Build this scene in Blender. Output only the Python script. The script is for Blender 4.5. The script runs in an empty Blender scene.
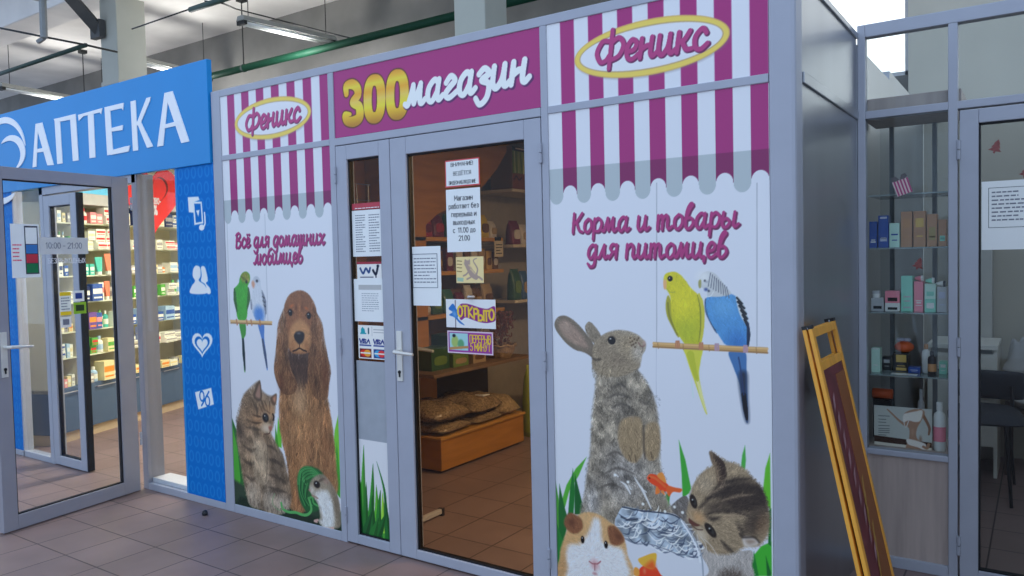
import bpy, math, random
import numpy as np
from mathutils import Vector, Matrix
random.seed(7); rng = np.random.default_rng(7)
SC = bpy.context.scene
COL = SC.collection

# ------------------------------------------------------------------ camera, world, exposure
FPX = 775.89
CAM = np.array([0.8301629, -2.84447415, 1.49457445])
F_ = np.array([-0.56419284, 0.82468298, -0.03980482])
R_ = np.array([0.82563538, 0.56373931, -0.02289558])
U_ = np.array([-0.00355795, 0.04578179, 0.99894513])
cd = bpy.data.cameras.new('camera'); cam = bpy.data.objects.new('camera', cd); COL.objects.link(cam)
cd.sensor_width = 36; cd.lens = FPX / 1024 * 36; cd.clip_start = 0.02; cd.clip_end = 200
cam.matrix_world = Matrix(((R_[0], U_[0], -F_[0], CAM[0]), (R_[1], U_[1], -F_[1], CAM[1]), (R_[2], U_[2], -F_[2], CAM[2]), (0, 0, 0, 1)))
SC.camera = cam
SC.view_settings.view_transform = 'Standard'; SC.view_settings.look = 'None'
SC.view_settings.gamma = 1; SC.view_settings.use_curve_mapping = False
SC.view_settings.exposure = 0.0
W = bpy.data.worlds.new('world'); SC.world = W; W.use_nodes = True
nt_ = W.node_tree; bg = nt_.nodes['Background']; bg.inputs[1].default_value = 1.14
# cool overcast daylight, with the sky behind the shops (towards +y) much brighter
g_ = nt_.nodes.new('ShaderNodeNewGeometry'); sx_ = nt_.nodes.new('ShaderNodeSeparateXYZ'); nt_.links.new(g_.outputs['Incoming'], sx_.inputs[0])
mr_ = nt_.nodes.new('ShaderNodeMapRange'); mr_.inputs['From Min'].default_value = -.45; mr_.inputs['From Max'].default_value = -.85; nt_.links.new(sx_.outputs['Y'], mr_.inputs['Value'])
mx_ = nt_.nodes.new('ShaderNodeMix'); mx_.data_type = 'RGBA'; mx_.inputs[6].default_value = (0.66, 0.86, 1.19, 1); mx_.inputs[7].default_value = (1.75, 1.8, 1.85, 1)
nt_.links.new(mr_.outputs[0], mx_.inputs[0]); nt_.links.new(mx_.outputs[2], bg.inputs[0])

# ------------------------------------------------------------------ colour helpers and materials
def lin(c):
    c = np.asarray(c, float) / 255
    return np.where(c <= .04045, c / 12.92, ((c + .055) / 1.055) ** 2.4)
WREF = lin((202, 210, 233))
def pc(r, g, b, k=.8):            # colour of a thing as it looks in the hall's cool daylight -> its own colour
    return tuple(np.clip(lin((r, g, b)) / WREF * k, 0.003, .92))
def sc_(r, g, b):
    return tuple(lin((r, g, b)))
MATS = {}
def mat(name, col, rough=.5, metal=0., spec=.4, var=.06, scale=14., stretch=(1, 1, 1), bump=0., emit=0., alpha=None):
    if name in MATS: return MATS[name]
    m = bpy.data.materials.new(name); m.use_nodes = True
    nt = m.node_tree; b = nt.nodes['Principled BSDF']
    tc = nt.nodes.new('ShaderNodeTexCoord'); mp = nt.nodes.new('ShaderNodeMapping'); mp.inputs['Scale'].default_value = stretch
    nz = nt.nodes.new('ShaderNodeTexNoise'); nz.inputs['Scale'].default_value = scale; nz.inputs['Detail'].default_value = 4
    nt.links.new(tc.outputs['Object'], mp.inputs[0]); nt.links.new(mp.outputs[0], nz.inputs['Vector'])
    rp = nt.nodes.new('ShaderNodeValToRGB')
    c = np.array(col[:3])
    rp.color_ramp.elements[0].position = .3; rp.color_ramp.elements[1].position = .7
    rp.color_ramp.elements[0].color = (*np.clip(c * (1 - var), 0, 1), 1); rp.color_ramp.elements[1].color = (*np.clip(c * (1 + var), 0, 1), 1)
    nt.links.new(nz.outputs[0], rp.inputs[0]); nt.links.new(rp.outputs[0], b.inputs['Base Color'])
    b.inputs['Roughness'].default_value = rough; b.inputs['Metallic'].default_value = metal
    b.inputs['Specular IOR Level'].default_value = spec
    if bump:
        bp = nt.nodes.new('ShaderNodeBump'); bp.inputs['Strength'].default_value = bump; bp.inputs['Distance'].default_value = .004
        nt.links.new(nz.outputs[0], bp.inputs['Height']); nt.links.new(bp.outputs[0], b.inputs['Normal'])
    if emit:
        nt.links.new(rp.outputs[0], b.inputs['Emission Color']); b.inputs['Emission Strength'].default_value = emit
    MATS[name] = m
    return m
def glass_mat(name, tint=(.93, .95, .95), base=.016, edge=.6):
    m = bpy.data.materials.new(name); m.use_nodes = True; nt = m.node_tree; nt.nodes.clear()
    out = nt.nodes.new('ShaderNodeOutputMaterial'); mx = nt.nodes.new('ShaderNodeMixShader')
    t = nt.nodes.new('ShaderNodeBsdfTransparent'); t.inputs[0].default_value = (*tint, 1)
    g = nt.nodes.new('ShaderNodeBsdfGlossy'); g.inputs['Roughness'].default_value = .015
    lw = nt.nodes.new('ShaderNodeLayerWeight'); lw.inputs[0].default_value = .5
    p = nt.nodes.new('ShaderNodeMath'); p.operation = 'POWER'; p.inputs[1].default_value = 4.0
    q = nt.nodes.new('ShaderNodeMath'); q.operation = 'MULTIPLY_ADD'; q.inputs[1].default_value = edge; q.inputs[2].default_value = base
    nt.links.new(lw.outputs['Facing'], p.inputs[0]); nt.links.new(p.outputs[0], q.inputs[0]); nt.links.new(q.outputs[0], mx.inputs[0])
    nt.links.new(t.outputs[0], mx.inputs[1]); nt.links.new(g.outputs[0], mx.inputs[2]); nt.links.new(mx.outputs[0], out.inputs[0])
    MATS[name] = m
    return m
def print_mat(name, rough=.3, spec=.4):
    m = bpy.data.materials.new(name); m.use_nodes = True; nt = m.node_tree; b = nt.nodes['Principled BSDF']
    a = nt.nodes.new('ShaderNodeVertexColor'); a.layer_name = 'print'
    nt.links.new(a.outputs[0], b.inputs['Base Color'])
    b.inputs['Roughness'].default_value = rough; b.inputs['Specular IOR Level'].default_value = spec
    MATS[name] = m
    return m
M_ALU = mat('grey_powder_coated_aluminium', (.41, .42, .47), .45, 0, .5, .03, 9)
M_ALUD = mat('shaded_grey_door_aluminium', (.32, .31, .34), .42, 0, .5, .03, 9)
M_RUB = mat('black_rubber_gasket', (.012, .012, .014), .5, 0, .3)
M_STEEL = mat('satin_steel', (.55, .56, .6), .28, 1., .5, .04, 30)
M_GLASS = glass_mat('clear_shop_glass')
M_GLASSD = glass_mat('pet_shop_door_glass', (.84, .78, .70), .016, .5)
M_GLASSP = glass_mat('pharmacy_glass', (.95, .96, .96), .014, .5)
M_PAPER = mat('white_paper', pc(212, 218, 236, .85), .7, 0, .2, .02, 6)
M_INK = mat('dark_print_ink', (.03, .03, .035), .6, 0, .2)
M_INKG = mat('grey_print_ink', (.22, .23, .26), .6, 0, .2)
M_WHITE = mat('white_plastic', (.78, .79, .82), .4, 0, .4, .02)
M_BLACK = mat('black_plastic', (.015, .015, .017), .4, 0, .4)
M_PRINT = print_mat('glossy_vinyl_print', .26, .45)
M_PRINTM = print_mat('matt_card_print', .55, .12)

# ------------------------------------------------------------------ mesh builder and scene bookkeeping
class MB:
    def __init__(s): s.v = []; s.f = []; s.m = []
    def add(s, vs, fs, mi=0):
        o = len(s.v); s.v += [tuple(map(float, q)) for q in vs]
        s.f += [tuple(i + o for i in f) for f in fs]; s.m += [mi] * len(fs)
        return s
    def box(s, x0, x1, y0, y1, z0, z1, mi=0, fr=None):
        vs = [(x, y, z) for z in (z0, z1) for y in (y0, y1) for x in (x0, x1)]
        if fr: vs = [fr.p(a, c, b) for a, b, c in vs]
        return s.add(vs, [(0, 2, 3, 1), (4, 5, 7, 6), (0, 1, 5, 4), (1, 3, 7, 5), (3, 2, 6, 7), (2, 0, 4, 6)], mi)
    def tube(s, pts, r, n=8, mi=0, cap=True):
        pts = [np.array(p, float) for p in pts]; rs = r if hasattr(r, '__len__') else [r] * len(pts)
        ring = []; prev = None
        for i, p in enumerate(pts):
            d = pts[min(i + 1, len(pts) - 1)] - pts[max(i - 1, 0)]; d = d / (np.linalg.norm(d) + 1e-9)
            if prev is None:
                h = np.array([0, 0, 1.]) if abs(d[2]) < .9 else np.array([1., 0, 0])
                a = np.cross(d, h)
            else: a = prev - d * (prev @ d)
            a /= np.linalg.norm(a) + 1e-9; prev = a; b = np.cross(d, a)
            ring.append([p + rs[i] * (a * math.cos(2 * math.pi * k / n) + b * math.sin(2 * math.pi * k / n)) for k in range(n)])
        vs = [q for rg in ring for q in rg]; fs = []
        for i in range(len(pts) - 1):
            for k in range(n):
                fs.append((i * n + k, i * n + (k + 1) % n, (i + 1) * n + (k + 1) % n, (i + 1) * n + k))
        if cap: fs += [tuple(range(n))[::-1], tuple(range((len(pts) - 1) * n, len(pts) * n))]
        return s.add(vs, fs, mi)
    def lathe(s, prof, c, n=20, mi=0):
        return s.tube([(c[0], c[1], c[2] + z) for r, z in prof], [max(r, 1e-4) for r, z in prof], n, mi)
    def prism(s, pts, fa, fb, mi=0):
        n = len(pts)
        vs = [fa(*p) for p in pts] + [fb(*p) for p in pts]
        return s.add(vs, [tuple(range(n)), tuple(range(n, 2 * n))[::-1]] + [(i, (i + n), (i + 1) % n + n, (i + 1) % n) for i in range(n)], mi)
    def sphere(s, c, r, n=12, m=8, mi=0, fn=None):
        rx, ry, rz = r if hasattr(r, '__len__') else (r, r, r)
        vs = []; fs = []
        for j in range(m + 1):
            t = math.pi * j / m
            for i in range(n):
                p = 2 * math.pi * i / n
                d = (math.sin(t) * math.cos(p), math.sin(t) * math.sin(p), math.cos(t))
                if fn: d = fn(d)
                vs.append((c[0] + rx * d[0], c[1] + ry * d[1], c[2] + rz * d[2]))
        for j in range(m):
            for i in range(n): fs.append((j * n + i, (j + 1) * n + i, (j + 1) * n + (i + 1) % n, j * n + (i + 1) % n))
        return s.add(vs, fs, mi)
    def build(s, name, mats, parent=None, bevel=0., smooth=False, origin=None):
        me = bpy.data.meshes.new(name)
        V = np.array(s.v)
        if parent is not None: o = wloc(parent)
        elif origin is not None: o = np.array(origin, float)
        else: o = np.array([(V[:, 0].min() + V[:, 0].max()) / 2, (V[:, 1].min() + V[:, 1].max()) / 2, V[:, 2].min()])
        me.from_pydata([tuple(q) for q in V - o], [], s.f)
        if not isinstance(mats, (list, tuple)): mats = [mats]
        for m in mats: me.materials.append(m)
        if len(mats) > 1: me.polygons.foreach_set('material_index', s.m)
        fix(me)
        if smooth: me.polygons.foreach_set('use_smooth', [True] * len(me.polygons))
        ob = bpy.data.objects.new(name, me); COL.objects.link(ob)
        if parent is not None: ob.parent = parent
        else: ob.location = o
        if bevel:
            bv = ob.modifiers.new('bevel', 'BEVEL'); bv.width = bevel; bv.segments = 2; bv.limit_method = 'ANGLE'
        return ob
def fix(me):
    import bmesh
    bm = bmesh.new(); bm.from_mesh(me); bmesh.ops.recalc_face_normals(bm, faces=bm.faces); bm.to_mesh(me); bm.free()
def wloc(o):
    l = np.array([0., 0, 0])
    while o is not None: l = l + np.array(o.location); o = o.parent
    return l
def tag(o, label=None, cat=None, group=None, kind=None):
    if label: o['label'] = label
    if cat: o['category'] = cat
    if group: o['group'] = group
    if kind: o['kind'] = kind
    return o
def thing(name, label, cat, loc, group=None):
    o = bpy.data.objects.new(name, None); o.empty_display_size = .05; COL.objects.link(o); o.location = loc
    return tag(o, label, cat, group)
def struct(name, mb, m, label, cat, parent=None, bevel=0.):
    return tag(mb.build(name, m, parent, bevel), label, cat, kind='structure')
def sroot(name, loc, label, cat):
    return tag(thing(name, label, cat, loc), kind='structure')
class Frame:                       # a plane: a to the right, b up, off along the normal towards the viewer
    def __init__(s, o, ex, n): s.o = np.array(o, float); s.ex = np.array(ex, float); s.n = np.array(n, float); s.ez = np.array([0, 0, 1.])
    def p(s, a, b, off=0.): return tuple(s.o + s.ex * a + s.ez * b + s.n * off)
    def at(s, u, v):
        d = F_ + R_ * (u - 512) / FPX - U_ * (v - 288) / FPX
        q = CAM + d * (s.n @ (s.o - CAM) / (s.n @ d)) - s.o
        return float(q @ s.ex), float(q[2])
    def shift(s, off): return Frame(s.o + s.n * off, s.ex, s.n)
FAC = Frame((0, 0, 0), (1, 0, 0), (0, -1, 0))
_t = np.array([.14062745, -.99006258, 0]); _n = np.array([.99006258, .14062745, 0])
DOORF = Frame((-4.104, -.047, 0), -_t, _n)          # the open pharmacy door: a runs from -0.88 (tip) to 0 (hinge)
SHF = Frame((-6.09, .62, 0), (-.36620953, .93053242, 0), (.93053242, .36620953, 0))  # front of the pharmacy shelves
LWF = Frame((-2.85, 0, 0), (0, 1, 0), (1, 0, 0))     # the pet shop's shelf front along its left wall
SALF = Frame((0, 1.104, 0), (1, 0, 0), (0, -1, 0))   # salon front
def _ring(cx, cy, rx, ry, t0=0, t1=360, n=14): return [(cx + rx * math.cos(math.radians(t0 + (t1 - t0) * k / n)), cy + ry * math.sin(math.radians(t0 + (t1 - t0) * k / n))) for k in range(n + 1)]
_P = [(0, .5), (.3, .5)] + _ring(.3, .75, .22, .25, -90, 90, 8)[1:] + [(0, 1)]
_B = [(0, .52), (.3, .52)] + _ring(.3, .26, .24, .26, 90, -90, 8)[1:] + [(0, 0)]
SAN = {'А': (.62, [[(0, 0), (.31, 1), (.62, 0)], [(.12, .36), (.5, .36)]]), 'Б': (.55, [[(.5, 1), (0, 1), (0, 0)], _B]), 'В': (.55, [[(0, 0), (0, 1)], [(0, 1), (.28, 1)] + _ring(.28, .77, .2, .23, 90, -90, 8) + [(0, .53)], _B]),
 'Г': (.48, [[(0, 0), (0, 1), (.48, 1)]]), 'Д': (.66, [[(0, -.16), (0, 0), (.66, 0), (.66, -.16)], [(.1, 0), (.2, 1), (.54, 1), (.54, 0)]]), 'Е': (.48, [[(.48, 1), (0, 1), (0, 0), (.48, 0)], [(0, .52), (.42, .52)]]),
 'З': (.5, [_ring(.24, .76, .24, .24, 150, -90, 10) + _ring(.24, .26, .26, .26, 90, -150, 10)]), 'И': (.58, [[(0, 1), (0, 0), (.58, 1), (.58, 0)]]), 'К': (.55, [[(0, 0), (0, 1)], [(.52, 1), (.02, .5), (.55, 0)]]), 'Л': (.58, [[(0, 0), (.12, .1), (.2, 1), (.56, 1), (.56, 0)]]),
 'М': (.7, [[(0, 0), (0, 1), (.35, .3), (.7, 1), (.7, 0)]]), 'Н': (.58, [[(0, 0), (0, 1)], [(.58, 0), (.58, 1)], [(0, .52), (.58, .52)]]), 'О': (.64, [_ring(.32, .5, .32, .5, 0, 360, 18)]), 'П': (.56, [[(0, 0), (0, 1), (.56, 1), (.56, 0)]]), 'Р': (.52, [[(0, 0), (0, 1)], _P]),
 'С': (.58, [_ring(.34, .5, .34, .5, 45, 315, 14)]), 'Т': (.56, [[(0, 1), (.56, 1)], [(.28, 1), (.28, 0)]]), 'У': (.56, [[(0, 1), (.3, .35)], [(.56, 1), (.24, .1), (.06, 0)]]), 'Х': (.56, [[(0, 0), (.56, 1)], [(0, 1), (.56, 0)]]), 'Ы': (.74, [[(0, 1), (0, 0)], _B, [(.74, 0), (.74, 1)]]),
 'Ю': (.84, [[(0, 0), (0, 1)], [(0, .5), (.26, .5)], _ring(.55, .5, .29, .5, 0, 360, 16)]), 'Я': (.54, [[(.54, 0), (.54, 1)], [(.54, 1), (.24, 1)] + _ring(.24, .74, .22, .26, 90, 270, 8) + [(.54, .48)], [(.28, .48), (0, 0)]]),
 '0': (.52, [_ring(.26, .5, .26, .5, 0, 360, 16)]), '1': (.3, [[(0, .78), (.2, 1), (.2, 0)]]), '2': (.52, [_ring(.26, .74, .26, .26, 170, -30, 8) + [(0, 0), (.52, 0)]]), '5': (.5, [[(.46, 1), (.06, 1), (.02, .55)] + _ring(.22, .32, .28, .32, 120, -150, 10)]),
 ':': (.1, [[(.05, .02), (.05, .12)], [(.05, .58), (.05, .68)]]), '.': (.1, [[(.05, 0), (.05, .1)]]), '-': (.36, [[(0, .42), (.36, .42)]]), '!': (.1, [[(.05, 1), (.05, .3)], [(.05, .02), (.05, .12)]]), '%': (.8, [[(.15, 0), (.65, 1)], _ring(.16, .78, .16, .22, 0, 360, 12), _ring(.64, .22, .16, .22, 0, 360, 12)]),
 'а': (.46, [_ring(.22, .52, .2, .18, 160, 0, 6) + [(.42, 0)], _ring(.2, .2, .2, .2, 90, 330, 10), [(.2, .4), (.42, .4)]]), 'б': (.5, [_ring(.25, .33, .25, .33, 0, 360, 14), [(0, .35), (.06, .8), (.42, 1)]]), 'е': (.5, [[(.02, .36), (.48, .36)] + _ring(.25, .35, .24, .35, 0, 310, 14)]),
 'о': (.5, [_ring(.25, .35, .25, .35, 0, 360, 14)]), 'р': (.48, [[(0, .7), (0, -.28)], _ring(.24, .35, .24, .35, 160, -160, 12)]), 'с': (.46, [_ring(.26, .35, .26, .35, 45, 315, 12)])}
SAN['Ё'] = (.48, SAN['Е'][1] + [[(.12, 1.18), (.12, 1.26)], [(.36, 1.18), (.36, 1.26)]])
for l_, u_ in zip('вгдзиклмнптхыяу', 'ВГДЗИКЛМНПТХЫЯУ'): SAN[l_] = (SAN[u_][0] * .82, [[(x * .82, y * .7) for x, y in q] for q in SAN[u_][1]])
def text(body, fr, a, b, size, m, parent, name='lettering', off=.0012, sx=.72, wt=.11):
    """plain lettering centred on (a, b): each pen stroke a thin flat bar on the face of the sheet"""
    adv = [(.34 if c == ' ' else SAN[c][0] + .2) for c in body]; x = -(sum(adv) - .2) / 2; mb = MB(); w = size * wt / 2; lay = 0
    for c, d in zip(body, adv):
        for st in (SAN[c][1] if c != ' ' else []):
            P = [np.array((a + (x + px) * size * sx, b + (py - .5) * size)) for px, py in st]
            for p, q in zip(P, P[1:]):
                t = (q - p) / (np.linalg.norm(q - p) + 1e-9); n = np.array((-t[1], t[0])) * w; e = t * w * .7
                lay += 1; mb.add([fr.p(*v, o) for o in (off + lay * 1e-6, off + .0003 + (lay % 24) * 5e-5) for v in (p - e - n, q + e - n, q + e + n, p - e + n)], [(4, 5, 6, 7), (3, 2, 1, 0), (0, 1, 5, 4), (1, 2, 6, 5), (2, 3, 7, 6), (3, 0, 4, 7)])
        x += d
    return mb.build(name, m, parent)
def sheet(name, fr, a0, a1, b0, b1, m, label, cat, th=.0012, off=0., group=None, curl=0.):
    """a flat sheet of paper or card as a thing of its own"""
    root = thing(name, label, cat, fr.p((a0 + a1) / 2, b0, off), group)
    mb = MB(); N = 8
    vs = []; fs = []
    for k, t in enumerate((0., th)):
        for j in range(N + 1):
            for i in range(N + 1):
                x, y = i / N, j / N
                c = curl * (max(0, x - .5) * max(0, .35 - y)) * 6
                vs.append(fr.p(a0 + (a1 - a0) * x, b0 + (b1 - b0) * y + c * .1, off + t + c))
    n1 = (N + 1) ** 2
    for j in range(N):
        for i in range(N):
            q = (j * (N + 1) + i, j * (N + 1) + i + 1, (j + 1) * (N + 1) + i + 1, (j + 1) * (N + 1) + i)
            fs += [tuple(x + n1 for x in q), q[::-1]]
    edge = [i for i in range(N + 1)] + [j * (N + 1) + N for j in range(1, N + 1)] + [N * (N + 1) + i for i in range(N - 1, -1, -1)] + [j * (N + 1) for j in range(N - 1, 0, -1)]
    for k in range(len(edge)): e, g = edge[k], edge[(k + 1) % len(edge)]; fs.append((e, g, g + n1, e + n1))
    mb.add(vs, fs); mb.build('sheet', m, root)
    return root
def rules(fr, a0, a1, b0, b1, n, m, parent, off, name='printed_text', h=.35, seed=0):
    """rows of small print too fine to read"""
    r = random.Random(seed); mb = MB(); st = (b1 - b0) / n
    for k in range(n):
        y = b1 - st * (k + .5); x = a0; end = a1 - (a1 - a0) * r.choice((0, 0, .05, .3))
        while x < end:
            w = r.uniform(.012, .03) * (a1 - a0) / .17; mb.box(x, min(x + w, end), off, off + .0004, y - st * h / 2, y + st * h / 2, 0, fr); x += w * 1.25
    return mb.build(name, m, parent)
# ------------------------------------------------------------------ painter for printed artwork (vertex colours on a fine grid of the real panel)
def cat_rom(P, closed=True, sub=6):
    P = [np.array(p, float) for p in P]; n = len(P); out = []
    rg = range(n) if closed else range(n - 1)
    for i in rg:
        g = (lambda k: P[k % n]) if closed else (lambda k: P[min(max(k, 0), n - 1)])
        p0, p1, p2, p3 = g(i - 1), g(i), g(i + 1), g(i + 2)
        for t in np.arange(sub) / sub:
            out.append(.5 * ((2 * p1) + (-p0 + p2) * t + (2 * p0 - 5 * p1 + 4 * p2 - p3) * t * t + (-p0 + 3 * p1 - 3 * p2 + p3) * t ** 3))
    if not closed: out.append(P[-1])
    return np.array(out)
class Art:
    def __init__(s, fr, a0, a1, b0, b1, step, bgc, white=(202, 210, 233)):
        s.fr = fr; s.a0, s.a1, s.b0, s.b1 = a0, a1, b0, b1
        s.nx = int(round((a1 - a0) / step)) + 1; s.nz = int(round((b1 - b0) / step)) + 1
        s.A = np.linspace(a0, a1, s.nx); s.B = np.linspace(b0, b1, s.nz); s.st = step
        s.img = np.ones((s.nz, s.nx, 3)) * np.array(bgc, float); s.white = white; s.mask = None
    def T(s, x0=0, y0=0, k=1.): return lambda *pts: [s.fr.at(x0 + p[0] / k, y0 + p[1] / k) for p in pts]
    def win(s, lo, hi):
        i0 = int(np.clip((lo[0] - s.a0) / s.st - 1, 0, s.nx)); i1 = int(np.clip((hi[0] - s.a0) / s.st + 3, 0, s.nx))
        j0 = int(np.clip((lo[1] - s.b0) / s.st - 1, 0, s.nz)); j1 = int(np.clip((hi[1] - s.b0) / s.st + 3, 0, s.nz))
        if i1 <= i0 or j1 <= j0: return None
        X, Z = np.meshgrid(s.A[i0:i1], s.B[j0:j1]); return slice(j0, j1), slice(i0, i1), X, Z
    def sd(s, P, X, Z):
        ins = np.zeros(X.shape, bool); d2 = np.full(X.shape, 1e9); n = len(P)
        for i in range(n):
            (x1, y1), (x2, y2) = P[i], P[(i + 1) % n]
            if y1 != y2:
                c = ((y1 > Z) != (y2 > Z)) & (X < (x2 - x1) * (Z - y1) / (y2 - y1) + x1); ins ^= c
            dx, dy = x2 - x1, y2 - y1; L = dx * dx + dy * dy + 1e-12
            t = np.clip(((X - x1) * dx + (Z - y1) * dy) / L, 0, 1)
            d2 = np.minimum(d2, (X - x1 - t * dx) ** 2 + (Z - y1 - t * dy) ** 2)
        d = np.sqrt(d2); return np.where(ins, d, -d)
    def blend(s, w, al, col):
        j, i = w[0], w[1]; c = np.array(col, float)
        if s.mask is not None: al = al * s.mask[j, i]
        s.img[j, i] = s.img[j, i] * (1 - al[..., None]) + c * al[..., None]
    def poly(s, P, col, soft=.8, smooth=True, a=1.):
        P = cat_rom(P) if smooth else np.array(P, float); sf = soft * s.st
        w = s.win(P.min(0) - sf * 2, P.max(0) + sf * 2)
        if w is None: return P
        al = np.clip(s.sd(P, w[2], w[3]) / sf * .5 + .5, 0, 1) * a
        s.blend(w, al, col); return P
    def clip(s, *Ps):
        """keep further shading inside these silhouettes (none: everywhere)"""
        if not Ps: s.mask = None; return
        s.mask = np.zeros((s.nz, s.nx))
        for P in Ps:
            P = cat_rom(P); w = s.win(P.min(0), P.max(0))
            if w: s.mask[w[0], w[1]] = np.maximum(s.mask[w[0], w[1]], np.clip(s.sd(P, w[2], w[3]) / s.st * .6 + .5, 0, 1))
    def blob(s, c, rx, rz, col, ang=0., a=1., hard=.0):
        r = max(rx, rz); w = s.win((c[0] - r, c[1] - r), (c[0] + r, c[1] + r))
        if w is None: return
        dx, dz = w[2] - c[0], w[3] - c[1]; t = math.radians(ang)
        q = np.hypot((dx * math.cos(t) + dz * math.sin(t)) / rx, (-dx * math.sin(t) + dz * math.cos(t)) / rz)
        al = np.clip((1 - q) / max(1 - hard, s.st / min(rx, rz)), 0, 1); al = al * al * (3 - 2 * al)
        s.blend(w, al * a, col)
    def line(s, P, wd, col, a=1., smooth=True, soft=.8, colfn=None):
        P = cat_rom(P, False) if smooth and len(P) > 2 else np.array(P, float)
        ws = np.interp(np.linspace(0, 1, len(P)), np.linspace(0, 1, len(wd)), wd) if hasattr(wd, '__len__') else np.full(len(P), wd)
        m = ws.max() / 2 + s.st * 2; w = s.win(P.min(0) - m, P.max(0) + m)
        if w is None: return
        best = np.full(w[2].shape, -1e9)
        for k in range(len(P) - 1):
            dx, dy = P[k + 1] - P[k]; L = dx * dx + dy * dy + 1e-12
            t = np.clip(((w[2] - P[k][0]) * dx + (w[3] - P[k][1]) * dy) / L, 0, 1)
            d = np.hypot(w[2] - P[k][0] - t * dx, w[3] - P[k][1] - t * dy)
            best = np.maximum(best, (ws[k] * (1 - t) + ws[k + 1] * t) / 2 - d)
        al = np.clip(best / (soft * s.st) + .5, 0, 1) * a
        if colfn is not None:
            s.img[w[0], w[1]] = s.img[w[0], w[1]] * (1 - al[..., None]) + colfn(w[2], w[3]) * al[..., None]
        else: s.blend(w, al, col)
    def mottle(s, P, sc, amp, smooth=True, sx=1.):
        P = cat_rom(P) if smooth else np.array(P, float); w = s.win(P.min(0), P.max(0))
        if w is None: return
        al = np.clip(s.sd(P, w[2], w[3]) / s.st, 0, 1)
        tot = 0
        for o, g in ((1, 1.), (.5, .6)):
            gx = (w[2] - s.a0) / (sc * o * sx); gz = (w[3] - s.b0) / (sc * o); t = rng.normal(size=(int(gz.max()) + 3, int(gx.max()) + 3))
            ix, iz = gx.astype(int), gz.astype(int); fx, fz = gx - ix, gz - iz; fx = fx * fx * (3 - 2 * fx); fz = fz * fz * (3 - 2 * fz)
            tot = tot + g * ((t[iz, ix] * (1 - fx) + t[iz, ix + 1] * fx) * (1 - fz) + (t[iz + 1, ix] * (1 - fx) + t[iz + 1, ix + 1] * fx) * fz)
        s.img[w[0], w[1]] *= (1 + amp * tot * al)[..., None]
    def fur(s, P, n, L, ang=-90., jit=25., var=.25, a=.55, smooth=True, tint=None, over=.16):
        P = cat_rom(P) if smooth else np.array(P, float); w = s.win(P.min(0), P.max(0))
        if w is None: return
        jj, ii = np.nonzero(s.sd(P, w[2], w[3]) > 0)
        if len(jj) == 0: return
        k = rng.integers(0, len(jj), n); j = jj[k] + w[0].start; i = ii[k] + w[1].start
        base = s.img[j, i] * (1 + rng.normal(0, var, (n, 1)))
        if tint is not None: base = base * .75 + np.array(tint) * .25
        an = np.array([ang(s.A[x], s.B[y]) for x, y in zip(i, j)]) if callable(ang) else np.full(n, ang)
        an = np.radians(an + rng.normal(0, jit, n)); bend = rng.normal(0, .5, n)
        x = s.A[i].copy(); z = s.B[j].copy(); K = max(3, int(L / s.st)); Ls = L * rng.uniform(.5, 1.2, n)
        w2 = s.win(P.min(0) - L, P.max(0) + L); ok = np.zeros((s.nz, s.nx)); ok[w2[0], w2[1]] = np.clip((s.sd(P, w2[2], w2[3]) + L * over) / s.st, 0, 1)
        for q in range(K):
            aa = a * (1 - .6 * q / K)
            xi = np.clip(np.round((x - s.a0) / s.st).astype(int), 0, s.nx - 1); zi = np.clip(np.round((z - s.b0) / s.st).astype(int), 0, s.nz - 1)
            al = (aa * ok[zi, xi])[:, None]; s.img[zi, xi] = s.img[zi, xi] * (1 - al) + base * al
            x += np.cos(an) * Ls / K; z += np.sin(an) * Ls / K; an = an + bend / K
    def build(s, name, m, parent=None, th=.004, back=None):
        """front face is the fine grid; a plain slab behind gives the panel its thickness"""
        nx, nz = s.nx, s.nz; o = wloc(parent) if parent is not None else np.array(s.fr.p((s.a0 + s.a1) / 2, s.b0))
        X, Z = np.meshgrid(s.A, s.B)
        co = (s.fr.o + X[..., None] * s.fr.ex + Z[..., None] * s.fr.ez - o).reshape(-1, 3)
        bk = np.array([s.fr.p(a, b, -th) for a, b in ((s.a0, s.b0), (s.a1, s.b0), (s.a1, s.b1), (s.a0, s.b1))]) - o
        i, j = np.meshgrid(np.arange(nx - 1), np.arange(nz - 1)); q = (j * nx + i).ravel()
        quads = np.stack([q, q + 1, q + 1 + nx, q + nx], 1); N = nx * nz
        c = [0, nx - 1, N - 1, N - nx]
        ext = np.array([[N, N + 3, N + 2, N + 1], [c[0], N, N + 1, c[1]], [c[1], N + 1, N + 2, c[2]], [c[2], N + 2, N + 3, c[3]], [c[3], N + 3, N, c[0]]])
        quads = np.concatenate([quads, ext]); nf = len(quads)
        me = bpy.data.meshes.new(name); me.vertices.add(N + 4); me.vertices.foreach_set('co', np.concatenate([co, bk]).astype(np.float32).ravel())
        me.loops.add(nf * 4); me.loops.foreach_set('vertex_index', quads.astype(np.int32).ravel())
        me.polygons.add(nf); me.polygons.foreach_set('loop_start', (np.arange(nf) * 4).astype(np.int32)); me.update(calc_edges=True)
        C = np.clip(s.img, 0, 255); C = np.clip(lin(C) / lin(s.white) * .82, 0, .95).reshape(-1, 3)
        C = np.concatenate([C, np.full((4, 3), .5)]); C = np.concatenate([C, np.ones((len(C), 1))], 1)
        at = me.color_attributes.new('print', 'FLOAT_COLOR', 'POINT'); at.data.foreach_set('color', C.astype(np.float32).ravel())
        me.materials.append(m); me.validate()
        ob = bpy.data.objects.new(name, me); COL.objects.link(ob)
        if parent is not None: ob.parent = parent
        else: ob.location = o
        return ob
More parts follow.
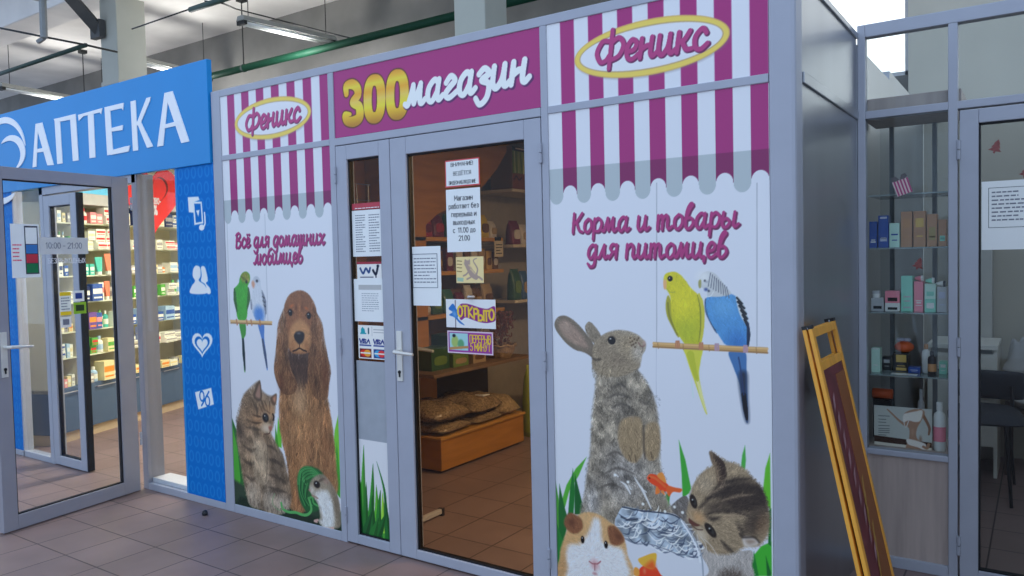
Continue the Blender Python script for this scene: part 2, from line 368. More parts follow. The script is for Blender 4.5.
    # brush lettering --------------------------------------------------
    def script(s, txt, p0, p1, xh, col, wd=.2, shadow=None, slant=.08, colfn=None, hi=None):
        adv = sum(GL[c][0] for c in txt); sx = (p1[0] - p0[0]) / adv; x = 0
        sl = (p1[1] - p0[1]) / (p1[0] - p0[0]); strokes = []
        for c in txt:
            for st in GL[c][1]:
                q = [(p0[0] + (x + px) * sx + pz * xh * slant, p0[1] + (x + px) * sx * sl + pz * xh) for px, pz in st]
                strokes.append(q if len(q) > 2 else [q[0], ((q[0][0] + q[1][0]) / 2, (q[0][1] + q[1][1]) / 2), q[1]])
            x += GL[c][0]
        w = wd * xh
        if shadow is not None:
            dx, dz, sc = shadow[0], shadow[1], shadow[2]
            for q in strokes: s.line([(a + dx, b + dz) for a, b in q], w * 1.14, sc)
        for q in strokes: s.line(q, [w * .9, w, w * .85], col, colfn=colfn)
A_ = [[(.56, .85), (.36, 1.02), (.12, .68), (.1, .18), (.3, 0), (.5, .4)], [(.58, 1.0), (.53, .3), (.62, .02), (.8, .2)]]
O_ = [[(.32, 1), (.1, .7), (.1, .2), (.32, 0), (.54, .35), (.5, .85), (.32, 1)]]
def _sh(st, d): return [[(x + d, y) for x, y in q] for q in st]
GL = {' ': (.45, []),
 'а': (.82, A_), 'о': (.64, O_),
 'и': (.78, [[(.08, 1), (.06, .25), (.22, 0), (.44, .35), (.52, 1)], [(.52, 1), (.5, .25), (.6, .02), (.78, .2)]]),
 'н': (.78, [[(.1, 1), (.06, 0)], [(.08, .4), (.3, .58), (.5, .6)], [(.54, 1), (.5, .25), (.6, .02), (.78, .2)]]),
 'е': (.62, [[(.1, .42), (.4, .5), (.5, .82), (.3, 1.02), (.1, .65), (.12, .15), (.34, 0), (.62, .25)]]),
 'к': (.68, [[(.1, 1), (.06, 0)], [(.54, 1), (.34, .6), (.1, .48)], [(.24, .56), (.42, .12), (.66, .1)]]),
 'с': (.6, [[(.52, .78), (.36, 1.02), (.1, .65), (.12, .15), (.34, 0), (.6, .25)]]),
 'Ф': (1.3, [[(.68, 1.7), (.66, .8), (.62, -.32)], [(.52, 1.15), (.25, 1.15), (.03, .6), (.2, .1), (.45, .12), (.58, .35)], [(.7, 1.05), (1.0, 1.25), (1.22, .85), (1.05, .3), (.68, .12)]]),
 'м': (.95, [[(-.06, .12), (.1, .1), (.3, 1)], [(.3, 1), (.36, .15), (.42, .25), (.66, 1)], [(.66, 1), (.66, .2), (.76, .02), (.92, .2)]]),
 'г': (.64, [[(.1, .75), (.3, 1.02), (.5, .78), (.28, .5), (.1, .2), (.28, 0), (.64, .25)]]),
 'з': (.66, [[(.1, .8), (.32, 1.02), (.54, .75), (.24, .5), (.55, .25), (.5, -.35), (.22, -.62), (.02, -.3)]]),
 'К': (.8, [[(.12, 1.45), (.08, 0)], [(.68, 1.45), (.34, .85), (.12, .7)], [(.3, .8), (.5, .2), (.74, .05)]]),
 'р': (.7, [[(.12, 1), (.06, -.55)], [(.1, .7), (.36, 1.02), (.6, .65), (.45, .08), (.14, .1)]]),
 'т': (1.0, [[(.08, 1), (.06, 0)], [(.08, .7), (.28, 1), (.36, .75), (.34, 0)], [(.36, .7), (.56, 1), (.66, .75), (.66, .2), (.76, .02), (.95, .2)]]),
 'в': (.64, [[(.12, .65), (.3, 1.3), (.46, 1.62), (.36, 1.72), (.18, 1.3), (.1, .5), (.14, .08), (.34, 0), (.55, .35), (.42, .72), (.2, .7)]]),
 'ы': (.98, [[(.1, 1), (.06, .15), (.28, 0), (.46, .3), (.3, .58), (.1, .5)], [(.72, 1), (.68, .2), (.78, .02), (.96, .2)]]),
 'д': (.74, [A_[0], [(.58, 1), (.56, .1), (.5, -.5), (.25, -.62), (.08, -.4)]]),
 'л': (.72, [[(-.06, .12), (.12, .1), (.42, 1)], [(.42, 1), (.42, .2), (.52, .02), (.7, .2)]]),
 'я': (.68, [[(.54, 1), (.5, 0)], [(.54, .95), (.25, 1.02), (.12, .72), (.28, .48), (.5, .5)], [(.32, .48), (.05, .02)]]),
 'п': (.76, [[(.1, 1), (.06, 0)], [(.1, .7), (.34, 1.02), (.5, .75), (.48, .2), (.58, .02), (.74, .2)]]),
 'ш': (1.0, [[(.08, 1), (.06, .25), (.18, 0), (.34, .35), (.4, 1)], [(.4, 1), (.38, .25), (.5, 0), (.64, .35), (.72, 1)], [(.72, 1), (.7, .25), (.8, .02), (.98, .2)]]),
 'х': (.7, [[(.04, .85), (.18, 1), (.32, .5), (.48, .0), (.68, .2)], [(.6, .95), (.35, .55), (.05, .05)]]),
 'ю': (.96, [[(.08, 1), (.06, 0)], [(.08, .5), (.34, .5)]] + _sh(O_, .28)),
 'б': (.64, [[(.56, 1.55), (.26, 1.35), (.1, .7), (.14, .1), (.34, 0), (.56, .38), (.42, .85), (.14, .75)]]),
 'В': (.82, [[(.14, 1.45), (.08, 0)], [(.02, 1.3), (.4, 1.55), (.62, 1.2), (.26, .82)], [(.26, .82), (.7, .55), (.5, .03), (.08, .05)]])}
GL['ё'] = (.62, GL['е'][1] + [[(.16, 1.3), (.18, 1.34)], [(.44, 1.3), (.46, 1.34)]])
GL['ц'] = (.84, GL['и'][1][:1] + [[(.52, 1), (.5, .25), (.58, .02), (.76, .05), (.74, -.28)]])
# ------------------------------------------------------------------ the hall
def tile_floor():
    m = bpy.data.materials.new('brown_grey_floor_tiles'); m.use_nodes = True; nt = m.node_tree; b = nt.nodes['Principled BSDF']
    tc = nt.nodes.new('ShaderNodeTexCoord'); mp = nt.nodes.new('ShaderNodeMapping'); mp.inputs['Location'].default_value = (2.44 + .306 * 80, .267 + .3115 * 40, 0)
    br = nt.nodes.new('ShaderNodeTexBrick'); br.offset = 0; br.inputs['Scale'].default_value = 1
    br.inputs['Brick Width'].default_value = .306; br.inputs['Row Height'].default_value = .3115; br.inputs['Mortar Size'].default_value = .0042; br.inputs['Mortar Smooth'].default_value = .3
    c = np.array((.25, .170, .150))
    br.inputs['Color1'].default_value = (*(c * .94), 1); br.inputs['Color2'].default_value = (*(c * 1.05), 1); br.inputs['Mortar'].default_value = (*(c * .30), 1)
    nz = nt.nodes.new('ShaderNodeTexNoise'); nz.inputs['Scale'].default_value = 3.5; nz.inputs['Detail'].default_value = 6
    mx = nt.nodes.new('ShaderNodeMix'); mx.data_type = 'RGBA'; mx.blend_type = 'OVERLAY'; mx.inputs[0].default_value = .25
    nt.links.new(tc.outputs['Object'], mp.inputs[0]); nt.links.new(mp.outputs[0], br.inputs['Vector']); nt.links.new(tc.outputs['Object'], nz.inputs['Vector'])
    nt.links.new(br.outputs['Color'], mx.inputs[6]); nt.links.new(nz.outputs[0], mx.inputs[7]); nt.links.new(mx.outputs[2], b.inputs['Base Color'])
    b.inputs['Roughness'].default_value = .42; b.inputs['Specular IOR Level'].default_value = .35
    bp = nt.nodes.new('ShaderNodeBump'); bp.inputs['Strength'].default_value = .25; bp.inputs['Distance'].default_value = .002; bp.invert = True
    nt.links.new(br.outputs['Fac'], bp.inputs['Height']); nt.links.new(bp.outputs[0], b.inputs['Normal'])
    return m
mb = MB().box(-22, 8, -7, 6.3, -.1, 0); tag(mb.build('floor', tile_floor(), origin=(0, 0, 0)), 'brown grey square tiled floor running through hall and shops', 'floor', kind='structure')
M_CONC = mat('painted_concrete_ceiling', (.80, .78, .74), .8, 0, .2, .12, 1.2)
M_WALLB = mat('aged_beige_plaster', (.22, .215, .20), .85, 0, .2, .14, 1.6, bump=.1)
M_COLM = mat('cream_painted_column', (.43, .43, .37), .6, 0, .3, .05, 2.5)
struct('ceiling', MB().box(-22, 8, 1.6, 6.3, 5.65, 5.8), M_CONC, 'grey concrete slab ceiling high above the shops', 'ceiling')
mb = MB()
for b_ in ((-22, -1.45, 0, 5.65), (-.28, 1.0, 0, 5.65), (3.2, 8, 0, 5.65), (1.0, 3.2, 0, 2.3), (1.0, 3.2, 5.2, 5.65), (-1.45, -.28, 0, 3.25), (-1.45, -.28, 5.2, 5.65)): mb.box(b_[0], b_[1], 6.0, 6.25, b_[2], b_[3])
struct('wall_back', mb, M_WALLB, 'beige plaster back wall of the hall above the shop fronts', 'wall')
r = sroot('window_1', (-.865, 6.12, 3.25), 'tall bright overexposed window in the hall back wall', 'window')
mb = MB(); mb.box(-1.45, -.28, 6.1, 6.16, 3.25, 3.31); mb.box(-1.45, -.28, 6.1, 6.16, 5.14, 5.2); mb.box(-1.45, -1.39, 6.1, 6.16, 3.25, 5.2); mb.box(-.34, -.28, 6.1, 6.16, 3.25, 5.2)
mb.build('window_frame', M_WHITE, r); MB().box(-1.4, -.33, 6.12, 6.126, 3.3, 5.15).build('pane', M_GLASS, r)
struct('trim_1', MB().box(-22, 8, 2.75, 3.25, 5.2, 5.65), M_CONC, 'concrete beam along the column heads under the ceiling', 'beam', bevel=.02)
for k, x in enumerate((-12, -9, -6, -3, 0)):
    struct('trim_%d' % (2 + k), MB().box(x - .03, x + .03, 1.62, 2.74, 5.59, 5.65), M_CONC, 'narrow raised joint between ceiling slabs, number %d from the far left' % (k + 1), 'trim')
r = sroot('added_window_7', (2.1, 6.12, 2.3), 'added unseen window farther right in the hall back wall, brightening the metal wall', 'window')  # added opening out of view, so the metal side wall reflects bright sky
mb = MB()
for b_ in ((1.0, 3.2, 2.3, 2.36), (1.0, 3.2, 5.14, 5.2), (1.0, 1.06, 2.3, 5.2), (3.14, 3.2, 2.3, 5.2), (1.0, 3.2, 3.7, 3.78)): mb.box(b_[0], b_[1], 6.1, 6.16, b_[2], b_[3])
mb.build('window_frame', M_WHITE, r); MB().box(1.05, 3.15, 6.12, 6.126, 2.35, 5.15).build('pane', M_GLASS, r)
struct('wall_pier', MB().box(-.28, .98, 5.86, 5.999, 0, 5.65), mat('cream_sunlit_pier', (.74, .70, .58), .7, 0, .3, .06, 1.5), 'cream wall pier beside the bright hall window, sunlight put into its colour', 'wall')  # paler than the back wall: sunlight by the window is put into this colour
# columns
def column(x0, x1, y, label):
    mb = MB(); mb.box(x0, x1, y, y + (x1 - x0), 0, 5.2)
    c = sroot('column', ((x0 + x1) / 2, y + .2, 0), label, 'column')
    mb.build('shaft', M_COLM, c, bevel=.012); MB().box(x0 - .012, x1 + .012, y - .012, y + (x1 - x0) + .012, 4.0, 4.06).build('band', M_COLM, c, bevel=.006)
column(-3.76, -3.40, 3.0, 'square cream column rising behind the magenta shop name sign')
column(-10.02, -9.60, 3.0, 'square cream column rising behind the blue pharmacy sign')

# ------------------------------------------------------------------ shop front frames
def bar(n, x0, x1, y0, y1, z0, z1, label, m=None, bev=.003):
    struct('trim_%d' % n, MB().box(x0, x1, y0, y1, z0, z1), m or M_ALU, label, 'frame', bevel=bev)
bar(10, -3.254, -3.172, 0, .08, 0, 2.515, 'grey aluminium post between pharmacy and pet shop')
bar(11, -2.254, -2.213, 0, .07, 0, 2.474, 'slim grey post left of the pet shop door')
bar(12, -.946, -.912, 0, .07, 0, 2.474, 'slim grey post right of the pet shop door')
bar(13, .017, .113, -.004, .1, 0, 2.56, 'wide grey rounded corner post of the pet shop', bev=.014)
bar(14, -3.172, .017, 0, .07, 2.474, 2.515, 'long grey top rail of the pet shop front')
bar(15, -3.172, -2.254, .0, .07, 2.1, 2.132, 'short grey rail across the left awning poster')
bar(16, -2.219, -.948, .0, .07, 2.094, 2.132, 'grey door head rail under the magenta sign')
bar(17, -.912, .017, .0, .07, 2.1, 2.132, 'short grey rail across the right awning poster')
bar(18, -3.172, -2.254, .0, .07, 0, .05, 'grey bottom rail under the left pet poster')
bar(19, -.912, .017, .0, .07, 0, .05, 'grey bottom rail under the right pet poster')
M_MET = mat('brushed_grey_metal_panel', (.40, .41, .43), .34, .8, .5, .07, 3, (1, 1, .15))
mb = MB(); mb.box(.055, .108, .1, 1.104, 0, 2.474)
mb.box(.06, .11, 1.104, 2.05, 0, 2.45); mb.box(.06, .11, 2.05, 3.55, 0, 2.50)
struct('wall_right', mb, M_MET, 'grey metal side wall of the pet shop', 'wall')
bar(20, .1, .118, .1, 1.104, 2.1, 2.142, 'grey seam strip along the pet shop side wall', M_MET)
bar(21, .05, .118, .1, 1.104, 2.474, 2.5, 'thin grey cap along the top of the side wall', M_MET)
M_DARKW = mat('dark_brown_laminate_wall', (.075, .045, .03), .6, 0, .3, .1)
struct('wall_left', MB().box(-3.25, -3.18, .08, 3.6, 0, 2.45), mat('orange_laminate', (.40, .155, .03), .42, 0, .35, .12, 4, (1, 1, 6)), 'orange laminated left wall inside the pet shop', 'wall')
struct('wall_far', MB().box(-3.18, .055, 3.55, 3.62, 0, 2.45), M_DARKW, 'dark rear wall inside the pet shop', 'wall')
struct('trim_22', MB().box(-3.25, .055, .09, 3.62, 2.45, 2.472), mat('added_shop_ceiling_panel', (.3, .25, .2), .8), 'added unseen low ceiling panel controlling light in the pet shop', 'ceiling')  # unseen roof added to keep hall light out of the shop

# pet shop doors
def hinge(root, p, fr_n=(0, -1, 0), h=.085):
    x, y, z = p; q = np.array(p) + np.array(fr_n) * .006
    mb = MB(); mb.tube([(q[0], q[1], z - h / 2), (q[0], q[1], z - .002)], .008, 8); mb.tube([(q[0], q[1], z + .002), (q[0], q[1], z + h / 2)], .008, 8)
    mb.build('hinge', M_ALU, root, smooth=False)
def leaf(name, x0, x1, z0, z1, g, label, m=M_ALU, gl=M_GLASSD, y0=0., gn='pane'):
    gx0, gx1, gz0, gz1 = g
    r = sroot(name, ((x0 + x1) / 2, y0 + .025, z0), label, 'door')
    mb = MB()
    mb.box(x0, gx0, y0, y0 + .055, z0, z1); mb.box(gx1, x1, y0, y0 + .055, z0, z1); mb.box(gx0, gx1, y0, y0 + .055, z0, gz0); mb.box(gx0, gx1, y0, y0 + .055, gz1, z1)
    mb.build('door_frame', m, r, bevel=.003)
    mb = MB(); t = .007
    for a in ((gx0, gx0 + t, gz0, gz1), (gx1 - t, gx1, gz0, gz1), (gx0, gx1, gz0, gz0 + t), (gx0, gx1, gz1 - t, gz1)): mb.box(a[0], a[1], y0 + .012, y0 + .04, a[2], a[3])
    mb.build('gasket', M_RUB, r)
    MB().box(gx0 + .002, gx1 - .002, y0 + .022, y0 + .028, gz0 + .002, gz1 - .002).build(gn, gl, r)
    return r
d1 = leaf('door_1', -2.210, -1.832, .008, 2.09, (-2.132, -1.905, .056, 2.016), 'narrow fixed leaf of the pet shop door with notices on its glass')
d2 = leaf('door_2', -1.828, -.950, .008, 2.09, (-1.724, -1.036, .055, 2.006), 'wide glazed leaf of the pet shop door')
for v in (175, 346, 514): hinge(d1, (-2.212, 0, FAC.at({175: 335, 346: 340.5, 514: 345}[v], v)[1]))
for u, v in ((541, 153), (544.5, 361), (549, 558)): hinge(d2, (-.949, 0, FAC.at(u, v)[1]))
def lever(root, x, z0, z1, zl, y, sgn, ln, m=M_ALU, ex=(1, 0, 0), n=(0, -1, 0), cyl=True, name='door_handle'):
    """plate on a stile with a lever reaching along +ex; y is the stile's face, sgn +1 is the near side"""
    fr = Frame((0, 0, 0), ex, n)
    mb = MB(); mb.box(x - .017, x + .017, 0, .009, z0, z1, 0, fr=y)
    base = np.array(y.p(x, zl, 0)); nn = np.array(y.n); e = np.array(y.ex)
    mb.tube([base, base + nn * .045, base + nn * .055 + e * .01, base + nn * .055 + e * (ln * .6) + np.array([0, 0, -.004]), base + nn * .048 + e * ln + np.array([0, 0, -.008])], [.010, .010, .010, .009, .007], 10)
    h = mb.build(name, m, root, bevel=.002)
    if cyl:
        kb = MB(); q = np.array(y.p(x, z0 + .045, .009)); kb.tube([q, q + nn * .004], .009, 10)
        kb.box(x - .004, x + .004, .009, .013, z0 + .02, z0 + .045, 0, fr=y); kb.build('keyhole', M_BLACK, h)
    return h
zh0, zh1, zhl = FAC.at(403, 381)[1], FAC.at(403, 331)[1], FAC.at(403, 351)[1]
lever(d2, -1.795, zh0, zh1, zhl, FAC, 1, .125, mat('handle_pale_aluminium', pc(196, 200, 212), .35, .3))
bk = Frame((0, .055, 0), (1, 0, 0), (0, 1, 0))
lever(d2, -1.795, zh0, zh1, zhl, bk, 1, .125, MATS['handle_pale_aluminium'], cyl=False)

# salon front
bar(23, .112, .146, 1.104, 1.16, 0, 2.535, 'grey corner post of the beauty salon front')
bar(24, .484, .521, 1.104, 1.16, 0, 2.476, 'grey post between salon display window and salon door')
bar(25, .146, 1.6, 1.104, 1.16, 2.476, 2.535, 'grey top rail of the beauty salon front')
bar(26, .146, 1.6, 1.106, 1.16, 2.1, 2.135, 'grey transom rail over the salon window and door')
bar(27, .146, .484, 1.104, 1.16, 0, .05, 'grey bottom rail under the salon display window')
bar(28, .146, .484, 1.106, 1.16, .525, .552, 'grey sill rail below the salon display shelves')
M_WOOD = mat('grey_pink_wood_laminate', pc(160, 150, 156, .78), .5, 0, .3, .12, 3.5, (9, 9, .7))
struct('trim_29', MB().box(.146, .484, 1.12, 1.15, .05, .525), M_WOOD, 'pinkish wood panel under the salon display window', 'panel')
mb = MB(); tw = sroot('window_2', (.315, 1.13, 2.135), 'clear transom pane above the salon display window', 'window'); MB().box(.147, .483, 1.128, 1.134, 2.136, 2.475).build('pane', M_GLASS, tw)
tw = sroot('window_3', (1.0, 1.13, 2.135), 'clear transom pane above the salon door', 'window'); MB().box(.522, 1.6, 1.128, 1.134, 2.136, 2.475).build('pane', M_GLASS, tw)
tw = sroot('window_4', (.315, 1.11, .552), 'salon display window pane in front of the glass shelves', 'window'); MB().box(.147, .483, 1.112, 1.118, .553, 2.099).build('pane', M_GLASS, tw)
d4 = leaf('door_4', .528, 1.42, .01, 2.092, (.6, 1.35, .054, 2.03), 'grey framed glass door of the beauty salon', M_ALU, M_GLASS, 1.104)
for v in (150, 347, 545): hinge(d4, (.5255, 1.104, SALF.at(957, v)[1]))
struct('wall_salon', MB().box(.11, 1.9, 3.6, 3.66, 0, 2.42), mat('pale_grey_partition', pc(160, 158, 156, .75), .7, 0, .2, .04, 2), 'pale partition at the rear of the salon', 'wall')
struct('wall_salon_side', MB().box(1.9, 1.96, -1.6, 3.66, 0, 2.42), MATS['pale_grey_partition'], 'right side salon partition, extended forward out of view to shade the front', 'wall')  # forward stretch is added out of view to block light from the right
# ------------------------------------------------------------------ printed shop panels
PF = FAC.shift(-.006)
WHT = (204, 211, 234); MAG = (150, 38, 118)
ST_ = .929 / 14
def stripes(A, x0, zlo, zhi, wst, col=MAG, shade=None):
    for k in range(7): A.poly([(x0 + (2 * k + 1) * wst, zlo), (x0 + (2 * k + 2) * wst, zlo), (x0 + (2 * k + 2) * wst, zhi), (x0 + (2 * k + 1) * wst, zhi)], col, smooth=False)
def awning_top(name, x0, x1, ell, base, xh, label, step):
    A = Art(PF, x0, x1, 2.132, 2.474, step, WHT); w = (x1 - x0) / 14
    stripes(A, x0, 2.1, 2.5, w)
    T = A.T(); L, R, Tp, Bt = T(*ell); cx, cz = (L[0] + R[0]) / 2, (Tp[1] + Bt[1]) / 2; rx, rz = (R[0] - L[0]) / 2, (Tp[1] - Bt[1]) / 2
    E = lambda k: [(cx + rx * k * math.cos(t), cz + (rz - rx * (1 - k)) * math.sin(t)) for t in np.linspace(0, 2 * math.pi, 40)[:-1]]
    A.poly([(x + .004, z - .005) for x, z in E(1.0)], (120, 110, 120), 2.5, a=.5)
    A.poly(E(1.0), (200, 172, 95)); A.poly(E(.985), (224, 196, 96)); A.poly(E(.93), (170, 150, 110)); A.poly(E(.915), (208, 214, 236))
    p = T(*base)
    A.script('Феникс', p[0], p[1], xh, (165, 55, 125), .27, (.004, -.0045, (100, 30, 85)), .1)
    # paler upper half of each letter
    ob = A.build(name, M_PRINT); tag(ob, label, 'sign', 'striped name panels'); del ob['group']; return ob
zx = lambda u, v, dv: FAC.at(u, v)[1] - FAC.at(u, v + dv)[1]
awning_top('name_panel', -.912, .017, [(574.5, 59), (729.8, 32), (682.8, 11.9), (619.6, 80)], [(595.5, 64.5), (707, 48)], zx(660, 45, 19.5), 'magenta and white striped panel with gold oval name sign, above the rabbit poster', .0026)
awning_top('name_panel', -3.172, -2.254, [(234.6, 122.2), (311, 109.7), (286.7, 94.4), (265.8, 139.6)], [(245.5, 131.5), (300, 120.5)], zx(270, 120, 13), 'magenta and white striped panel with gold oval name sign, above the spaniel poster', .0035)

# magenta sign board
A = Art(PF, -2.217, -.948, 2.134, 2.474, .0028, (152, 42, 120)); T = A.T(330, 30, 4.763)
gold = lambda X, Z: np.stack([np.interp(Z, ZG, c) for c in ([170, 205, 232, 226, 216, 236, 205], [120, 165, 205, 190, 160, 200, 150], [30, 35, 50, 90, 40, 60, 40])], -1)
zb_, zt_ = T((210, 440))[0][1], T((210, 215))[0][1]; ZG = np.linspace(zb_, zt_, 7)
def gl(P, w):
    q = T(*P); A.line(q, np.asarray(w) + .014, (95, 50, 40)); return q, w
zo = [gl([(78, 305), (78, 268), (105, 258), (128, 275), (132, 310), (108, 345), (138, 365), (140, 415), (112, 436), (80, 432), (72, 405), (96, 402)], [.032, .042, .05, .05, .048, .04, .05, .055, .055, .045, .035, .02])]
for x0, x1, y0, y1 in ((161, 262, 218, 438), (268, 372, 195, 420)):
    cx, cy = (x0 + x1) / 2, (y0 + y1) / 2; rx, ry = (x1 - x0) / 2 - 18, (y1 - y0) / 2 - 20
    zo.append(gl([(cx + rx * math.copysign(abs(math.cos(t)) ** .75, math.cos(t)), cy - 4 * math.cos(t) + ry * math.copysign(abs(math.sin(t)) ** .8, math.sin(t))) for t in np.linspace(0, 2 * math.pi, 33)], .056))
for q, w in zo: A.line(q, w, (228, 190, 50), colfn=gold)
p = T((362, 365), (948, 243)); A.script('магазин', p[0], p[1], zx(460, 95, 21), (222, 224, 240), .33, (.006, -.006, (85, 30, 95)), .12)
tag(A.build('shop_name_board', M_PRINT), 'magenta sign board over the door with gold and white lettering', 'sign')

def awning_low(A, x0, x1, zs, zb):
    w = (x1 - x0) / 14
    X, Z = np.meshgrid(A.A, A.B); k = np.floor((X - x0) / w).astype(int); dx = (X - x0) / w - k - .5
    arc = np.sqrt(np.clip(.25 - dx * dx, 0, 1)) * w * 1.15
    mg = (k % 2 == 1); bnd = np.where(mg, zb + arc, zb - arc)
    al = np.clip((Z - bnd) / A.st + .5, 0, 1)[..., None]
    sh = np.clip((zs - Z) / A.st + .5, 0, 1)[..., None]
    col = np.where(mg[..., None], np.array(MAG, float), np.array(WHT, float)); dk = np.where(mg[..., None], np.array((118, 28, 92.)), np.array((165, 178, 195.)))
    A.img = A.img * (1 - al) + (col * (1 - sh) + dk * sh) * al
def blades(A, T, L, soft=.8):
    for col, P in L: A.poly(T(*P), col, soft, smooth=False)
def blade(A, T, base, tip, w, col, bend=0., dark=.75):
    """one printed grass blade, lighter on one side"""
    b = T(base)[0]; t = T(tip)[0]; m = ((b[0] + t[0]) / 2 + bend, (b[1] + t[1]) / 2)
    A.line([b, m, t], [w, w * .75, .001], col); A.line([(b[0] + w * .25, b[1]), (m[0] + w * .18, m[1]), t], [w * .45, w * .3, .001], tuple(c * dark for c in col))

# ------------------------------------------------------------------ right poster: rabbit, budgies, kitten, guinea pig, goldfish
A = Art(PF, -.912, .017, .05, 2.1, .0026, WHT)
zs = (FAC.at(549, 169)[1] + FAC.at(769, 149)[1]) / 2; zb = (FAC.at(569, 194)[1] + FAC.at(760, 181)[1]) / 2
awning_low(A, -.912, .017, zs, zb)
T0 = A.T()
for u in (656.7, 757): A.line(T0((u, 183), (u, 346)), .003, (150, 155, 175))
A.line(T0((656.3, 346), (656.3, 574)), .0018, (176, 182, 206))
T = A.T(545, 195, 4.452); xh = zx(650, 220, 14.0)
S = (.005, -.006, (105, 35, 85)); CT = (160, 48, 120)
p = T((118, 168), (862, 140)); A.script('Корма и товары', p[0], p[1], xh, CT, .225, S)
p = T((186, 282), (812, 276)); A.script('для питомцев', p[0], p[1], xh, CT, .225, S)
# grass behind
T = A.T(550, 440, 4.235)
blades(A, T, [((78, 165, 60), [(155, 72), (122, 150), (82, 215), (62, 290), (50, 330), (52, 250), (70, 190), (110, 120)]), ((70, 150, 60), [(18, 138), (45, 300), (62, 420), (40, 576), (16, 576), (18, 300)]),
 ((28, 100, 48), [(40, 185), (62, 285), (78, 340), (60, 430), (40, 500), (36, 300)]), ((30, 112, 50), [(97, 120), (106, 215), (100, 310), (76, 320), (84, 215)]), ((24, 92, 44), [(105, 140), (140, 280), (138, 315), (104, 315)]), ((35, 120, 52), [(20, 330), (60, 440), (44, 576), (18, 576)]), ((22, 85, 42), [(145, 270), (140, 320), (125, 320)])])
T = A.T(650, 440, 4.232)
blades(A, T, [((62, 160, 62), [(122, 0), (150, 85), (174, 205), (166, 225), (138, 245), (134, 150)]), ((70, 165, 75), [(402, 22), (406, 85), (402, 130), (384, 120), (390, 65)]), ((92, 180, 50), [(508, 55), (512, 300), (495, 275), (478, 215), (488, 120)]),
 ((52, 140, 55), [(60, 235), (86, 220), (80, 280)]), ((60, 170, 55), [(430, 500), (470, 450), (514, 430), (516, 576), (428, 576)]), ((28, 105, 48), [(500, 300), (513, 290), (513, 450), (500, 440)]), ((30, 120, 50), [(440, 470), (460, 576), (425, 576)]), ((25, 100, 45), [(490, 490), (512, 560), (512, 576), (495, 576)])])
# kitten's shadowed shoulder and chest
KS = T((100, 268), (155, 238), (175, 330), (215, 440), (222, 500), (190, 420), (150, 350), (88, 300)); A.poly(KS, (108, 104, 106)); A.fur(KS, 500, .03, -60, 30, .2)
KB = T((222, 460), (300, 470), (380, 470), (432, 470), (430, 530), (424, 585), (228, 585)); A.poly(KB, (168, 164, 168)); A.poly(T((300, 545), (345, 535), (390, 555), (385, 585), (290, 575)), (92, 84, 82), 4); A.fur(KB, 900, .04, -85, 25, .15)
# rabbit
Tp = T0
RB = T0((594, 362), (596, 378), (594, 398), (592, 415), (591, 435), (590, 453), (587, 472), (585, 491), (583, 522), (630, 530), (671, 520), (666, 495), (661, 470), (660, 453), (659, 430), (656, 405), (650, 388), (641, 374), (630, 362), (612, 358))
T = A.T(550, 310, 4.8)
EAR2 = T((168, 88), (178, 62), (192, 57), (215, 78), (240, 115), (248, 145), (225, 165), (190, 140)); A.poly(EAR2, (128, 118, 108)); A.fur(EAR2, 300, .02, -50, 20, .18)
EAR1 = T((22, 62), (38, 34), (72, 27), (112, 48), (150, 85), (182, 125), (208, 165), (222, 205), (205, 228), (170, 206), (120, 190), (80, 162), (46, 122), (26, 90)); A.poly(EAR1, (112, 102, 94))
IN1 = T((40, 68), (68, 46), (103, 66), (143, 110), (168, 150), (178, 180), (132, 168), (86, 142), (52, 102)); A.poly(IN1, (146, 126, 118), 3); A.blob(T((75, 80))[0], .05, .03, (160, 142, 134), -45, .6); A.fur(EAR1, 700, .02, -40, 20, .12)
A.poly(RB, (140, 132, 124), 2.5); A.clip(RB)
A.blob(T0((626, 475))[0], .2, .22, (142, 141, 148), 0, .75); A.blob(T0((592, 500))[0], .06, .14, (172, 172, 182), 0, .8)
A.blob(T0((622, 410))[0], .09, .13, (98, 94, 92), 10, .6); A.blob(T0((620, 450))[0], .1, .05, (112, 108, 108), 10, .5)
A.mottle(RB, .028, .17); A.clip()
A.fur(RB, 9000, .026, -88, 34, .24, .55, over=.4)
A.fur(T0((600, 385), (650, 390), (656, 410), (600, 425)), 420, .022, -70, 40, .1, .75, tint=(20, 20, 24)); A.fur(T0((590, 460), (660, 465), (655, 505), (590, 505)), 420, .024, -70, 40, .1, .7, tint=(30, 30, 36)); A.fur(RB, 900, .024, -80, 30, .1, .6, tint=(225, 220, 218))
for P in ([(612, 388), (620, 384), (628, 390)], [(608, 398), (618, 394), (630, 398)], [(606, 456), (616, 452), (626, 458)], [(604, 474), (618, 468), (634, 474)], [(600, 488), (612, 484), (624, 490)], [(640, 400), (646, 404), (650, 400)], [(612, 408), (622, 404), (634, 410)]):
    A.line(T0(*P), [.004, .012, .004], (72, 68, 68), .6, soft=3)
PA = T0((622, 420), (640, 418), (643, 440), (642, 454), (636, 462), (628, 460), (621, 450), (618, 436)); PB = T0((646, 425), (658, 424), (660, 445), (656, 458), (648, 459), (643, 446))
for q in (PA, PB): A.poly(q, (146, 128, 106), 2.5); A.fur(q, 500, .03, -85, 20, .2)
A.line(T0((643.5, 426), (644, 446), (645, 458)), .008, (70, 62, 58), .7, soft=3)
for P in ([(629, 455), (631, 461)], [(635, 455), (636, 461)], [(651, 452), (652, 458)]): A.line(T0(*P), .006, (80, 68, 58), .7)
HD = T((210, 168), (238, 132), (280, 107), (322, 97), (372, 101), (418, 118), (440, 136), (459, 160), (456, 192), (442, 216), (436, 248), (420, 285), (330, 320), (250, 310), (206, 270), (205, 225)); A.poly(HD, (140, 128, 114), 1.6); A.clip(HD, RB)
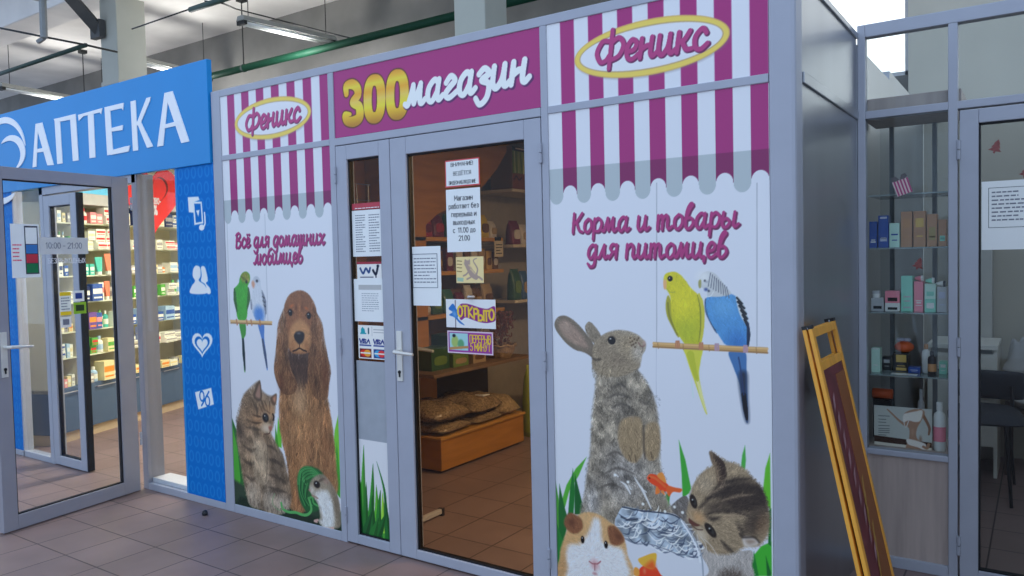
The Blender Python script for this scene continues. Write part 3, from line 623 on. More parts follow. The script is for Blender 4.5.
A.blob(T((400, 165))[0], .075, .07, (158, 142, 122), 0, .8); A.blob(T((425, 200))[0], .05, .06, (172, 166, 164), 0, .8); A.blob(T((330, 240))[0], .08, .05, (116, 104, 94), 0, .55); A.blob(T((260, 180))[0], .05, .08, (120, 108, 98), 0, .5); A.blob(T((380, 110))[0], .07, .02, (165, 156, 146), 0, .5)
A.clip(); A.fur(HD, 3600, .018, lambda a, b: -150, 35, .2, .5); A.fur(T((206, 225), (250, 240), (300, 300), (260, 330), (210, 320)), 300, .03, -110, 30, .25)
for a, b in ((385, 135), (395, 150), (405, 140), (400, 165), (412, 158), (418, 145), (392, 170), (425, 135), (408, 178), (385, 155)): A.blob(T((a, b))[0], .007, .007, (70, 55, 45), 0, .9)
A.line(T((425, 158), (440, 176), (456, 168)), .006, (120, 92, 90), .9); A.blob(T((452, 160))[0], .012, .018, (176, 150, 150), 0, .8); A.line(T((438, 205), (446, 190), (442, 178)), .005, (110, 100, 100), .7)
A.blob(T((296, 147))[0], .026, .025, (172, 160, 146), 0, .9, .5); A.blob(T((296, 146))[0], .020, .019, (22, 20, 22), 0, 1, .8); A.blob(T((290, 138))[0], .006, .005, (225, 228, 240), 0, 1); A.line(T((272, 150), (284, 128), (306, 126), (320, 142)), .004, (90, 78, 68), .8)
A.line(T((205, 232), (222, 240), (240, 236)), .01, (60, 54, 50), .7, soft=3)
# perch and budgies
T = A.T(640, 260, 3.489)
def budgie_feet(pts, col):
    for x, y in pts:
        for d in (-6, 0, 6): A.line(T((x + d * .8, y - 9), (x + d, y + 4), (x + d * .9, y + 13)), .006, col)
YT = T((152, 300), (216, 300), (212, 350), (206, 400), (218, 470), (234, 535), (226, 528), (208, 478), (192, 430), (176, 385), (160, 335)); A.poly(YT, (196, 198, 70)); A.line(T((200, 420), (216, 480), (232, 532)), [.012, .012, .003], (212, 214, 150)); A.line(T((180, 420), (186, 480)), .004, (190, 214, 225))
A.line(T((176, 330), (188, 380), (200, 420)), [.03, .022, .01], (172, 180, 50), .8)
YW = T((100, 124), (90, 148), (93, 192), (112, 234), (134, 270), (142, 240), (120, 180)); A.poly(YW, (160, 158, 52)); A.line(T((97, 150), (104, 200), (130, 260)), .008, (120, 122, 40), .8)
YB = T((82, 78), (86, 52), (105, 42), (130, 44), (156, 68), (178, 98), (200, 118), (218, 140), (223, 185), (222, 240), (211, 292), (185, 298), (160, 295), (142, 272), (124, 240), (112, 205), (108, 160), (106, 130), (96, 108), (86, 96)); A.poly(YB, (198, 192, 40)); A.clip(YB)
A.blob(T((165, 250))[0], .13, .15, (166, 178, 48), 0, .85); A.blob(T((150, 150))[0], .09, .1, (214, 208, 50), 0, .7); A.clip(); A.fur(YB, 900, .022, -75, 25, .07)
A.line(T((206, 118), (216, 170), (218, 230), (212, 285)), [.006, .02, .014, .005], (190, 186, 66)); A.line(T((200, 122), (210, 170), (211, 235), (205, 285)), [.003, .006, .006, .003], (120, 124, 40), .8)
A.poly(T((82, 72), (92, 70), (92, 98), (85, 102), (81, 90)), (214, 168, 120)); A.blob(T((105, 65))[0], .013, .013, (20, 18, 18), 0, 1, .7); A.blob(T((103, 63))[0], .004, .004, (230, 230, 235)); A.line(T((94, 100), (104, 112), (122, 112)), .004, (160, 160, 60), .7)
BT = T((310, 320), (366, 320), (372, 380), (374, 440), (377, 556), (369, 560), (356, 500), (346, 430), (326, 375)); A.poly(BT, (62, 108, 172)); A.poly(T((345, 400), (372, 395), (374, 470), (378, 556), (369, 560), (356, 500)), (36, 46, 72), 4); A.line(T((362, 470), (368, 520), (373, 556)), [.018, .018, .009], (18, 20, 30)); A.line(T((344, 340), (354, 400), (362, 470)), .006, (36, 56, 104), .8)
BW1 = T((226, 140), (234, 138), (248, 190), (270, 250), (262, 250), (240, 210), (227, 178)); A.poly(BW1, (58, 84, 130)); A.line(T((230, 150), (240, 200), (262, 244)), .006, (26, 32, 50))
BB = T((238, 122), (262, 108), (300, 112), (330, 124), (352, 140), (370, 180), (378, 230), (378, 285), (366, 322), (322, 304), (296, 292), (270, 255), (246, 215), (231, 175), (230, 145)); A.poly(BB, (76, 140, 208)); A.clip(BB); A.blob(T((290, 160))[0], .09, .07, (98, 160, 220), 0, .8); A.blob(T((340, 290))[0], .08, .08, (46, 104, 184), 0, .8); A.clip(); A.fur(BB, 900, .024, -70, 25, .08)
BW2 = T((334, 126), (350, 135), (366, 165), (376, 205), (377, 235), (362, 215), (345, 180)); A.poly(BW2, (196, 204, 218))
for q in ([(338, 132), (356, 152)], [(341, 146), (364, 168)], [(346, 160), (370, 188)], [(352, 176), (374, 205)], [(358, 192), (376, 222)], [(364, 208), (376, 234)]): A.line(T(*q), .008, (28, 32, 42))
A.line(T((376, 220), (379, 260), (376, 300)), [.008, .014, .008], (28, 40, 68))
BH = T((206, 88), (207, 62), (218, 46), (238, 39), (262, 48), (284, 72), (300, 95), (318, 118), (280, 128), (248, 128), (236, 126), (232, 105), (218, 98)); A.poly(BH, (186, 192, 206)); A.blob(T((222, 60))[0], .05, .045, (214, 220, 235), 0, .9)
for k in range(9): q = T((246 + k * 7, 60 + k * 6 - 14), (238 + k * 9, 92 + k * 5)); A.line(q, .004, (92, 98, 118), .8)
for q in ([(232, 128), (246, 126), (256, 112)], ): A.line(T(*q), .004, (205, 212, 228))
A.blob(T((232, 76))[0], .016, .008, (150, 156, 175), 0, .8); A.blob(T((226, 72))[0], .007, .007, (35, 35, 45), 0, .9); A.poly(T((205, 72), (213, 70), (213, 94), (207, 98), (203, 86)), (150, 150, 100)); A.blob(T((230, 103))[0], .013, .011, (40, 60, 130), 0, .9); A.blob(T((240, 108))[0], .008, .008, (30, 36, 70), 0, .9)
PH = T((45, 286), (446, 305), (446, 327), (45, 306)); A.poly(PH, (188, 150, 100), smooth=False); A.line(T((45, 291), (446, 310)), .006, (212, 178, 128), .8); A.line(T((45, 303), (446, 324)), .005, (132, 98, 66), .8)
for x in (62, 150, 240, 405): A.line(T((x, 286 + x * .047), (x + 2, 306 + x * .05)), .004, (150, 112, 74), .7)
budgie_feet([(131, 292), (213, 298)], (176, 120, 92)); budgie_feet([(268, 302), (368, 308)], (168, 140, 164))
# fish bowl, splash, goldfish
T = A.T(540, 432, 4)
BO = T((318, 330), (420, 322), (520, 324), (560, 345), (600, 400), (628, 440), (645, 490), (652, 580), (330, 590), (335, 500), (322, 420), (300, 370)); A.poly(BO, (203, 210, 232)); 
WA = T((330, 300), (372, 304), (440, 318), (520, 328), (562, 350), (596, 395), (616, 432), (616, 470), (602, 494), (574, 500), (528, 476), (480, 458), (440, 446), (400, 440), (368, 442), (330, 414), (302, 378), (306, 340)); A.poly(WA, (150, 164, 186)); A.mottle(WA, .03, .16)
for k in range(110):
    w_ = A; P_ = cat_rom(WA); c = P_[rng.integers(0, len(P_))] * rng.uniform(.05, 1) ; c = c + (1 - 0) * 0
    i = rng.integers(0, len(P_)); j = rng.integers(0, len(P_)); t = rng.uniform(.25, .75); c = P_[i] * t + P_[j] * (1 - t)
    an = rng.uniform(-.6, .3); L = rng.uniform(.012, .045)
    A.line([c, c + np.array([math.cos(an), math.sin(an)]) * L + [0, rng.uniform(-.008, .008)], c + np.array([math.cos(an + .5), math.sin(an + .5)]) * 1.8 * L], [.002, rng.uniform(.004, .009), .002], [(64, 76, 104), (222, 228, 244), (92, 104, 130), (232, 236, 248)][k % 4], .85)
A.line(T((330, 300), (400, 314), (520, 328), (562, 348)), .006, (60, 70, 92)); A.line(T((325, 340), (355, 352), (390, 348)), .008, (50, 60, 80), .8)
A.line(T((562, 348), (605, 405), (635, 462), (648, 510), (653, 580)), .006, (150, 160, 182)); A.line(T((566, 356), (600, 410), (628, 466), (641, 520)), .007, (226, 232, 246))
A.line(T((328, 420), (380, 446), (440, 449), (520, 476), (574, 502)), .004, (92, 104, 128), .8)
for q in ([(322, 198), (340, 210), (352, 228), (362, 248)], [(378, 182), (392, 205), (410, 232), (428, 270), (444, 305)], [(300, 168), (312, 178)], [(356, 215), (365, 230)], [(492, 232), (500, 252)], [(405, 225), (425, 240)]): A.line(T(*q), [.003, .012, .005], (218, 224, 240), .85)
for a, b in ((412, 288), (538, 300), (570, 322), (300, 172), (500, 318), (352, 200)): A.blob(T((a, b))[0], .008, .008, (228, 234, 246), 0, .9, .5)
F1 = T((428, 184), (440, 168), (465, 172), (490, 190), (515, 214), (522, 230), (505, 238), (482, 234), (465, 218), (440, 202)); A.poly(F1, (222, 72, 40)); A.poly(T((468, 176), (490, 162), (505, 205)), (232, 140, 70)); A.poly(T((512, 215), (540, 222), (568, 228), (560, 242), (532, 240), (516, 258), (505, 232)), (226, 96, 50)); A.poly(T((466, 216), (480, 240), (462, 248)), (236, 120, 60)); A.poly(T((492, 232), (500, 252), (484, 240)), (236, 130, 70)); A.line(T((436, 178), (462, 186), (500, 218)), .01, (238, 108, 60), .8); A.blob(T((438, 184))[0], .006, .006, (20, 16, 16))
F2 = T((392, 576), (400, 545), (430, 530), (462, 540), (480, 566), (490, 590), (395, 592)); A.poly(F2, (222, 66, 42)); A.poly(T((395, 548), (378, 542), (374, 570), (396, 576)), (234, 150, 70)); A.poly(T((412, 536), (392, 512), (408, 500), (462, 484), (464, 520), (452, 548)), (238, 172, 66)); A.poly(T((420, 540), (450, 515), (462, 550)), (230, 96, 46), 4); A.blob(T((418, 556))[0], .012, .02, (240, 150, 120), 0, .6)
# kitten's head
T = A.T(650, 440, 4.232)
KH = T((254, 50), (290, 72), (322, 92), (362, 102), (402, 126), (432, 160), (466, 195), (491, 250), (505, 320), (500, 390), (472, 436), (440, 452), (400, 452), (352, 476), (300, 482), (250, 470), (222, 440), (190, 390), (166, 345), (155, 310), (164, 270), (174, 215), (198, 165), (230, 130), (262, 110), (256, 80)); A.poly(KH, (146, 130, 112), 1.5); A.clip(KH)
A.blob(T((390, 240))[0], .14, .085, (52, 45, 44), 8, .95, .45); A.blob(T((270, 285))[0], .07, .03, (62, 54, 52), 20, .85); A.blob(T((440, 350))[0], .055, .1, (58, 50, 48), -35, .85, .2); A.blob(T((230, 190))[0], .06, .06, (166, 152, 138), 30, .7); A.blob(T((470, 360))[0], .04, .08, (124, 100, 80), -20, .6)
for P in ([(200, 300), (235, 262), (290, 205), (350, 172), (420, 165)], [(225, 318), (290, 302), (360, 305), (420, 330)], [(300, 425), (325, 455), (352, 474)], [(236, 250), (300, 230), (340, 200)], [(235, 330), (265, 335), (292, 328)], [(360, 345), (385, 390), (402, 430)], [(430, 240), (470, 260), (492, 300)], [(420, 200), (455, 210), (478, 240)]): A.line(T(*P), [.006, .018, .006], (48, 42, 42), .8, soft=4)
for P in ([(300, 260), (360, 240), (430, 232)], [(310, 330), (350, 318), (400, 322)], [(250, 235), (300, 200), (330, 190)]): A.line(T(*P), [.004, .01, .004], (160, 140, 122), .7, soft=3)
A.clip(); A.fur(KH, 5200, .022, lambda a, b: math.degrees(math.atan2(b - T((180, 345))[0][1], a - T((180, 345))[0][0])), 24, .2, .5, over=.45)
E1 = T((254, 50), (286, 72), (312, 100), (322, 150), (300, 182), (288, 188), (280, 130), (262, 86)); A.poly(E1, (56, 46, 44), 2); A.line(T((256, 56), (268, 90), (284, 135), (290, 178)), .01, (130, 112, 96), .8, soft=3); A.fur(E1, 250, .03, 60, 25, .25)
A.poly(T((392, 415), (420, 408), (445, 418), (462, 434), (440, 448), (402, 450)), (196, 190, 192), 2); A.poly(T((405, 425), (430, 420), (448, 432), (420, 442)), (150, 134, 128), 3); A.line(T((380, 400), (395, 412), (440, 412), (462, 432)), .008, (50, 44, 42), .8, soft=3)
A.blob(T((205, 328))[0], .05, .042, (186, 148, 112), -30, .85); A.blob(T((215, 400))[0], .05, .04, (196, 186, 176), -40, .8); A.blob(T((165, 335))[0], .02, .03, (180, 160, 140), -40, .6)
A.poly(T((164, 330), (178, 340), (196, 352), (212, 360), (198, 366), (178, 360), (165, 348)), (92, 58, 54)); A.line(T((178, 362), (200, 378), (222, 380)), .006, (90, 70, 64), .8)
for c, an, rx, rz in (((184, 260), -75, .03, .014), ((256, 382), -50, .034, .016)):
    q = T(c)[0]; A.blob(q, rx * 1.3, rz * 1.6, (190, 176, 158), an, .7); A.blob(q, rx * 1.1, rz * 1.2, (40, 34, 34), an, 1, .7); A.blob((q[0] + .003, q[1]), rx * .7, rz * .7, (70, 74, 76), an, .9); A.blob(q, rx * .4, rz * .6, (14, 12, 14), an, 1); A.blob((q[0] - .004, q[1] + .006), .005, .005, (210, 216, 226))
for P in ([(200, 400), (205, 440), (212, 480)], [(215, 410), (235, 440), (240, 470)], [(190, 385), (180, 400), (175, 430)], [(230, 420), (260, 450), (290, 500)]): A.line(T(*P), .0025, (214, 214, 224), .7)
# guinea pig
T = A.T(550, 440, 4.235)
GP = T((42, 500), (46, 460), (62, 410), (84, 352), (112, 322), (160, 306), (210, 318), (250, 346), (288, 376), (314, 420), (326, 480), (334, 590), (42, 590)); A.poly(GP, (196, 158, 116), 2); A.clip(GP)
A.blob(T((60, 540))[0], .06, .12, (176, 136, 98), 0, .7); A.blob(T((150, 340))[0], .06, .04, (206, 170, 128), 0, .7)
GW = T((184, 336), (206, 336), (216, 370), (222, 430), (262, 448), (300, 460), (318, 500), (320, 590), (88, 590), (76, 540), (70, 480), (84, 444), (128, 440), (156, 404), (174, 366)); A.poly(GW, (214, 216, 230), 4)
A.clip(); A.fur(GP, 2600, .02, lambda a, b: math.degrees(math.atan2(b - T((190, 500))[0][1], a - T((190, 500))[0][0])), 22, .09, .5)
for P in (T((64, 328), (84, 308), (112, 318), (134, 338), (138, 372), (112, 396), (82, 388), (60, 358)), T((244, 372), (272, 364), (300, 392), (314, 420), (310, 434), (284, 446), (256, 434))): A.poly(P, (128, 84, 62), 2); A.fur(P, 120, .02, -60, 25, .2)
A.blob(T((92, 350))[0], .03, .03, (92, 56, 44), 0, .8); A.blob(T((290, 410))[0], .035, .025, (98, 60, 46), -30, .8)
for c in ((138, 422), (237, 443)): q = T(c)[0]; A.blob(q, .013, .022, (60, 44, 38), 0, .9, .3); A.blob(q, .010, .018, (16, 14, 16), 0, 1, .7); A.blob((q[0] - .002, q[1] + .007), .004, .005, (220, 224, 235))
A.blob(T((190, 528))[0], .034, .04, (196, 150, 162), 0, .9); A.line(T((166, 514), (180, 524), (190, 524), (202, 524), (214, 514)), .006, (160, 96, 108), .9); A.line(T((190, 524), (190, 552)), .005, (150, 100, 110), .9); A.blob(T((190, 566))[0], .02, .012, (176, 120, 130), 0, .8)
tag(A.build('pet_poster', M_PRINT), 'tall awning poster of a rabbit, yellow and blue budgies, guinea pig and kitten', 'poster')

# ------------------------------------------------------------------ left poster: spaniel, kitten, budgies, hamster
A = Art(PF, -3.172, -2.254, .05, 2.1, .0035, (208, 214, 236), white=(206, 213, 235)); WHT = (208, 214, 236); T0 = A.T()
zs = (FAC.at(221, 200)[1] + FAC.at(332, 191)[1]) / 2; zb = (FAC.at(233, 216)[1] + FAC.at(325, 211)[1]) / 2
awning_low(A, -3.172, -2.254, zs, zb)
T = A.T(220, 220, 8.53); xh = zx(290, 240, 10)
A.line(T0((227, 222), (230, 322)), .004, (165, 172, 192)); A.line(T0((264.8, 214), (268, 324)), .004, (165, 172, 192))
p = T((132, 236), (892, 204)); A.script('Всё для домашних', p[0], p[1], xh, CT, .225, (.006, -.005, (105, 35, 85)))
p = T((290, 376), (705, 362)); A.script('любимцев', p[0], p[1], xh, CT, .225, (.006, -.005, (105, 35, 85)))
# grass and dark ground
T = A.T(228, 370, 3.84)
GR = [((40, 105, 50), [(14, 180), (40, 250), (58, 330), (66, 470), (52, 515), (18, 500), (10, 300)]), ((70, 160, 55), [(14, 200), (36, 300), (48, 420), (40, 500), (24, 480), (14, 320)]), ((95, 185, 60), [(192, 182), (206, 240), (206, 300), (186, 290)]), ((60, 140, 45), [(182, 210), (196, 300), (180, 290)])]
blades(A, T, GR)
T = A.T(270, 400, 4.267)
blades(A, T, [((112, 190, 62), [(296, 40), (300, 380), (285, 400), (266, 260), (276, 130)]), ((60, 150, 50), [(285, 180), (300, 330), (300, 420), (270, 380)])])
blades(A, T0, [((40, 62, 48), [(232, 478), (262, 498), (300, 505), (341, 512), (342, 534), (233, 508)]), ((26, 44, 34), [(240, 496), (341, 524), (342, 534), (234, 508)])], 3)
# spaniel body
DB = T0((284, 372), (280, 392), (279, 412), (280, 428), (283, 444), (287, 460), (289, 485), (288, 505), (303, 512), (307, 496), (316, 482), (337, 492), (336, 464), (334, 442), (331, 418), (327, 394), (324, 374), (305, 366)); A.poly(DB, (142, 102, 72), 2); A.clip(DB)
A.blob(T0((300, 415))[0], .14, .2, (168, 124, 88), 0, .7); A.blob(T0((296, 470))[0], .08, .16, (150, 104, 70), 0, .7); A.blob(T0((326, 440))[0], .07, .3, (108, 72, 50), 0, .6); A.blob(T0((298, 498))[0], .09, .08, (166, 112, 76), 0, .7); A.blob(T0((312, 450))[0], .02, .22, (92, 62, 46), 0, .5); A.mottle(DB, .05, .12, sx=.5); A.clip()
A.fur(DB, 5200, .055, lambda a, b: -90 + 24 * math.sin(a * 50 + b * 18), 16, .26, .55); A.fur(DB, 350, .09, -92, 16, .1, .6, tint=(222, 190, 150)); A.fur(DB, 300, .08, -92, 16, .1, .6, tint=(60, 38, 30))
T = A.T(265, 285, 4.8)
EL = T((94, 110), (100, 160), (110, 250), (112, 330), (122, 400), (152, 470), (140, 512), (100, 522), (70, 492), (48, 430), (46, 370), (56, 290), (60, 210), (72, 160)); ER = T((232, 100), (250, 140), (272, 182), (284, 255), (300, 345), (315, 414), (304, 480), (298, 538), (256, 548), (228, 512), (206, 420), (212, 330), (216, 260), (224, 190))
HE = T((92, 120), (96, 88), (115, 50), (145, 31), (178, 28), (208, 45), (232, 80), (246, 125), (240, 190), (232, 270), (214, 318), (165, 330), (120, 315), (104, 240), (96, 170))
CH = T((110, 310), (214, 310), (212, 400), (200, 460), (165, 470), (130, 440)); A.poly(CH, (70, 52, 46), 4); A.fur(CH, 500, .06, -90, 18, .25); A.blob(T((165, 540))[0], .1, .16, (172, 140, 112), 0, .8); A.fur(T((130, 440), (205, 440), (215, 576), (120, 576)), 500, .08, -90, 14, .2)
A.poly(HE, (132, 88, 62), 1.5); A.clip(HE); A.blob(T((175, 60))[0], .12, .08, (112, 74, 54), 0, .6); A.blob(T((165, 120))[0], .03, .14, (158, 104, 68), 0, .7); A.clip(); A.fur(HE, 2400, .025, 90, 60, .14)
for E_ in (EL, ER):
    A.poly(E_, (108, 74, 54), 2); A.clip(E_); A.mottle(E_, .055, .16, sx=.4); A.clip(); A.fur(E_, 3000, .06, lambda a, b: -92 + 26 * math.sin(b * 40 + a * 30), 14, .26, .55, over=.1); A.fur(E_, 220, .07, lambda a, b: -92 + 26 * math.sin(b * 40 + a * 30), 16, .1, .65, tint=(232, 186, 134), over=.05); A.fur(E_, 160, .07, -92, 16, .1, .6, tint=(20, 8, 6), over=.05)
A.blob(T((78, 470))[0], .05, .09, (84, 46, 34), 0, .5); A.blob(T((288, 430))[0], .05, .14, (84, 46, 34), 0, .5)
A.poly(T((120, 215), (140, 180), (170, 165), (200, 185), (218, 225), (216, 290), (195, 318), (165, 322), (132, 312), (114, 275)), (176, 128, 90), 4); A.blob(T((135, 285))[0], .04, .05, (140, 92, 62), 0, .6); A.blob(T((200, 290))[0], .04, .05, (140, 92, 62), 0, .6); A.fur(HE, 500, .035, -90, 50, .12)
A.poly(T((140, 238), (152, 224), (172, 222), (188, 232), (188, 256), (178, 276), (165, 284), (152, 274), (141, 256)), (38, 34, 38), 1.5); A.blob(T((162, 232))[0], .03, .012, (110, 108, 116), 0, .7); A.line(T((165, 284), (165, 304)), .007, (60, 40, 34)); A.line(T((134, 318), (150, 312), (165, 304), (182, 312), (198, 318)), .01, (50, 34, 30))
for c in ((122, 133), (210, 148)): q = T(c)[0]; A.blob(q, .03, .03, (86, 52, 36), 0, .9); A.blob(q, .020, .021, (22, 18, 18), 0, 1, .7); A.blob((q[0] - .004, q[1] + .008), .006, .006, (200, 200, 210)); A.line([(q[0] - .028, q[1] - .002), (q[0], q[1] + .022), (q[0] + .028, q[1] - .002)], .005, (60, 34, 24), .8)
A.blob(T((128, 100))[0], .03, .014, (176, 96, 54), 20, .85); A.blob(T((198, 112))[0], .03, .014, (176, 96, 54), -20, .85); A.blob(T((150, 110))[0], .02, .03, (88, 52, 36), 0, .5); A.blob(T((178, 110))[0], .02, .03, (88, 52, 36), 0, .5)
# kitten
T = A.T(228, 370, 3.84)
KI = T((120, 42), (126, 72), (150, 95), (174, 100), (186, 95), (182, 130), (178, 170), (172, 215), (164, 240), (190, 290), (212, 330), (230, 400), (242, 470), (236, 525), (195, 552), (150, 545), (120, 532), (85, 515), (70, 470), (55, 400), (44, 330), (34, 270), (34, 210), (48, 150), (58, 100), (85, 68)); A.poly(KI, (128, 108, 92), 2.5); A.clip(KI)
A.blob(T((120, 190))[0], .3, .16, (140, 108, 84), 0, .6); A.blob(T((120, 330))[0], .1, .28, (178, 158, 140), 10, .8); A.blob(T((95, 480))[0], .12, .18, (164, 150, 140), 0, .7); A.blob(T((160, 500))[0], .1, .2, (160, 148, 140), 0, .7); A.blob(T((210, 510))[0], .12, .1, (168, 160, 158), 0, .7); A.blob(T((50, 230))[0], .08, .1, (56, 48, 46), 0, .6); A.blob(T((190, 400))[0], .12, .3, (92, 82, 76), 0, .5); A.mottle(KI, .045, .14)
A.clip(); A.fur(KI, 4600, .036, lambda a, b: -85 if b < .95 else -160, 32, .24, .55, over=.4); A.fur(T((34, 200), (50, 130), (90, 80), (100, 180), (60, 260)), 700, .045, 150, 30, .25, over=.3)
A.clip(KI)
for P in ([(60, 290), (90, 310), (110, 300)], [(55, 340), (85, 360), (105, 352)], [(62, 400), (90, 420), (110, 410)], [(150, 290), (175, 300), (192, 320)], [(150, 340), (180, 350), (210, 370)], [(150, 400), (185, 410), (220, 430)], [(160, 450), (190, 460), (225, 470)], [(70, 190), (100, 200), (130, 190)], [(70, 220), (100, 225), (125, 230)], [(95, 120), (110, 150), (112, 175)], [(125, 110), (135, 140), (140, 160)]): A.line(T(*P), [.008, .024, .008], (60, 52, 48), .6, soft=3)
A.clip(); A.fur(KI, 1600, .028, -85, 30, .16, .4)
A.fur(T((100, 280), (140, 275), (160, 340), (150, 430), (110, 430), (90, 340)), 500, .035, -88, 18, .1, .6, tint=(255, 236, 214)); A.fur(T((75, 440), (120, 440), (120, 530), (80, 512)), 300, .03, -85, 20, .1, .6, tint=(250, 240, 232)); A.fur(T((135, 470), (200, 480), (225, 545), (150, 545)), 400, .03, -85, 20, .1, .6, tint=(250, 240, 232))
A.clip(KI); A.blob(T((112, 195))[0], .10, .05, (176, 132, 98), 0, .6); A.blob(T((150, 222))[0], .085, .05, (214, 196, 180), 0, .75); A.blob(T((165, 160))[0], .05, .05, (170, 130, 98), 0, .6)
for q in ([(95, 172), (115, 178), (130, 180)], [(92, 200), (110, 204), (128, 202)], [(120, 130), (128, 150), (136, 166)], [(140, 120), (148, 140), (152, 158)], [(160, 120), (160, 140), (160, 156)]): A.line(T(*q), [.006, .014, .005], (64, 50, 44), .75, soft=2)
A.clip()
A.poly(T((96, 100), (104, 72), (121, 40), (128, 72), (130, 110), (116, 120)), (88, 74, 66), 1.5); A.poly(T((106, 100), (112, 76), (121, 54), (124, 84), (122, 108)), (150, 118, 108), 2); A.poly(T((164, 108), (186, 92), (183, 132), (170, 132)), (96, 76, 64), 1.5); A.poly(T((172, 110), (183, 100), (181, 124)), (176, 126, 106), 2); A.blob(T((150, 150))[0], .10, .05, (166, 130, 100), 0, .6)
A.blob(T((143, 182))[0], .05, .045, (200, 178, 158), 0, .85); A.blob(T((144, 183))[0], .036, .034, (30, 28, 30), 0, 1, .6); A.blob(T((146, 183))[0], .018, .02, (92, 110, 124), 0, .9); A.blob(T((146, 183))[0], .008, .014, (12, 12, 14)); A.blob(T((141, 176))[0], .007, .007, (220, 224, 234))
A.blob(T((150, 225))[0], .08, .04, (196, 180, 168), 0, .8); A.poly(T((156, 218), (168, 216), (168, 230), (160, 232)), (150, 92, 84), 2); A.line(T((162, 232), (158, 244), (140, 246)), .007, (90, 66, 60)); A.line(T((172, 170), (176, 180), (174, 192)), .014, (40, 34, 34), .9); A.line(T((130, 120), (140, 150), (160, 165)), .01, (80, 62, 54), .6, soft=3)
for P in ([(85, 505), (100, 512), (118, 522)], [(135, 535), (150, 540), (168, 545)], [(190, 540), (205, 540), (220, 535)]):
    for a, b in P: A.line(T((a, b - 8), (a + 1, b + 6)), .008, (92, 80, 76), .7)
A.line(T((150, 240), (152, 330), (146, 430)), .006, (72, 66, 60), .5)
# budgies
T = A.T(225, 265, 5.76)
GT = T((82, 330), (116, 330), (120, 395), (108, 430), (112, 500), (118, 606), (110, 606), (104, 500), (96, 420)); A.poly(GT, (62, 140, 58)); A.line(T((104, 430), (108, 510), (115, 604)), [.02, .026, .012], (34, 50, 60))
GB = T((84, 78), (98, 48), (122, 38), (142, 56), (143, 92), (131, 122), (138, 178), (130, 240), (126, 300), (108, 320), (76, 312), (64, 260), (54, 200), (51, 142), (66, 122), (80, 102)); A.poly(GB, (64, 160, 54)); A.clip(GB); A.blob(T((116, 68))[0], .06, .045, (134, 136, 62), 0, .95, .4); A.clip(); A.line(T((55, 140), (58, 200), (68, 262)), [.015, .03, .012], (44, 84, 44), .9); A.line(T((134, 135), (137, 190), (128, 250)), [.015, .03, .012], (52, 96, 48), .9); A.fur(GB, 500, .03, -88, 22, .12)
for k in range(6): A.line(T((90 + k * 3, 84 + k * 4 - 20), (110 + k * 4, 92 + k * 4 - 20)), .005, (92, 100, 50), .6)
A.blob(T((124, 98))[0], .02, .016, (40, 44, 40)); A.blob(T((134, 88))[0], .016, .02, (188, 160, 92), 0, .8)
WT = T((190, 340), (224, 340), (226, 420), (236, 500), (246, 592), (238, 592), (214, 440)); A.poly(WT, (76, 120, 198)); A.line(T((216, 430), (230, 510), (242, 590)), [.016, .024, .01], (70, 84, 120))
WB = T((155, 102), (160, 82), (172, 66), (188, 66), (202, 86), (211, 140), (226, 200), (236, 260), (230, 320), (190, 328), (165, 292), (150, 240), (149, 200), (158, 150)); A.poly(WB, (196, 204, 226)); A.clip(WB); A.blob(T((195, 282))[0], .07, .07, (72, 124, 206), 10, .95, .3); A.blob(T((180, 80))[0], .04, .03, (164, 172, 196), 0, .7); A.clip(); A.line(T((213, 150), (228, 210), (236, 280)), [.01, .03, .01], (112, 120, 144), .9); A.line(T((150, 205), (153, 250)), .016, (120, 128, 150), .8)
for q in ([(215, 180), (226, 190)], [(218, 205), (230, 215)], [(222, 230), (234, 240)]): A.line(T(*q), .007, (52, 58, 74))
A.fur(WB, 300, .03, -80, 22, .06); A.blob(T((184, 92))[0], .018, .014, (30, 32, 44)); A.poly(T((154, 98), (164, 92), (172, 110), (166, 132), (156, 122)), (198, 150, 134), 2)
PE = T((32, 316), (270, 324), (270, 346), (32, 337)); A.poly(PE, (192, 156, 112), smooth=False); A.line(T((32, 321), (270, 329)), .01, (214, 182, 138), .8); A.line(T((32, 334), (270, 343)), .006, (132, 100, 72), .8)
for x in (66, 124, 150, 200): A.line(T((x, 314 + x * .03), (x + 4, 340 + x * .03)), .014, (170, 118, 88), .8)
# yarn ball and hamster
T = A.T(270, 400, 4.267)
YB = T((116, 350), (122, 310), (145, 284), (185, 286), (222, 310), (240, 360), (235, 430), (205, 470), (160, 478), (128, 430)); A.poly(YB, (34, 92, 52), 2)
for k in range(16):
    o = k / 16; A.line(T((118 + 40 * o, 360 + 80 * o * (k % 2)), (130 + 20 * o, 300 + 50 * o), (175 + 15 * o, 290 + 40 * o), (225 - 20 * o, 330 + 60 * o)), [.006, .012, .006], [(70, 160, 90), (24, 78, 44), (96, 180, 110), (44, 120, 66)][k % 4], .85)
for k in range(6): A.line(T((128 + 8 * k, 300 + 14 * k), (126 + 6 * k, 380 + 8 * k), (150 + 8 * k, 450)), .009, [(58, 140, 78), (22, 70, 40)][k % 2], .8)
A.line(T((48, 440), (55, 465), (80, 478), (110, 480), (140, 490), (162, 488), (176, 470), (172, 440), (165, 420)), .016, (84, 165, 96)); A.line(T((165, 420), (180, 415), (186, 440), (205, 452)), .012, (70, 150, 84))
A.line(T((60, 455), (40, 470), (10, 440), (20, 400)), .007, (120, 150, 116), .8)
HM = T((168, 382), (172, 350), (192, 326), (224, 318), (250, 342), (280, 388), (296, 440), (300, 500), (296, 542), (236, 546), (206, 516), (214, 500), (205, 445), (182, 410)); A.poly(HM, (148, 136, 124), 2); A.clip(HM)
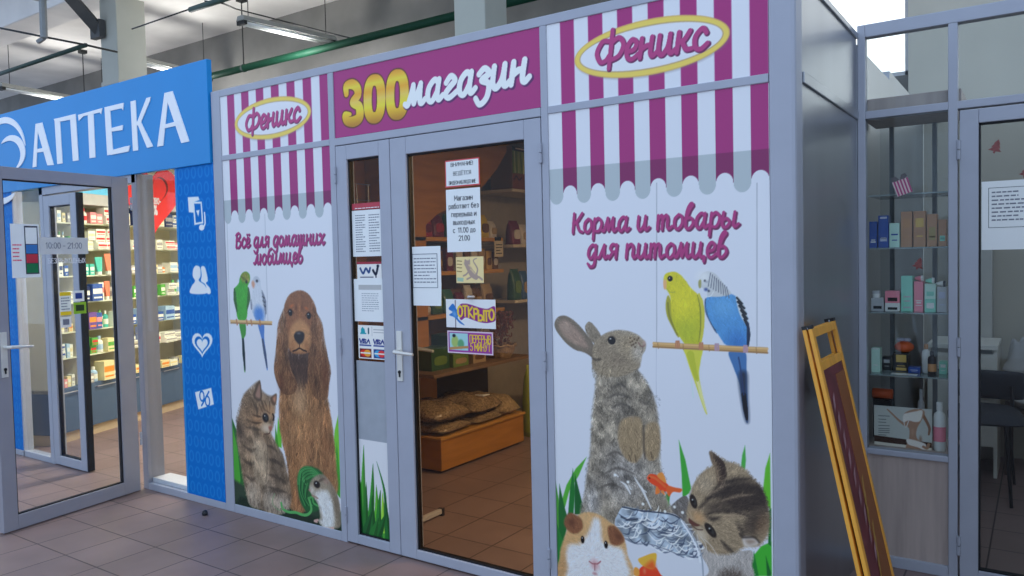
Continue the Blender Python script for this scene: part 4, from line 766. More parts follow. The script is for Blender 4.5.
A.poly(T((192, 400), (215, 384), (248, 392), (268, 440), (274, 500), (268, 540), (236, 545), (210, 515), (222, 500), (206, 445)), (212, 214, 224), 4); A.blob(T((284, 450))[0], .05, .2, (104, 92, 82), 12, .7); A.blob(T((230, 335))[0], .09, .04, (118, 106, 96), -20, .7); A.blob(T((180, 385))[0], .04, .04, (206, 204, 206), 0, .8); A.clip(); A.fur(HM, 900, .028, -80, 28, .12)
A.line(T((212, 345), (230, 338), (246, 352)), .014, (92, 80, 74), .8); A.blob(T((240, 348))[0], .04, .025, (168, 140, 130), 0, .8); A.blob(T((200, 360))[0], .034, .026, (26, 24, 26), 0, 1, .5); A.blob(T((197, 355))[0], .008, .007, (225, 228, 236)); A.blob(T((169, 384))[0], .014, .012, (176, 130, 130)); A.line(T((180, 408), (196, 414), (204, 420)), .01, (150, 120, 112), .8); A.line(T((204, 512), (190, 516), (200, 520)), .012, (196, 160, 158)); A.line(T((236, 546), (252, 550), (270, 546)), .014, (200, 168, 164))
tag(A.build('pet_poster', M_PRINT), 'tall awning poster of a brown spaniel, tabby kitten, two budgies and hamster', 'poster')
# ------------------------------------------------------------------ pharmacy front
M_BLUE = mat('bright_blue_sign_face', pc(8, 122, 204, .85), .4, 0, .4, .03, 2)
SGF = FAC.shift(.014)
sg = thing('pharmacy_sign', 'long bright blue fascia board with white capital lettering above the glass door', 'sign', SGF.p(-5.4, 2.095))
MB().box(-7.9, -3.262, -.014, .02, 2.095, 2.71).build('sign_board', M_BLUE, sg, bevel=.003)
T = lambda *pts: [SGF.at(a / 4.763, 60 + b / 4.763) for a, b in pts]
M_LET = mat('white_sign_lettering', pc(226, 230, 246, .86), .4, 0, .4, .02)
def letter(parts, name='letter'):
    mb = MB()
    for k, P in enumerate(parts): mb.prism(P, lambda a, b: SGF.p(a, b, .004 + .0007 * k), lambda a, b: SGF.p(a, b, .0003 * k))
    return mb.build(name, M_LET, sg)
letter([T((172, 305), (203, 298), (258, 500), (228, 502)), T((172, 305), (184, 302), (176, 508), (158, 512)), T((178, 425), (236, 414), (240, 432), (176, 442))])                      # А
letter([T((262, 280), (287, 276), (300, 492), (275, 496)), T((336, 265), (363, 258), (377, 478), (350, 482)), T((260, 282), (363, 257), (362, 280), (266, 298))])                     # П
letter([T((420, 250), (447, 246), (457, 464), (429, 468)), T((374, 262), (388, 258), (490, 229), (484, 258), (478, 250), (400, 268), (378, 290))])                                     # Т
letter([T((500, 226), (526, 220), (541, 448), (513, 454)), T((500, 226), (592, 204), (588, 240), (582, 230), (520, 244)), T((528, 326), (588, 310), (586, 334), (530, 342)), T((528, 432), (600, 412), (622, 408), (616, 436), (530, 453))])   # Е
letter([T((624, 198), (648, 192), (660, 430), (636, 434)), T((650, 312), (700, 182), (720, 176), (716, 196), (668, 312)), T((656, 300), (672, 292), (732, 412), (704, 419))])         # К
letter([T((786, 158), (824, 148), (904, 388), (866, 396)), T((786, 158), (806, 154), (780, 408), (752, 413)), T((780, 310), (852, 290), (858, 310), (778, 328))])                      # А
def arc(cx, cy, r0, r1, t0, t1, n=26, sq=1.0, dy=0):
    o = []; i = []
    for k in range(n + 1):
        t = math.radians(t0 + (t1 - t0) * k / n); w = math.sin(math.pi * k / n) ** .6
        o.append((cx + r1 * math.cos(t) * sq, cy - r1 * math.sin(t))); rr = r1 - (r1 - r0) * w
        i.append((cx + rr * math.cos(t) * sq, cy - rr * math.sin(t)))
    return o + i[::-1]
em = MB()
for P in (arc(30, 430, 128, 158, 160, 8, sq=.6), arc(62, 440, 48, 82, 150, -75, sq=.75), arc(0, 600, 60, 90, -20, -160, sq=.9)):
    em.prism(T(*P), lambda a, b: SGF.p(a, b, .006), lambda a, b: SGF.p(a, b, 0))
em.build('emblem', M_LET, sg)
# blue patterned panels
def blue_panel(x0, x1, z0, z1, y, label, icons):
    fr = FAC.shift(-y); A = Art(fr, x0, x1, z0, z1, .004, (2, 104, 200), white=(204, 212, 234)); T = A.T()
    zz = z0 + .05; k = 0
    while zz < z1:
        for i in range(int((x1 - x0) / .068) + 1):
            cx = x0 + .03 + i * .068 + (.0 if k % 2 else .012); P = [(cx + .02 * math.cos(t), zz + .032 * math.sin(t)) for t in np.linspace(0, 2 * math.pi, 13)]
            A.line(P, .012, (30, 124, 212), .75, soft=1.5)
        zz += .098; k += 1
    wh = (222, 230, 246); bl = (2, 104, 200)
    if icons:
        T = A.T(130, 140, 3.6)
        A.poly(T((208, 206), (246, 204), (250, 216), (228, 224), (230, 262), (212, 260)), wh, smooth=False); A.poly(T((226, 222), (258, 222), (264, 300), (232, 306)), wh, smooth=False); A.poly(T((231, 229), (254, 229), (259, 294), (237, 298)), bl, smooth=False); A.poly(T((238, 254), (250, 252), (246, 276)), wh, smooth=False)
        A.line(T((268, 262), (270, 300), (262, 316)), .012, wh); A.blob(T((258, 315))[0], .03, .02, wh, 0, 1, .8)
        A.poly(T((238, 452), (252, 460), (254, 490), (248, 506), (270, 524), (276, 552), (218, 552), (222, 526), (234, 508), (226, 490), (228, 464)), wh); A.poly(T((256, 458), (268, 456), (276, 480), (280, 506), (274, 516), (288, 534), (290, 552), (278, 552), (272, 522), (256, 508), (258, 488)), wh)
        T = A.T(130, 280, 3.6); H = lambda k, dy: [(260 + 37 * k * 16 * math.sin(t) ** 3 / 16, 228 + dy - k * 3.1 * (13 * math.cos(t) - 5 * math.cos(2 * t) - 2 * math.cos(3 * t) - math.cos(4 * t))) for t in np.linspace(0, 2 * math.pi, 30)[:-1]]
        A.poly(T(*H(1.0, 0)), wh, smooth=False); A.poly(T(*H(.74, 2)), bl, smooth=False); A.poly(T(*H(.54, 4)), wh, smooth=False)
        A.poly(T((234, 404), (292, 388), (302, 448), (246, 466)), wh, smooth=False)
        A.line(T((284, 402), (258, 452)), .012, bl)
        for c in ((259, 418), (279, 436)): q = T(c)[0]; A.line([(q[0] + .022 * math.cos(t), q[1] + .03 * math.sin(t)) for t in np.linspace(0, 2 * math.pi, 12)], .012, bl)
    else:
        for zz in (1.62, 1.30, 1.02, .72): A.poly([(x0 + .0, zz), (x0 + .06, zz), (x0 + .06, zz + .13), (x0, zz + .12)], wh, smooth=True)
    return tag(A.build('blue_panel', M_PRINTM), label, 'panel')
blue_panel(-3.632, -3.256, .045, 2.1, .0, 'tall blue panel with white icons between pharmacy glass and pet shop', True)
blue_panel(-6.25, -5.86, .045, 2.1, .0, 'tall blue panel beyond the open pharmacy door, at the left edge', False)
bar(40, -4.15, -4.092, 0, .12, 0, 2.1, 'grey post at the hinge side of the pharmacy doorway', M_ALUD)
bar(41, -4.092, -3.254, 0, .07, 0, .045, 'grey bottom rail under pharmacy sidelight and blue panel')
bar(42, -3.655, -3.63, .0, .05, .045, 2.1, 'thin strip between pharmacy sidelight and blue panel', M_BLUE)
bar(43, -5.42, -5.365, 0, .07, 0, 2.1, 'grey post on the far side of the pharmacy doorway')
bar(44, -6.9, -5.42, 0, .07, 0, .045, 'grey bottom rail left of the pharmacy doorway')
bar(45, -5.42, -4.1, .0, .07, 2.04, 2.1, 'grey head rail of the pharmacy doorway')
bar(46, -4.09, -3.66, .03, .16, .045, .075, 'white inner sill of the pharmacy sidelight', M_WHITE)
bar(47, -5.865, -5.845, 0, .07, 0, 2.1, 'slim grey post beside the far blue panel')
w = sroot('window_5', (-3.87, .03, .045), 'clear sidelight pane right of the pharmacy doorway', 'window'); MB().box(-4.09, -3.65, .022, .028, .046, 2.1).build('pane', M_GLASSP, w)
w = sroot('window_6', (-5.6, .03, .045), 'clear sidelight pane left of the pharmacy doorway', 'window'); MB().box(-5.84, -5.42, .022, .028, .046, 2.1).build('pane', M_GLASSP, w)
leaf('door_5', -5.36, -4.885, .008, 2.03, (-5.28, -4.965, .075, 1.95), 'narrow closed leaf of the pharmacy doorway', M_ALU, M_GLASSP)
struct('trim_48', MB().box(-4.885, -4.872, .004, .05, .01, 2.03), M_RUB, 'black sealing edge on the closed pharmacy leaf', 'trim')
# open door, standing out into the hall
d3 = sroot('door_3', DOORF.p(-.44, .006, -.02), 'grey framed pharmacy door standing wide open towards the viewer', 'door')
mb = MB()
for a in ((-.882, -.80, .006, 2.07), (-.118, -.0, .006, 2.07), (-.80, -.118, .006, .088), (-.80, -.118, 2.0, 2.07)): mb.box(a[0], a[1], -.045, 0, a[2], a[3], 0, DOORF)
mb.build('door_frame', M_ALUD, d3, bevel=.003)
mb = MB()
for a in ((-.80, -.793, .088, 2.0), (-.125, -.118, .088, 2.0), (-.80, -.118, .088, .095), (-.80, -.118, 1.993, 2.0)): mb.box(a[0], a[1], -.03, -.008, a[2], a[3], 0, DOORF)
mb.build('gasket', M_RUB, d3)
MB().box(-.797, -.121, -.022, -.016, .091, 1.997, 0, DOORF).build('pane', M_GLASSP, d3)
zc = DOORF.at(6, 347)[1]; lever(d3, -.838, zc - .17, zc + .085, zc, DOORF, 1, .14, MATS['handle_pale_aluminium'])
for z in (.35, 1.05, 1.9): hinge(d3, DOORF.p(.012, z, .0), tuple(_n))
# notices on the open door's glass
GD = DOORF.shift(-.0155)
s_ = sheet('opening_hours_notice', GD, -.60, -.289, 1.574, 1.675, mat('pale_grey_translucent_film', pc(186, 192, 208, .8), .4), 'pale grey opening hours strip on the open pharmacy door glass', 'notice')
text('10:00 - 21:00', GD, -.445, 1.626, .034, M_INKG, s_, off=.0016, sx=.95)
s2 = tag(text('БЕЗ ВЫХОДНЫХ', GD, -.43, 1.535, .028, M_WHITE, None, 'window_lettering', off=.001, sx=.95), 'white lettering about working days on the open door glass', 'lettering')
r = sheet('phone_advert', GD, -.76, -.595, 1.44, 1.75, M_PAPER, 'white advert sheet picturing a smartphone, on the open pharmacy door glass', 'notice')
def card(fr, a0, a1, b0, b1, m, parent, name, off): return MB().box(a0, a1, b0 * 0 + off, off + .0008, b0, b1, 0, fr).build(name, m, parent)
def sub(fr, a0, a1, b0, b1, col, parent, name, off, key=None): return card(fr, a0, a1, b0, b1, mat(key or ('print_%d_%d_%d' % col), pc(*col), .5, 0, .3, .03), parent, name, off)
pb = sub(GD, -.682, -.604, 1.46, 1.74, (60, 62, 78), r, 'phone_picture', .0012)
for b0, b1, c in ((1.635, 1.73, (214, 222, 240)), (1.58, 1.63, (52, 112, 190)), (1.525, 1.575, (176, 48, 72)), (1.468, 1.52, (22, 110, 72))): sub(GD, -.676, -.61, b0, b1, c, pb, 'screen_tile', .002)
rules(GD, -.752, -.70, 1.53, 1.64, 5, mat('pink_print_ink', pc(206, 70, 110), .6), r, .0014, seed=3)
for nm, a0, a1, b0, b1, c, band, lb in (('window_sticker', -.488, -.418, 1.205, 1.345, (224, 226, 234), (222, 190, 40), 'white sticker with yellow bands on the open door glass'), ('window_sticker', -.402, -.33, 1.283, 1.35, (222, 228, 240), (34, 60, 140), 'white sticker with dark blue picture on the open door glass'),
    ('window_sticker', -.402, -.32, 1.207, 1.278, (128, 176, 44), (40, 60, 34), 'small bright green sticker on the open door glass'), ('window_sticker', -.488, -.421, 1.13, 1.195, (214, 220, 234), (110, 116, 140), 'white sticker with two grey figures on the open door glass')):
    q = sheet(nm, GD, a0, a1, b0, b1, mat('print_%d_%d_%d' % c, pc(*c), .5), lb, 'sticker')
    h = (b1 - b0)
    if band[0] == 222:
        sub(GD, a0, a1, b1 - h * .16, b1, band, q, 'colour_band', .0013); sub(GD, a0, a1, b0, b0 + h * .16, band, q, 'colour_band', .0013)
        rules(GD, a0 + .008, a1 - .008, b0 + h * .2, b1 - h * .2, 5, M_INKG, q, .0014, seed=5)
    else: sub(GD, a0 + .014, a1 - .014, b0 + h * .25, b1 - h * .22, band, q, 'sticker_picture', .0013)

# ------------------------------------------------------------------ pharmacy interior
M_CREAM = mat('cream_shelf_laminate', pc(206, 206, 200, .78), .5, 0, .3, .03)
M_CABB = mat('blue_grey_cabinet_door', (.075, .125, .20), .45, 0, .3, .03)
struct('wall_pharmacy', MB().box(-8.2, -3.25, 3.55, 3.62, 0, 2.5), mat('white_pharmacy_wall', pc(206, 206, 204, .8), .6), 'white rear wall of the pharmacy', 'wall')
struct('trim_50', MB().box(-8.2, -3.25, .09, 3.62, 2.5, 2.54), MATS['white_pharmacy_wall'], 'added unseen white ceiling panel controlling light in the pharmacy', 'ceiling')  # unseen roof added to control the light inside
struct('wall_pharmacy_side', MB().box(-8.2, -8.14, .09, 3.55, 0, 2.5), MATS['white_pharmacy_wall'], 'white left side wall of the pharmacy', 'wall')
struct('wall_pharmacy_right', MB().box(-3.262, -3.25, .08, 3.6, 0, 2.45), MATS['white_pharmacy_wall'], 'white right side wall of the pharmacy', 'wall')
def strip_light(x, y, z, lx, ly, power, col, label, size=None):
    t = thing('ceiling_light', label, 'light', (x, y, z)); MB().box(x - lx / 2, x + lx / 2, y - ly / 2, y + ly / 2, z, z + .035).build('lamp_housing', M_WHITE, t)
    MB().box(x - lx / 2 + .02, x + lx / 2 - .02, y - ly / 2 + .02, y + ly / 2 - .02, z - .008, z).build('diffuser', mat('glowing_diffuser', (.9, .92, .95), .5, emit=1.5), t)
    L = bpy.data.lights.new('lamp', 'AREA'); L.shape = 'RECTANGLE'; L.size = lx; L.size_y = ly; L.energy = power; L.color = col
    lo = bpy.data.objects.new('lamp', L); COL.objects.link(lo); lo.parent = t; lo.location = (0, 0, -.02)
strip_light(-4.9, 1.3, 2.46, .3, 1.6, 62, (1, .97, .9), 'long flat ceiling lamp in the pharmacy, nearer the doorway')
strip_light(-4.6, 2.7, 2.46, 1.6, .3, 42, (1, .97, .9), 'long flat ceiling lamp deeper inside the pharmacy')
strip_light(-6.9, .75, 2.46, .3, .8, 24, (1, .97, .9), 'short ceiling lamp over the far left pharmacy corner')
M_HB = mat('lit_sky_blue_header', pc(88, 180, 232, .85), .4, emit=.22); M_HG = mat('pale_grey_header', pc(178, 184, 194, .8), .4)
LV = [.47, .72, .94, 1.19, 1.42, 1.65, 1.88]
def shelf_unit(s0, s1, label, header):
    u = thing('pharmacy_display_cabinet', label, 'cabinet', SHF.p((s0 + s1) / 2, 0, -.2))
    MB().box(s0, s1, -.40, -.385, .47, 2.3, 0, SHF).build('back_panel', M_CREAM, u)
    for a in (s0, s1 - .02): MB().box(a, a + .02, -.40, .0, .44, 2.3, 0, SHF).build('side_panel', M_CREAM, u)
    MB().box(s0, s1, -.40, 0, 0.09, .47, 0, SHF).build('base_cabinet', M_CABB, u, bevel=.003)
    MB().box(s0 + .01, s1 - .01, -.40, -.03, 0, .09, 0, SHF).build('plinth', mat('beige_plinth', pc(170, 156, 140, .8), .6), u)
    n = max(1, int(round((s1 - s0) / .45)))
    for k in range(n):
        a = s0 + (s1 - s0) * (k + .5) / n; MB().tube([SHF.p(a - .12, .43, .0), SHF.p(a - .12, .43, .02), SHF.p(a + .12, .43, .02), SHF.p(a + .12, .43, .0)], .005, 6).build('cabinet_handle', M_STEEL, u)
    for z in LV[1:]: MB().box(s0 + .02, s1 - .02, -.385, -.02, z - .012, z, 0, SHF).build('shelf', mat('glass_green_shelf', pc(190, 200, 190, .8), .3), u)
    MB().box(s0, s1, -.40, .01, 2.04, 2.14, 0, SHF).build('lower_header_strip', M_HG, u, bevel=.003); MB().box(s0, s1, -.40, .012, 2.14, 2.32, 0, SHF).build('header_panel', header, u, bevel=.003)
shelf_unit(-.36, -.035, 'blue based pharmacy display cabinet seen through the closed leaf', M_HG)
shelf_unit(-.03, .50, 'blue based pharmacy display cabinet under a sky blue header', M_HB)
shelf_unit(.505, 1.75, 'wide blue based pharmacy display cabinet seen through the sidelight', M_HG)
# cartons, tubes and bottles on the shelves, each one its own
PAL = {'white': (222, 222, 220), 'pink': (222, 140, 150), 'red': (190, 50, 54), 'teal': (70, 176, 168), 'coral': (226, 120, 96), 'blue': (46, 82, 160), 'pale blue': (150, 184, 220), 'green': (84, 160, 72), 'purple': (96, 70, 146), 'cream': (222, 206, 164), 'orange': (222, 134, 50), 'grey': (150, 152, 158), 'dark blue': (36, 50, 96)}
def pmat(c): return mat('carton_' + c.replace(' ', '_'), pc(*PAL[c], .82), .45, 0, .35, .04, 20)
TEMPL = {}
ANG = math.atan2(SHF.ex[1], SHF.ex[0])
def carton(kind, c, band, w, d, h):
    key = (kind, c, band, w, d, h)
    if key not in TEMPL:
        mb = MB()
        if kind == 'carton':
            mb.box(-w / 2, w / 2, -d, 0, 0, h, 0); mb.box(-w / 2 + .004, w / 2 - .004, -.001 - d, -d + .002, h * .42, h * .72, 1) ; mb.box(-w / 2 + .012, w / 2 - .012, -.0016 - d, -d, h * .15, h * .24, 1)
        elif kind == 'tube': mb.tube([(0, -d / 2, 0), (0, -d / 2, h * .18)], w * .28, 10, 1); mb.prism([(-w * .3, h * .18), (w * .3, h * .18), (w * .5, h), (-w * .5, h)], lambda a, b: (a, -d / 2 - .012 * (h - b) / h - .003, b), lambda a, b: (a, -d / 2 + .012 * (h - b) / h + .003, b), 0)
        else:
            r = w / 2; mb.lathe([(r * .9, 0), (r, .01), (r, h * .62), (r * .8, h * .72), (r * .38, h * .78), (r * .38, h * .82)], (0, -d / 2, 0), 12, 0); mb.lathe([(r * .46, h * .81), (r * .46, h), (r * .3, h)], (0, -d / 2, 0), 12, 1); mb.lathe([(r * 1.01, h * .18), (r * 1.01, h * .5)], (0, -d / 2, 0), 12, 1)
        me = mb.build('tmp', [pmat(c), pmat(band)], origin=(0, 0, 0)); TEMPL[key] = me.data; bpy.data.objects.remove(me)
    return TEMPL[key]
ORD = ['first', 'second', 'third', 'fourth', 'fifth', 'sixth', 'seventh', 'eighth', 'ninth', 'tenth', 'eleventh', 'twelfth', 'thirteenth', 'fourteenth', 'fifteenth', 'sixteenth', 'seventeenth', 'eighteenth']
KN = {'carton': ('medicine_carton', 'carton'), 'tube': ('cosmetic_tube', 'tube'), 'bottle': ('medicine_bottle', 'bottle')}
def fill(s0, s1, level, spec, unit, lvname):
    """spec: list of (kind, colour, band, width, height, stacked)"""
    s = s0; i = 0; k = 0; r = random.Random(int(level * 100) + int(s0 * 100))
    while s < s1 - .03:
        kind, c, bnd, w, h, st = spec[i % len(spec)]; i += 1
        w_ = w * (s1 - s0); d = min(.14, max(.05, w_ * .8))
        if s + w_ > s1: break
        z = level
        for q in range(st):
            o = bpy.data.objects.new(KN[kind][0], carton(kind, c, bnd, round(w_ - .006, 3), round(d, 3), h)); COL.objects.link(o)
            o.location = SHF.p(s + w_ / 2, z, -.06 - d * 0 - r.uniform(0, .03)); o.location[0] -= 0; o.rotation_euler = (0, 0, ANG)
            # local -y faces out of the shelf
            tag(o, '%s and %s %s, %s from left, %s shelf %s' % (c, bnd, KN[kind][1], ORD[min(k, 17)], lvname, unit), KN[kind][1], 'medicines on the pharmacy shelves'); k += 1
            z += h + .0005
        s += w_ + r.uniform(.002, .012)
c_, t_, b_ = 'carton', 'tube', 'bottle'
U2 = 'under the cyan header'; U3 = 'behind the sidelight'; U1 = 'behind the closed leaf'
LN = ['lowest', 'second lowest', 'third lowest', 'fourth lowest', 'fifth lowest', 'second highest', 'highest']
fill(.0, .48, LV[6], [(c_, 'white', 'pink', .14, .12, 1), (b_, 'white', 'red', .12, .13, 1), (c_, 'pink', 'white', .16, .10, 1), (c_, 'pink', 'white', .15, .09, 1), (c_, 'white', 'red', .22, .075, 2)], U2, LN[6])
fill(.0, .48, LV[5], [(c_, 'white', 'grey', .18, .08, 1), (c_, 'white', 'cream', .18, .08, 2), (c_, 'white', 'red', .24, .06, 3), (c_, 'white', 'red', .24, .06, 3)], U2, LN[5])
fill(.0, .48, LV[4], [(c_, 'teal', 'white', .12, .10, 1), (c_, 'teal', 'white', .12, .10, 1), (c_, 'teal', 'white', .12, .10, 1), (t_, 'teal', 'white', .2, .16, 1), (t_, 'coral', 'white', .26, .19, 1)], U2, LN[4])
fill(.0, .48, LV[3], [(c_, 'dark blue', 'white', .22, .13, 1), (c_, 'blue', 'white', .26, .15, 1), (c_, 'white', 'red', .14, .16, 1), (t_, 'coral', 'white', .15, .17, 1), (b_, 'white', 'grey', .15, .15, 1)], U2, LN[3])
fill(.0, .48, LV[2], [(c_, 'white', 'red', .12, .10, 1), (c_, 'purple', 'orange', .2, .15, 1), (c_, 'blue', 'pink', .15, .14, 1), (b_, 'white', 'green', .12, .16, 1), (b_, 'teal', 'white', .12, .15, 1), (c_, 'white', 'green', .16, .14, 1)], U2, LN[2])
fill(.0, .48, LV[1], [(t_, 'green', 'white', .2, .16, 1), (c_, 'green', 'red', .16, .07, 2), (b_, 'white', 'pale blue', .15, .15, 1), (c_, 'cream', 'green', .24, .12, 1), (c_, 'pale blue', 'white', .14, .05, 1)], U2, LN[1])
fill(.0, .48, LV[0], [(c_, 'grey', 'white', .2, .08, 1), (b_, 'pale blue', 'white', .16, .13, 1), (c_, 'cream', 'orange', .28, .17, 1), (c_, 'white', 'grey', .2, .06, 1)], U2, LN[0])
MX = [[(c_, 'white', 'cream', .09, .11, 1), (c_, 'dark blue', 'grey', .1, .13, 1), (c_, 'white', 'blue', .1, .06, 2), (c_, 'pale blue', 'white', .08, .12, 1)],
      [(c_, 'white', 'grey', .08, .1, 1), (c_, 'white', 'red', .12, .045, 2), (c_, 'pink', 'white', .08, .07, 1), (c_, 'cream', 'white', .09, .09, 1)],
      [(c_, 'cream', 'grey', .08, .08, 1), (c_, 'grey', 'white', .07, .08, 1), (b_, 'orange', 'white', .05, .07, 1), (c_, 'white', 'pale blue', .1, .1, 1)],
      [(b_, 'white', 'green', .06, .15, 1), (b_, 'white', 'pale blue', .06, .15, 1), (c_, 'green', 'white', .06, .11, 1), (c_, 'white', 'grey', .1, .06, 2)],
      [(c_, 'blue', 'white', .1, .09, 1), (c_, 'pale blue', 'blue', .12, .14, 1), (c_, 'white', 'dark blue', .1, .12, 1)],
      [(c_, 'white', 'grey', .14, .05, 2), (c_, 'grey', 'white', .13, .05, 2), (c_, 'white', 'red', .1, .09, 1)],
      [(c_, 'grey', 'dark blue', .07, .07, 1), (c_, 'cream', 'orange', .1, .07, 1), (c_, 'white', 'cream', .1, .06, 1)]]
for k, L_ in enumerate(LV[::-1]): fill(.53, 1.73, L_, MX[k], U3, LN[6 - k])
for k, L_ in enumerate(LV[::-1]): fill(-.33, -.06, L_, [(a, b, c, w * 1.8, h, s) for a, b, c, w, h, s in MX[(k + 2) % 7]], U1, LN[6 - k])
# red heart decal board
hb = thing('heart_promotion_sign', 'red heart promotion sign with white print, inside the pharmacy sidelight', 'sign', SHF.p(1.02, 1.9, .02))
H2 = [SHF.at(*q) for q in []]
hx, hz = .93, 2.17
P = [(hx + .027 * 16 * math.sin(t) ** 3, hz + .024 * (13 * math.cos(t) - 5 * math.cos(2 * t) - 2 * math.cos(3 * t) - math.cos(4 * t))) for t in np.linspace(0, 2 * math.pi, 41)[:-1]]
MB().prism(P, lambda a, b: SHF.p(a, b, .03), lambda a, b: SHF.p(a, b, .018)).build('heart_board', mat('red_sign_face', pc(224, 48, 52, .85), .4), hb)
P2 = [(hx + .02 + .014 * 16 * math.sin(t) ** 3, hz + .06 + .012 * (13 * math.cos(t) - 5 * math.cos(2 * t) - 2 * math.cos(3 * t) - math.cos(4 * t))) for t in np.linspace(0, math.pi, 25)]
mb = MB()
for i in range(len(P2) - 1):
    a, b = P2[i], P2[i + 1]; w = .028 * math.sin(math.pi * (i + .5) / 24); mb.add([SHF.p(a[0], a[1], .032), SHF.p(b[0], b[1], .032), SHF.p(b[0] - w, b[1] - w * .5, .032), SHF.p(a[0] - w, a[1] - w * .5, .032)], [(0, 1, 2, 3)])
mb.build('dark_swoosh', mat('dark_maroon_swoosh', pc(110, 40, 46), .4), hb)
text('ЗДОРОВО-', SHF, hx - .0, 2.13, .056, M_WHITE, hb, off=.031, wt=.2); text('15%', SHF, hx - .0, 2.04, .085, M_WHITE, hb, off=.031, wt=.2)
# ------------------------------------------------------------------ notices on the pet shop doors
GN = FAC.shift(-.0215); GW = FAC.shift(-.0215)
def q4(u0, v0, u1, v1, fr=GN):
    a = fr.at(u0, v0); b = fr.at(u1, v1); return min(a[0], b[0]), max(a[0], b[0]), min(a[1], b[1]), max(a[1], b[1])
b = q4(352, 211, 380, 256); n1 = sheet('paper_notice', GN, -2.124, -1.908, b[2], b[3], M_PAPER, 'white two column notice under a red strip on the narrow door glass', 'notice')
w_ = -1.908 + 2.124
rules(GN, -2.10, -2.03, b[2] + .02, b[3] - .02, 16, M_INKG, n1, .0014, seed=1); rules(GN, -2.005, -1.93, b[2] + .02, b[3] - .02, 15, M_INKG, n1, .0014, seed=2)
b2 = (b[3] + .004, b[3] + .036); s = sheet('red_strip_notice', GN, -2.122, -1.906, b2[0], b2[1], mat('print_170_60_80', pc(170, 60, 80), .5), 'thin red and grey strip notice above the two column sheet', 'notice'); rules(GN, -2.1, -1.93, b2[0] + .001, b2[0] + .012, 1, M_PAPER, s, .0014, seed=4)
b = q4(357, 262, 378, 279); s = sheet('small_card_notice', GN, -2.098, -1.925, b[2], b[3], M_PAPER, 'small white card with blue dog logo and red edge, in the narrow door', 'notice')
sub(GN, -2.098, -1.925, b[3] - .012, b[3], (150, 50, 70), s, 'colour_band', .0013); A = Art(GN.shift(.0014), -2.09, -1.93, b[2] + .005, b[3] - .014, .003, (214, 218, 232)); cx, cz = -1.985, (b[2] + b[3]) / 2
A.line([(cx - .09, cz + .01), (cx - .07, cz - .015), (cx - .05, cz + .01), (cx - .03, cz - .01), (cx - .02, cz + .012)], .012, (40, 70, 130)); A.line([(cx + .0, cz + .0), (cx + .02, cz - .02), (cx + .035, cz + .02)], .014, (24, 34, 60)); A.blob((cx + .035, cz + .022), .012, .01, (24, 34, 60), 0, 1, .6); A.line([(cx + .02, cz - .02), (cx + .02, cz - .035)], .008, (24, 34, 60)); A.line([(cx - .09, cz - .035), (cx + .0, cz - .035)], .006, (90, 96, 120)); A.build('card_print', M_PRINTM, s, th=.0008)
b = q4(353, 279, 381, 322); s = sheet('paper_notice', GN, -2.128, -1.905, b[2], b[3], M_PAPER, 'white letter sheet with grey heading on the narrow door glass', 'notice', off=.001)
sub(GN, -2.09, -1.93, b[3] - .055, b[3] - .03, (170, 174, 188), s, 'heading_band', .0023); rules(GN, -2.07, -1.95, b[2] + .05, b[3] - .07, 9, M_INKG, s, .0024, seed=6, h=.22)
b = q4(360, 325, 385, 360); x0, x1 = -2.105, -1.906
s = sheet('payment_card_sticker', GN, x0, x1, b[2], b[3], mat('print_220_224_236', pc(220, 224, 236), .4), 'white sticker with six payment card logos on the narrow door glass', 'sticker')
A = Art(GN.shift(.0014), x0 + .003, x1 - .003, b[2] + .003, b[3] - .003, .0022, (216, 220, 234)); w = (x1 - x0) / 2; h = (b[3] - b[2]) / 3
for i in (0, 1):
    ox = x0 + w * i + .008; zc = b[2] + h * 1.5
    A.poly([(ox, zc - h * .36), (ox + w - .016, zc - h * .36), (ox + w - .016, zc - h * .24), (ox, zc - h * .24)], (40, 60, 140), smooth=False); k = (w - .02) / 4; zt = zc + h * .24; zb = zc - h * .12; cb = (44, 56, 130)
    A.line([(ox + .002, zt), (ox + k * .55, zb)], .009, cb, smooth=False); A.line([(ox + k * .55, zb), (ox + k * 1.05, zt)], .006, cb, smooth=False); A.line([(ox + k * 1.35, zt), (ox + k * 1.25, zb)], .009, cb, smooth=False); A.line([(ox + k * 2.4, zt - .004), (ox + k * 1.8, zt), (ox + k * 1.7, (zt + zb) / 2 + .003), (ox + k * 2.3, (zt + zb) / 2 - .004), (ox + k * 2.1, zb), (ox + k * 1.6, zb + .004)], .007, cb); A.line([(ox + k * 2.6, zb), (ox + k * 3.3, zt), (ox + k * 3.7, zb)], .007, cb, smooth=False); A.line([(ox + k * 2.8, zb + .012), (ox + k * 3.6, zb + .012)], .005, cb)
    zc = b[2] + h * .5; bgc = (96, 34, 44) if i == 0 else (40, 60, 130)
    A.poly([(ox, zc - h * .4), (ox + w - .016, zc - h * .4), (ox + w - .016, zc + h * .4), (ox, zc + h * .4)], bgc, smooth=False)
    A.blob((ox + w * .3, zc), w * .27, h * .34, (200, 48, 44) if i == 0 else (60, 150, 214), 0, 1, .85); A.blob((ox + w * .56, zc), w * .27, h * .34, (226, 150, 60) if i == 0 else (206, 60, 70), 0, 1, .85); A.line([(ox + .008, zc), (ox + w - .026, zc)], .007, (226, 222, 226))
zc = b[2] + h * 2.5; ox = x0 + .02
for k in range(5): A.line([(ox + .006 * k + .004, zc - .01), (ox + .006 * k + .002 + .003 * math.cos(k), zc + .016 - .004 * abs(k - 2))], .007, (36, 150, 176))
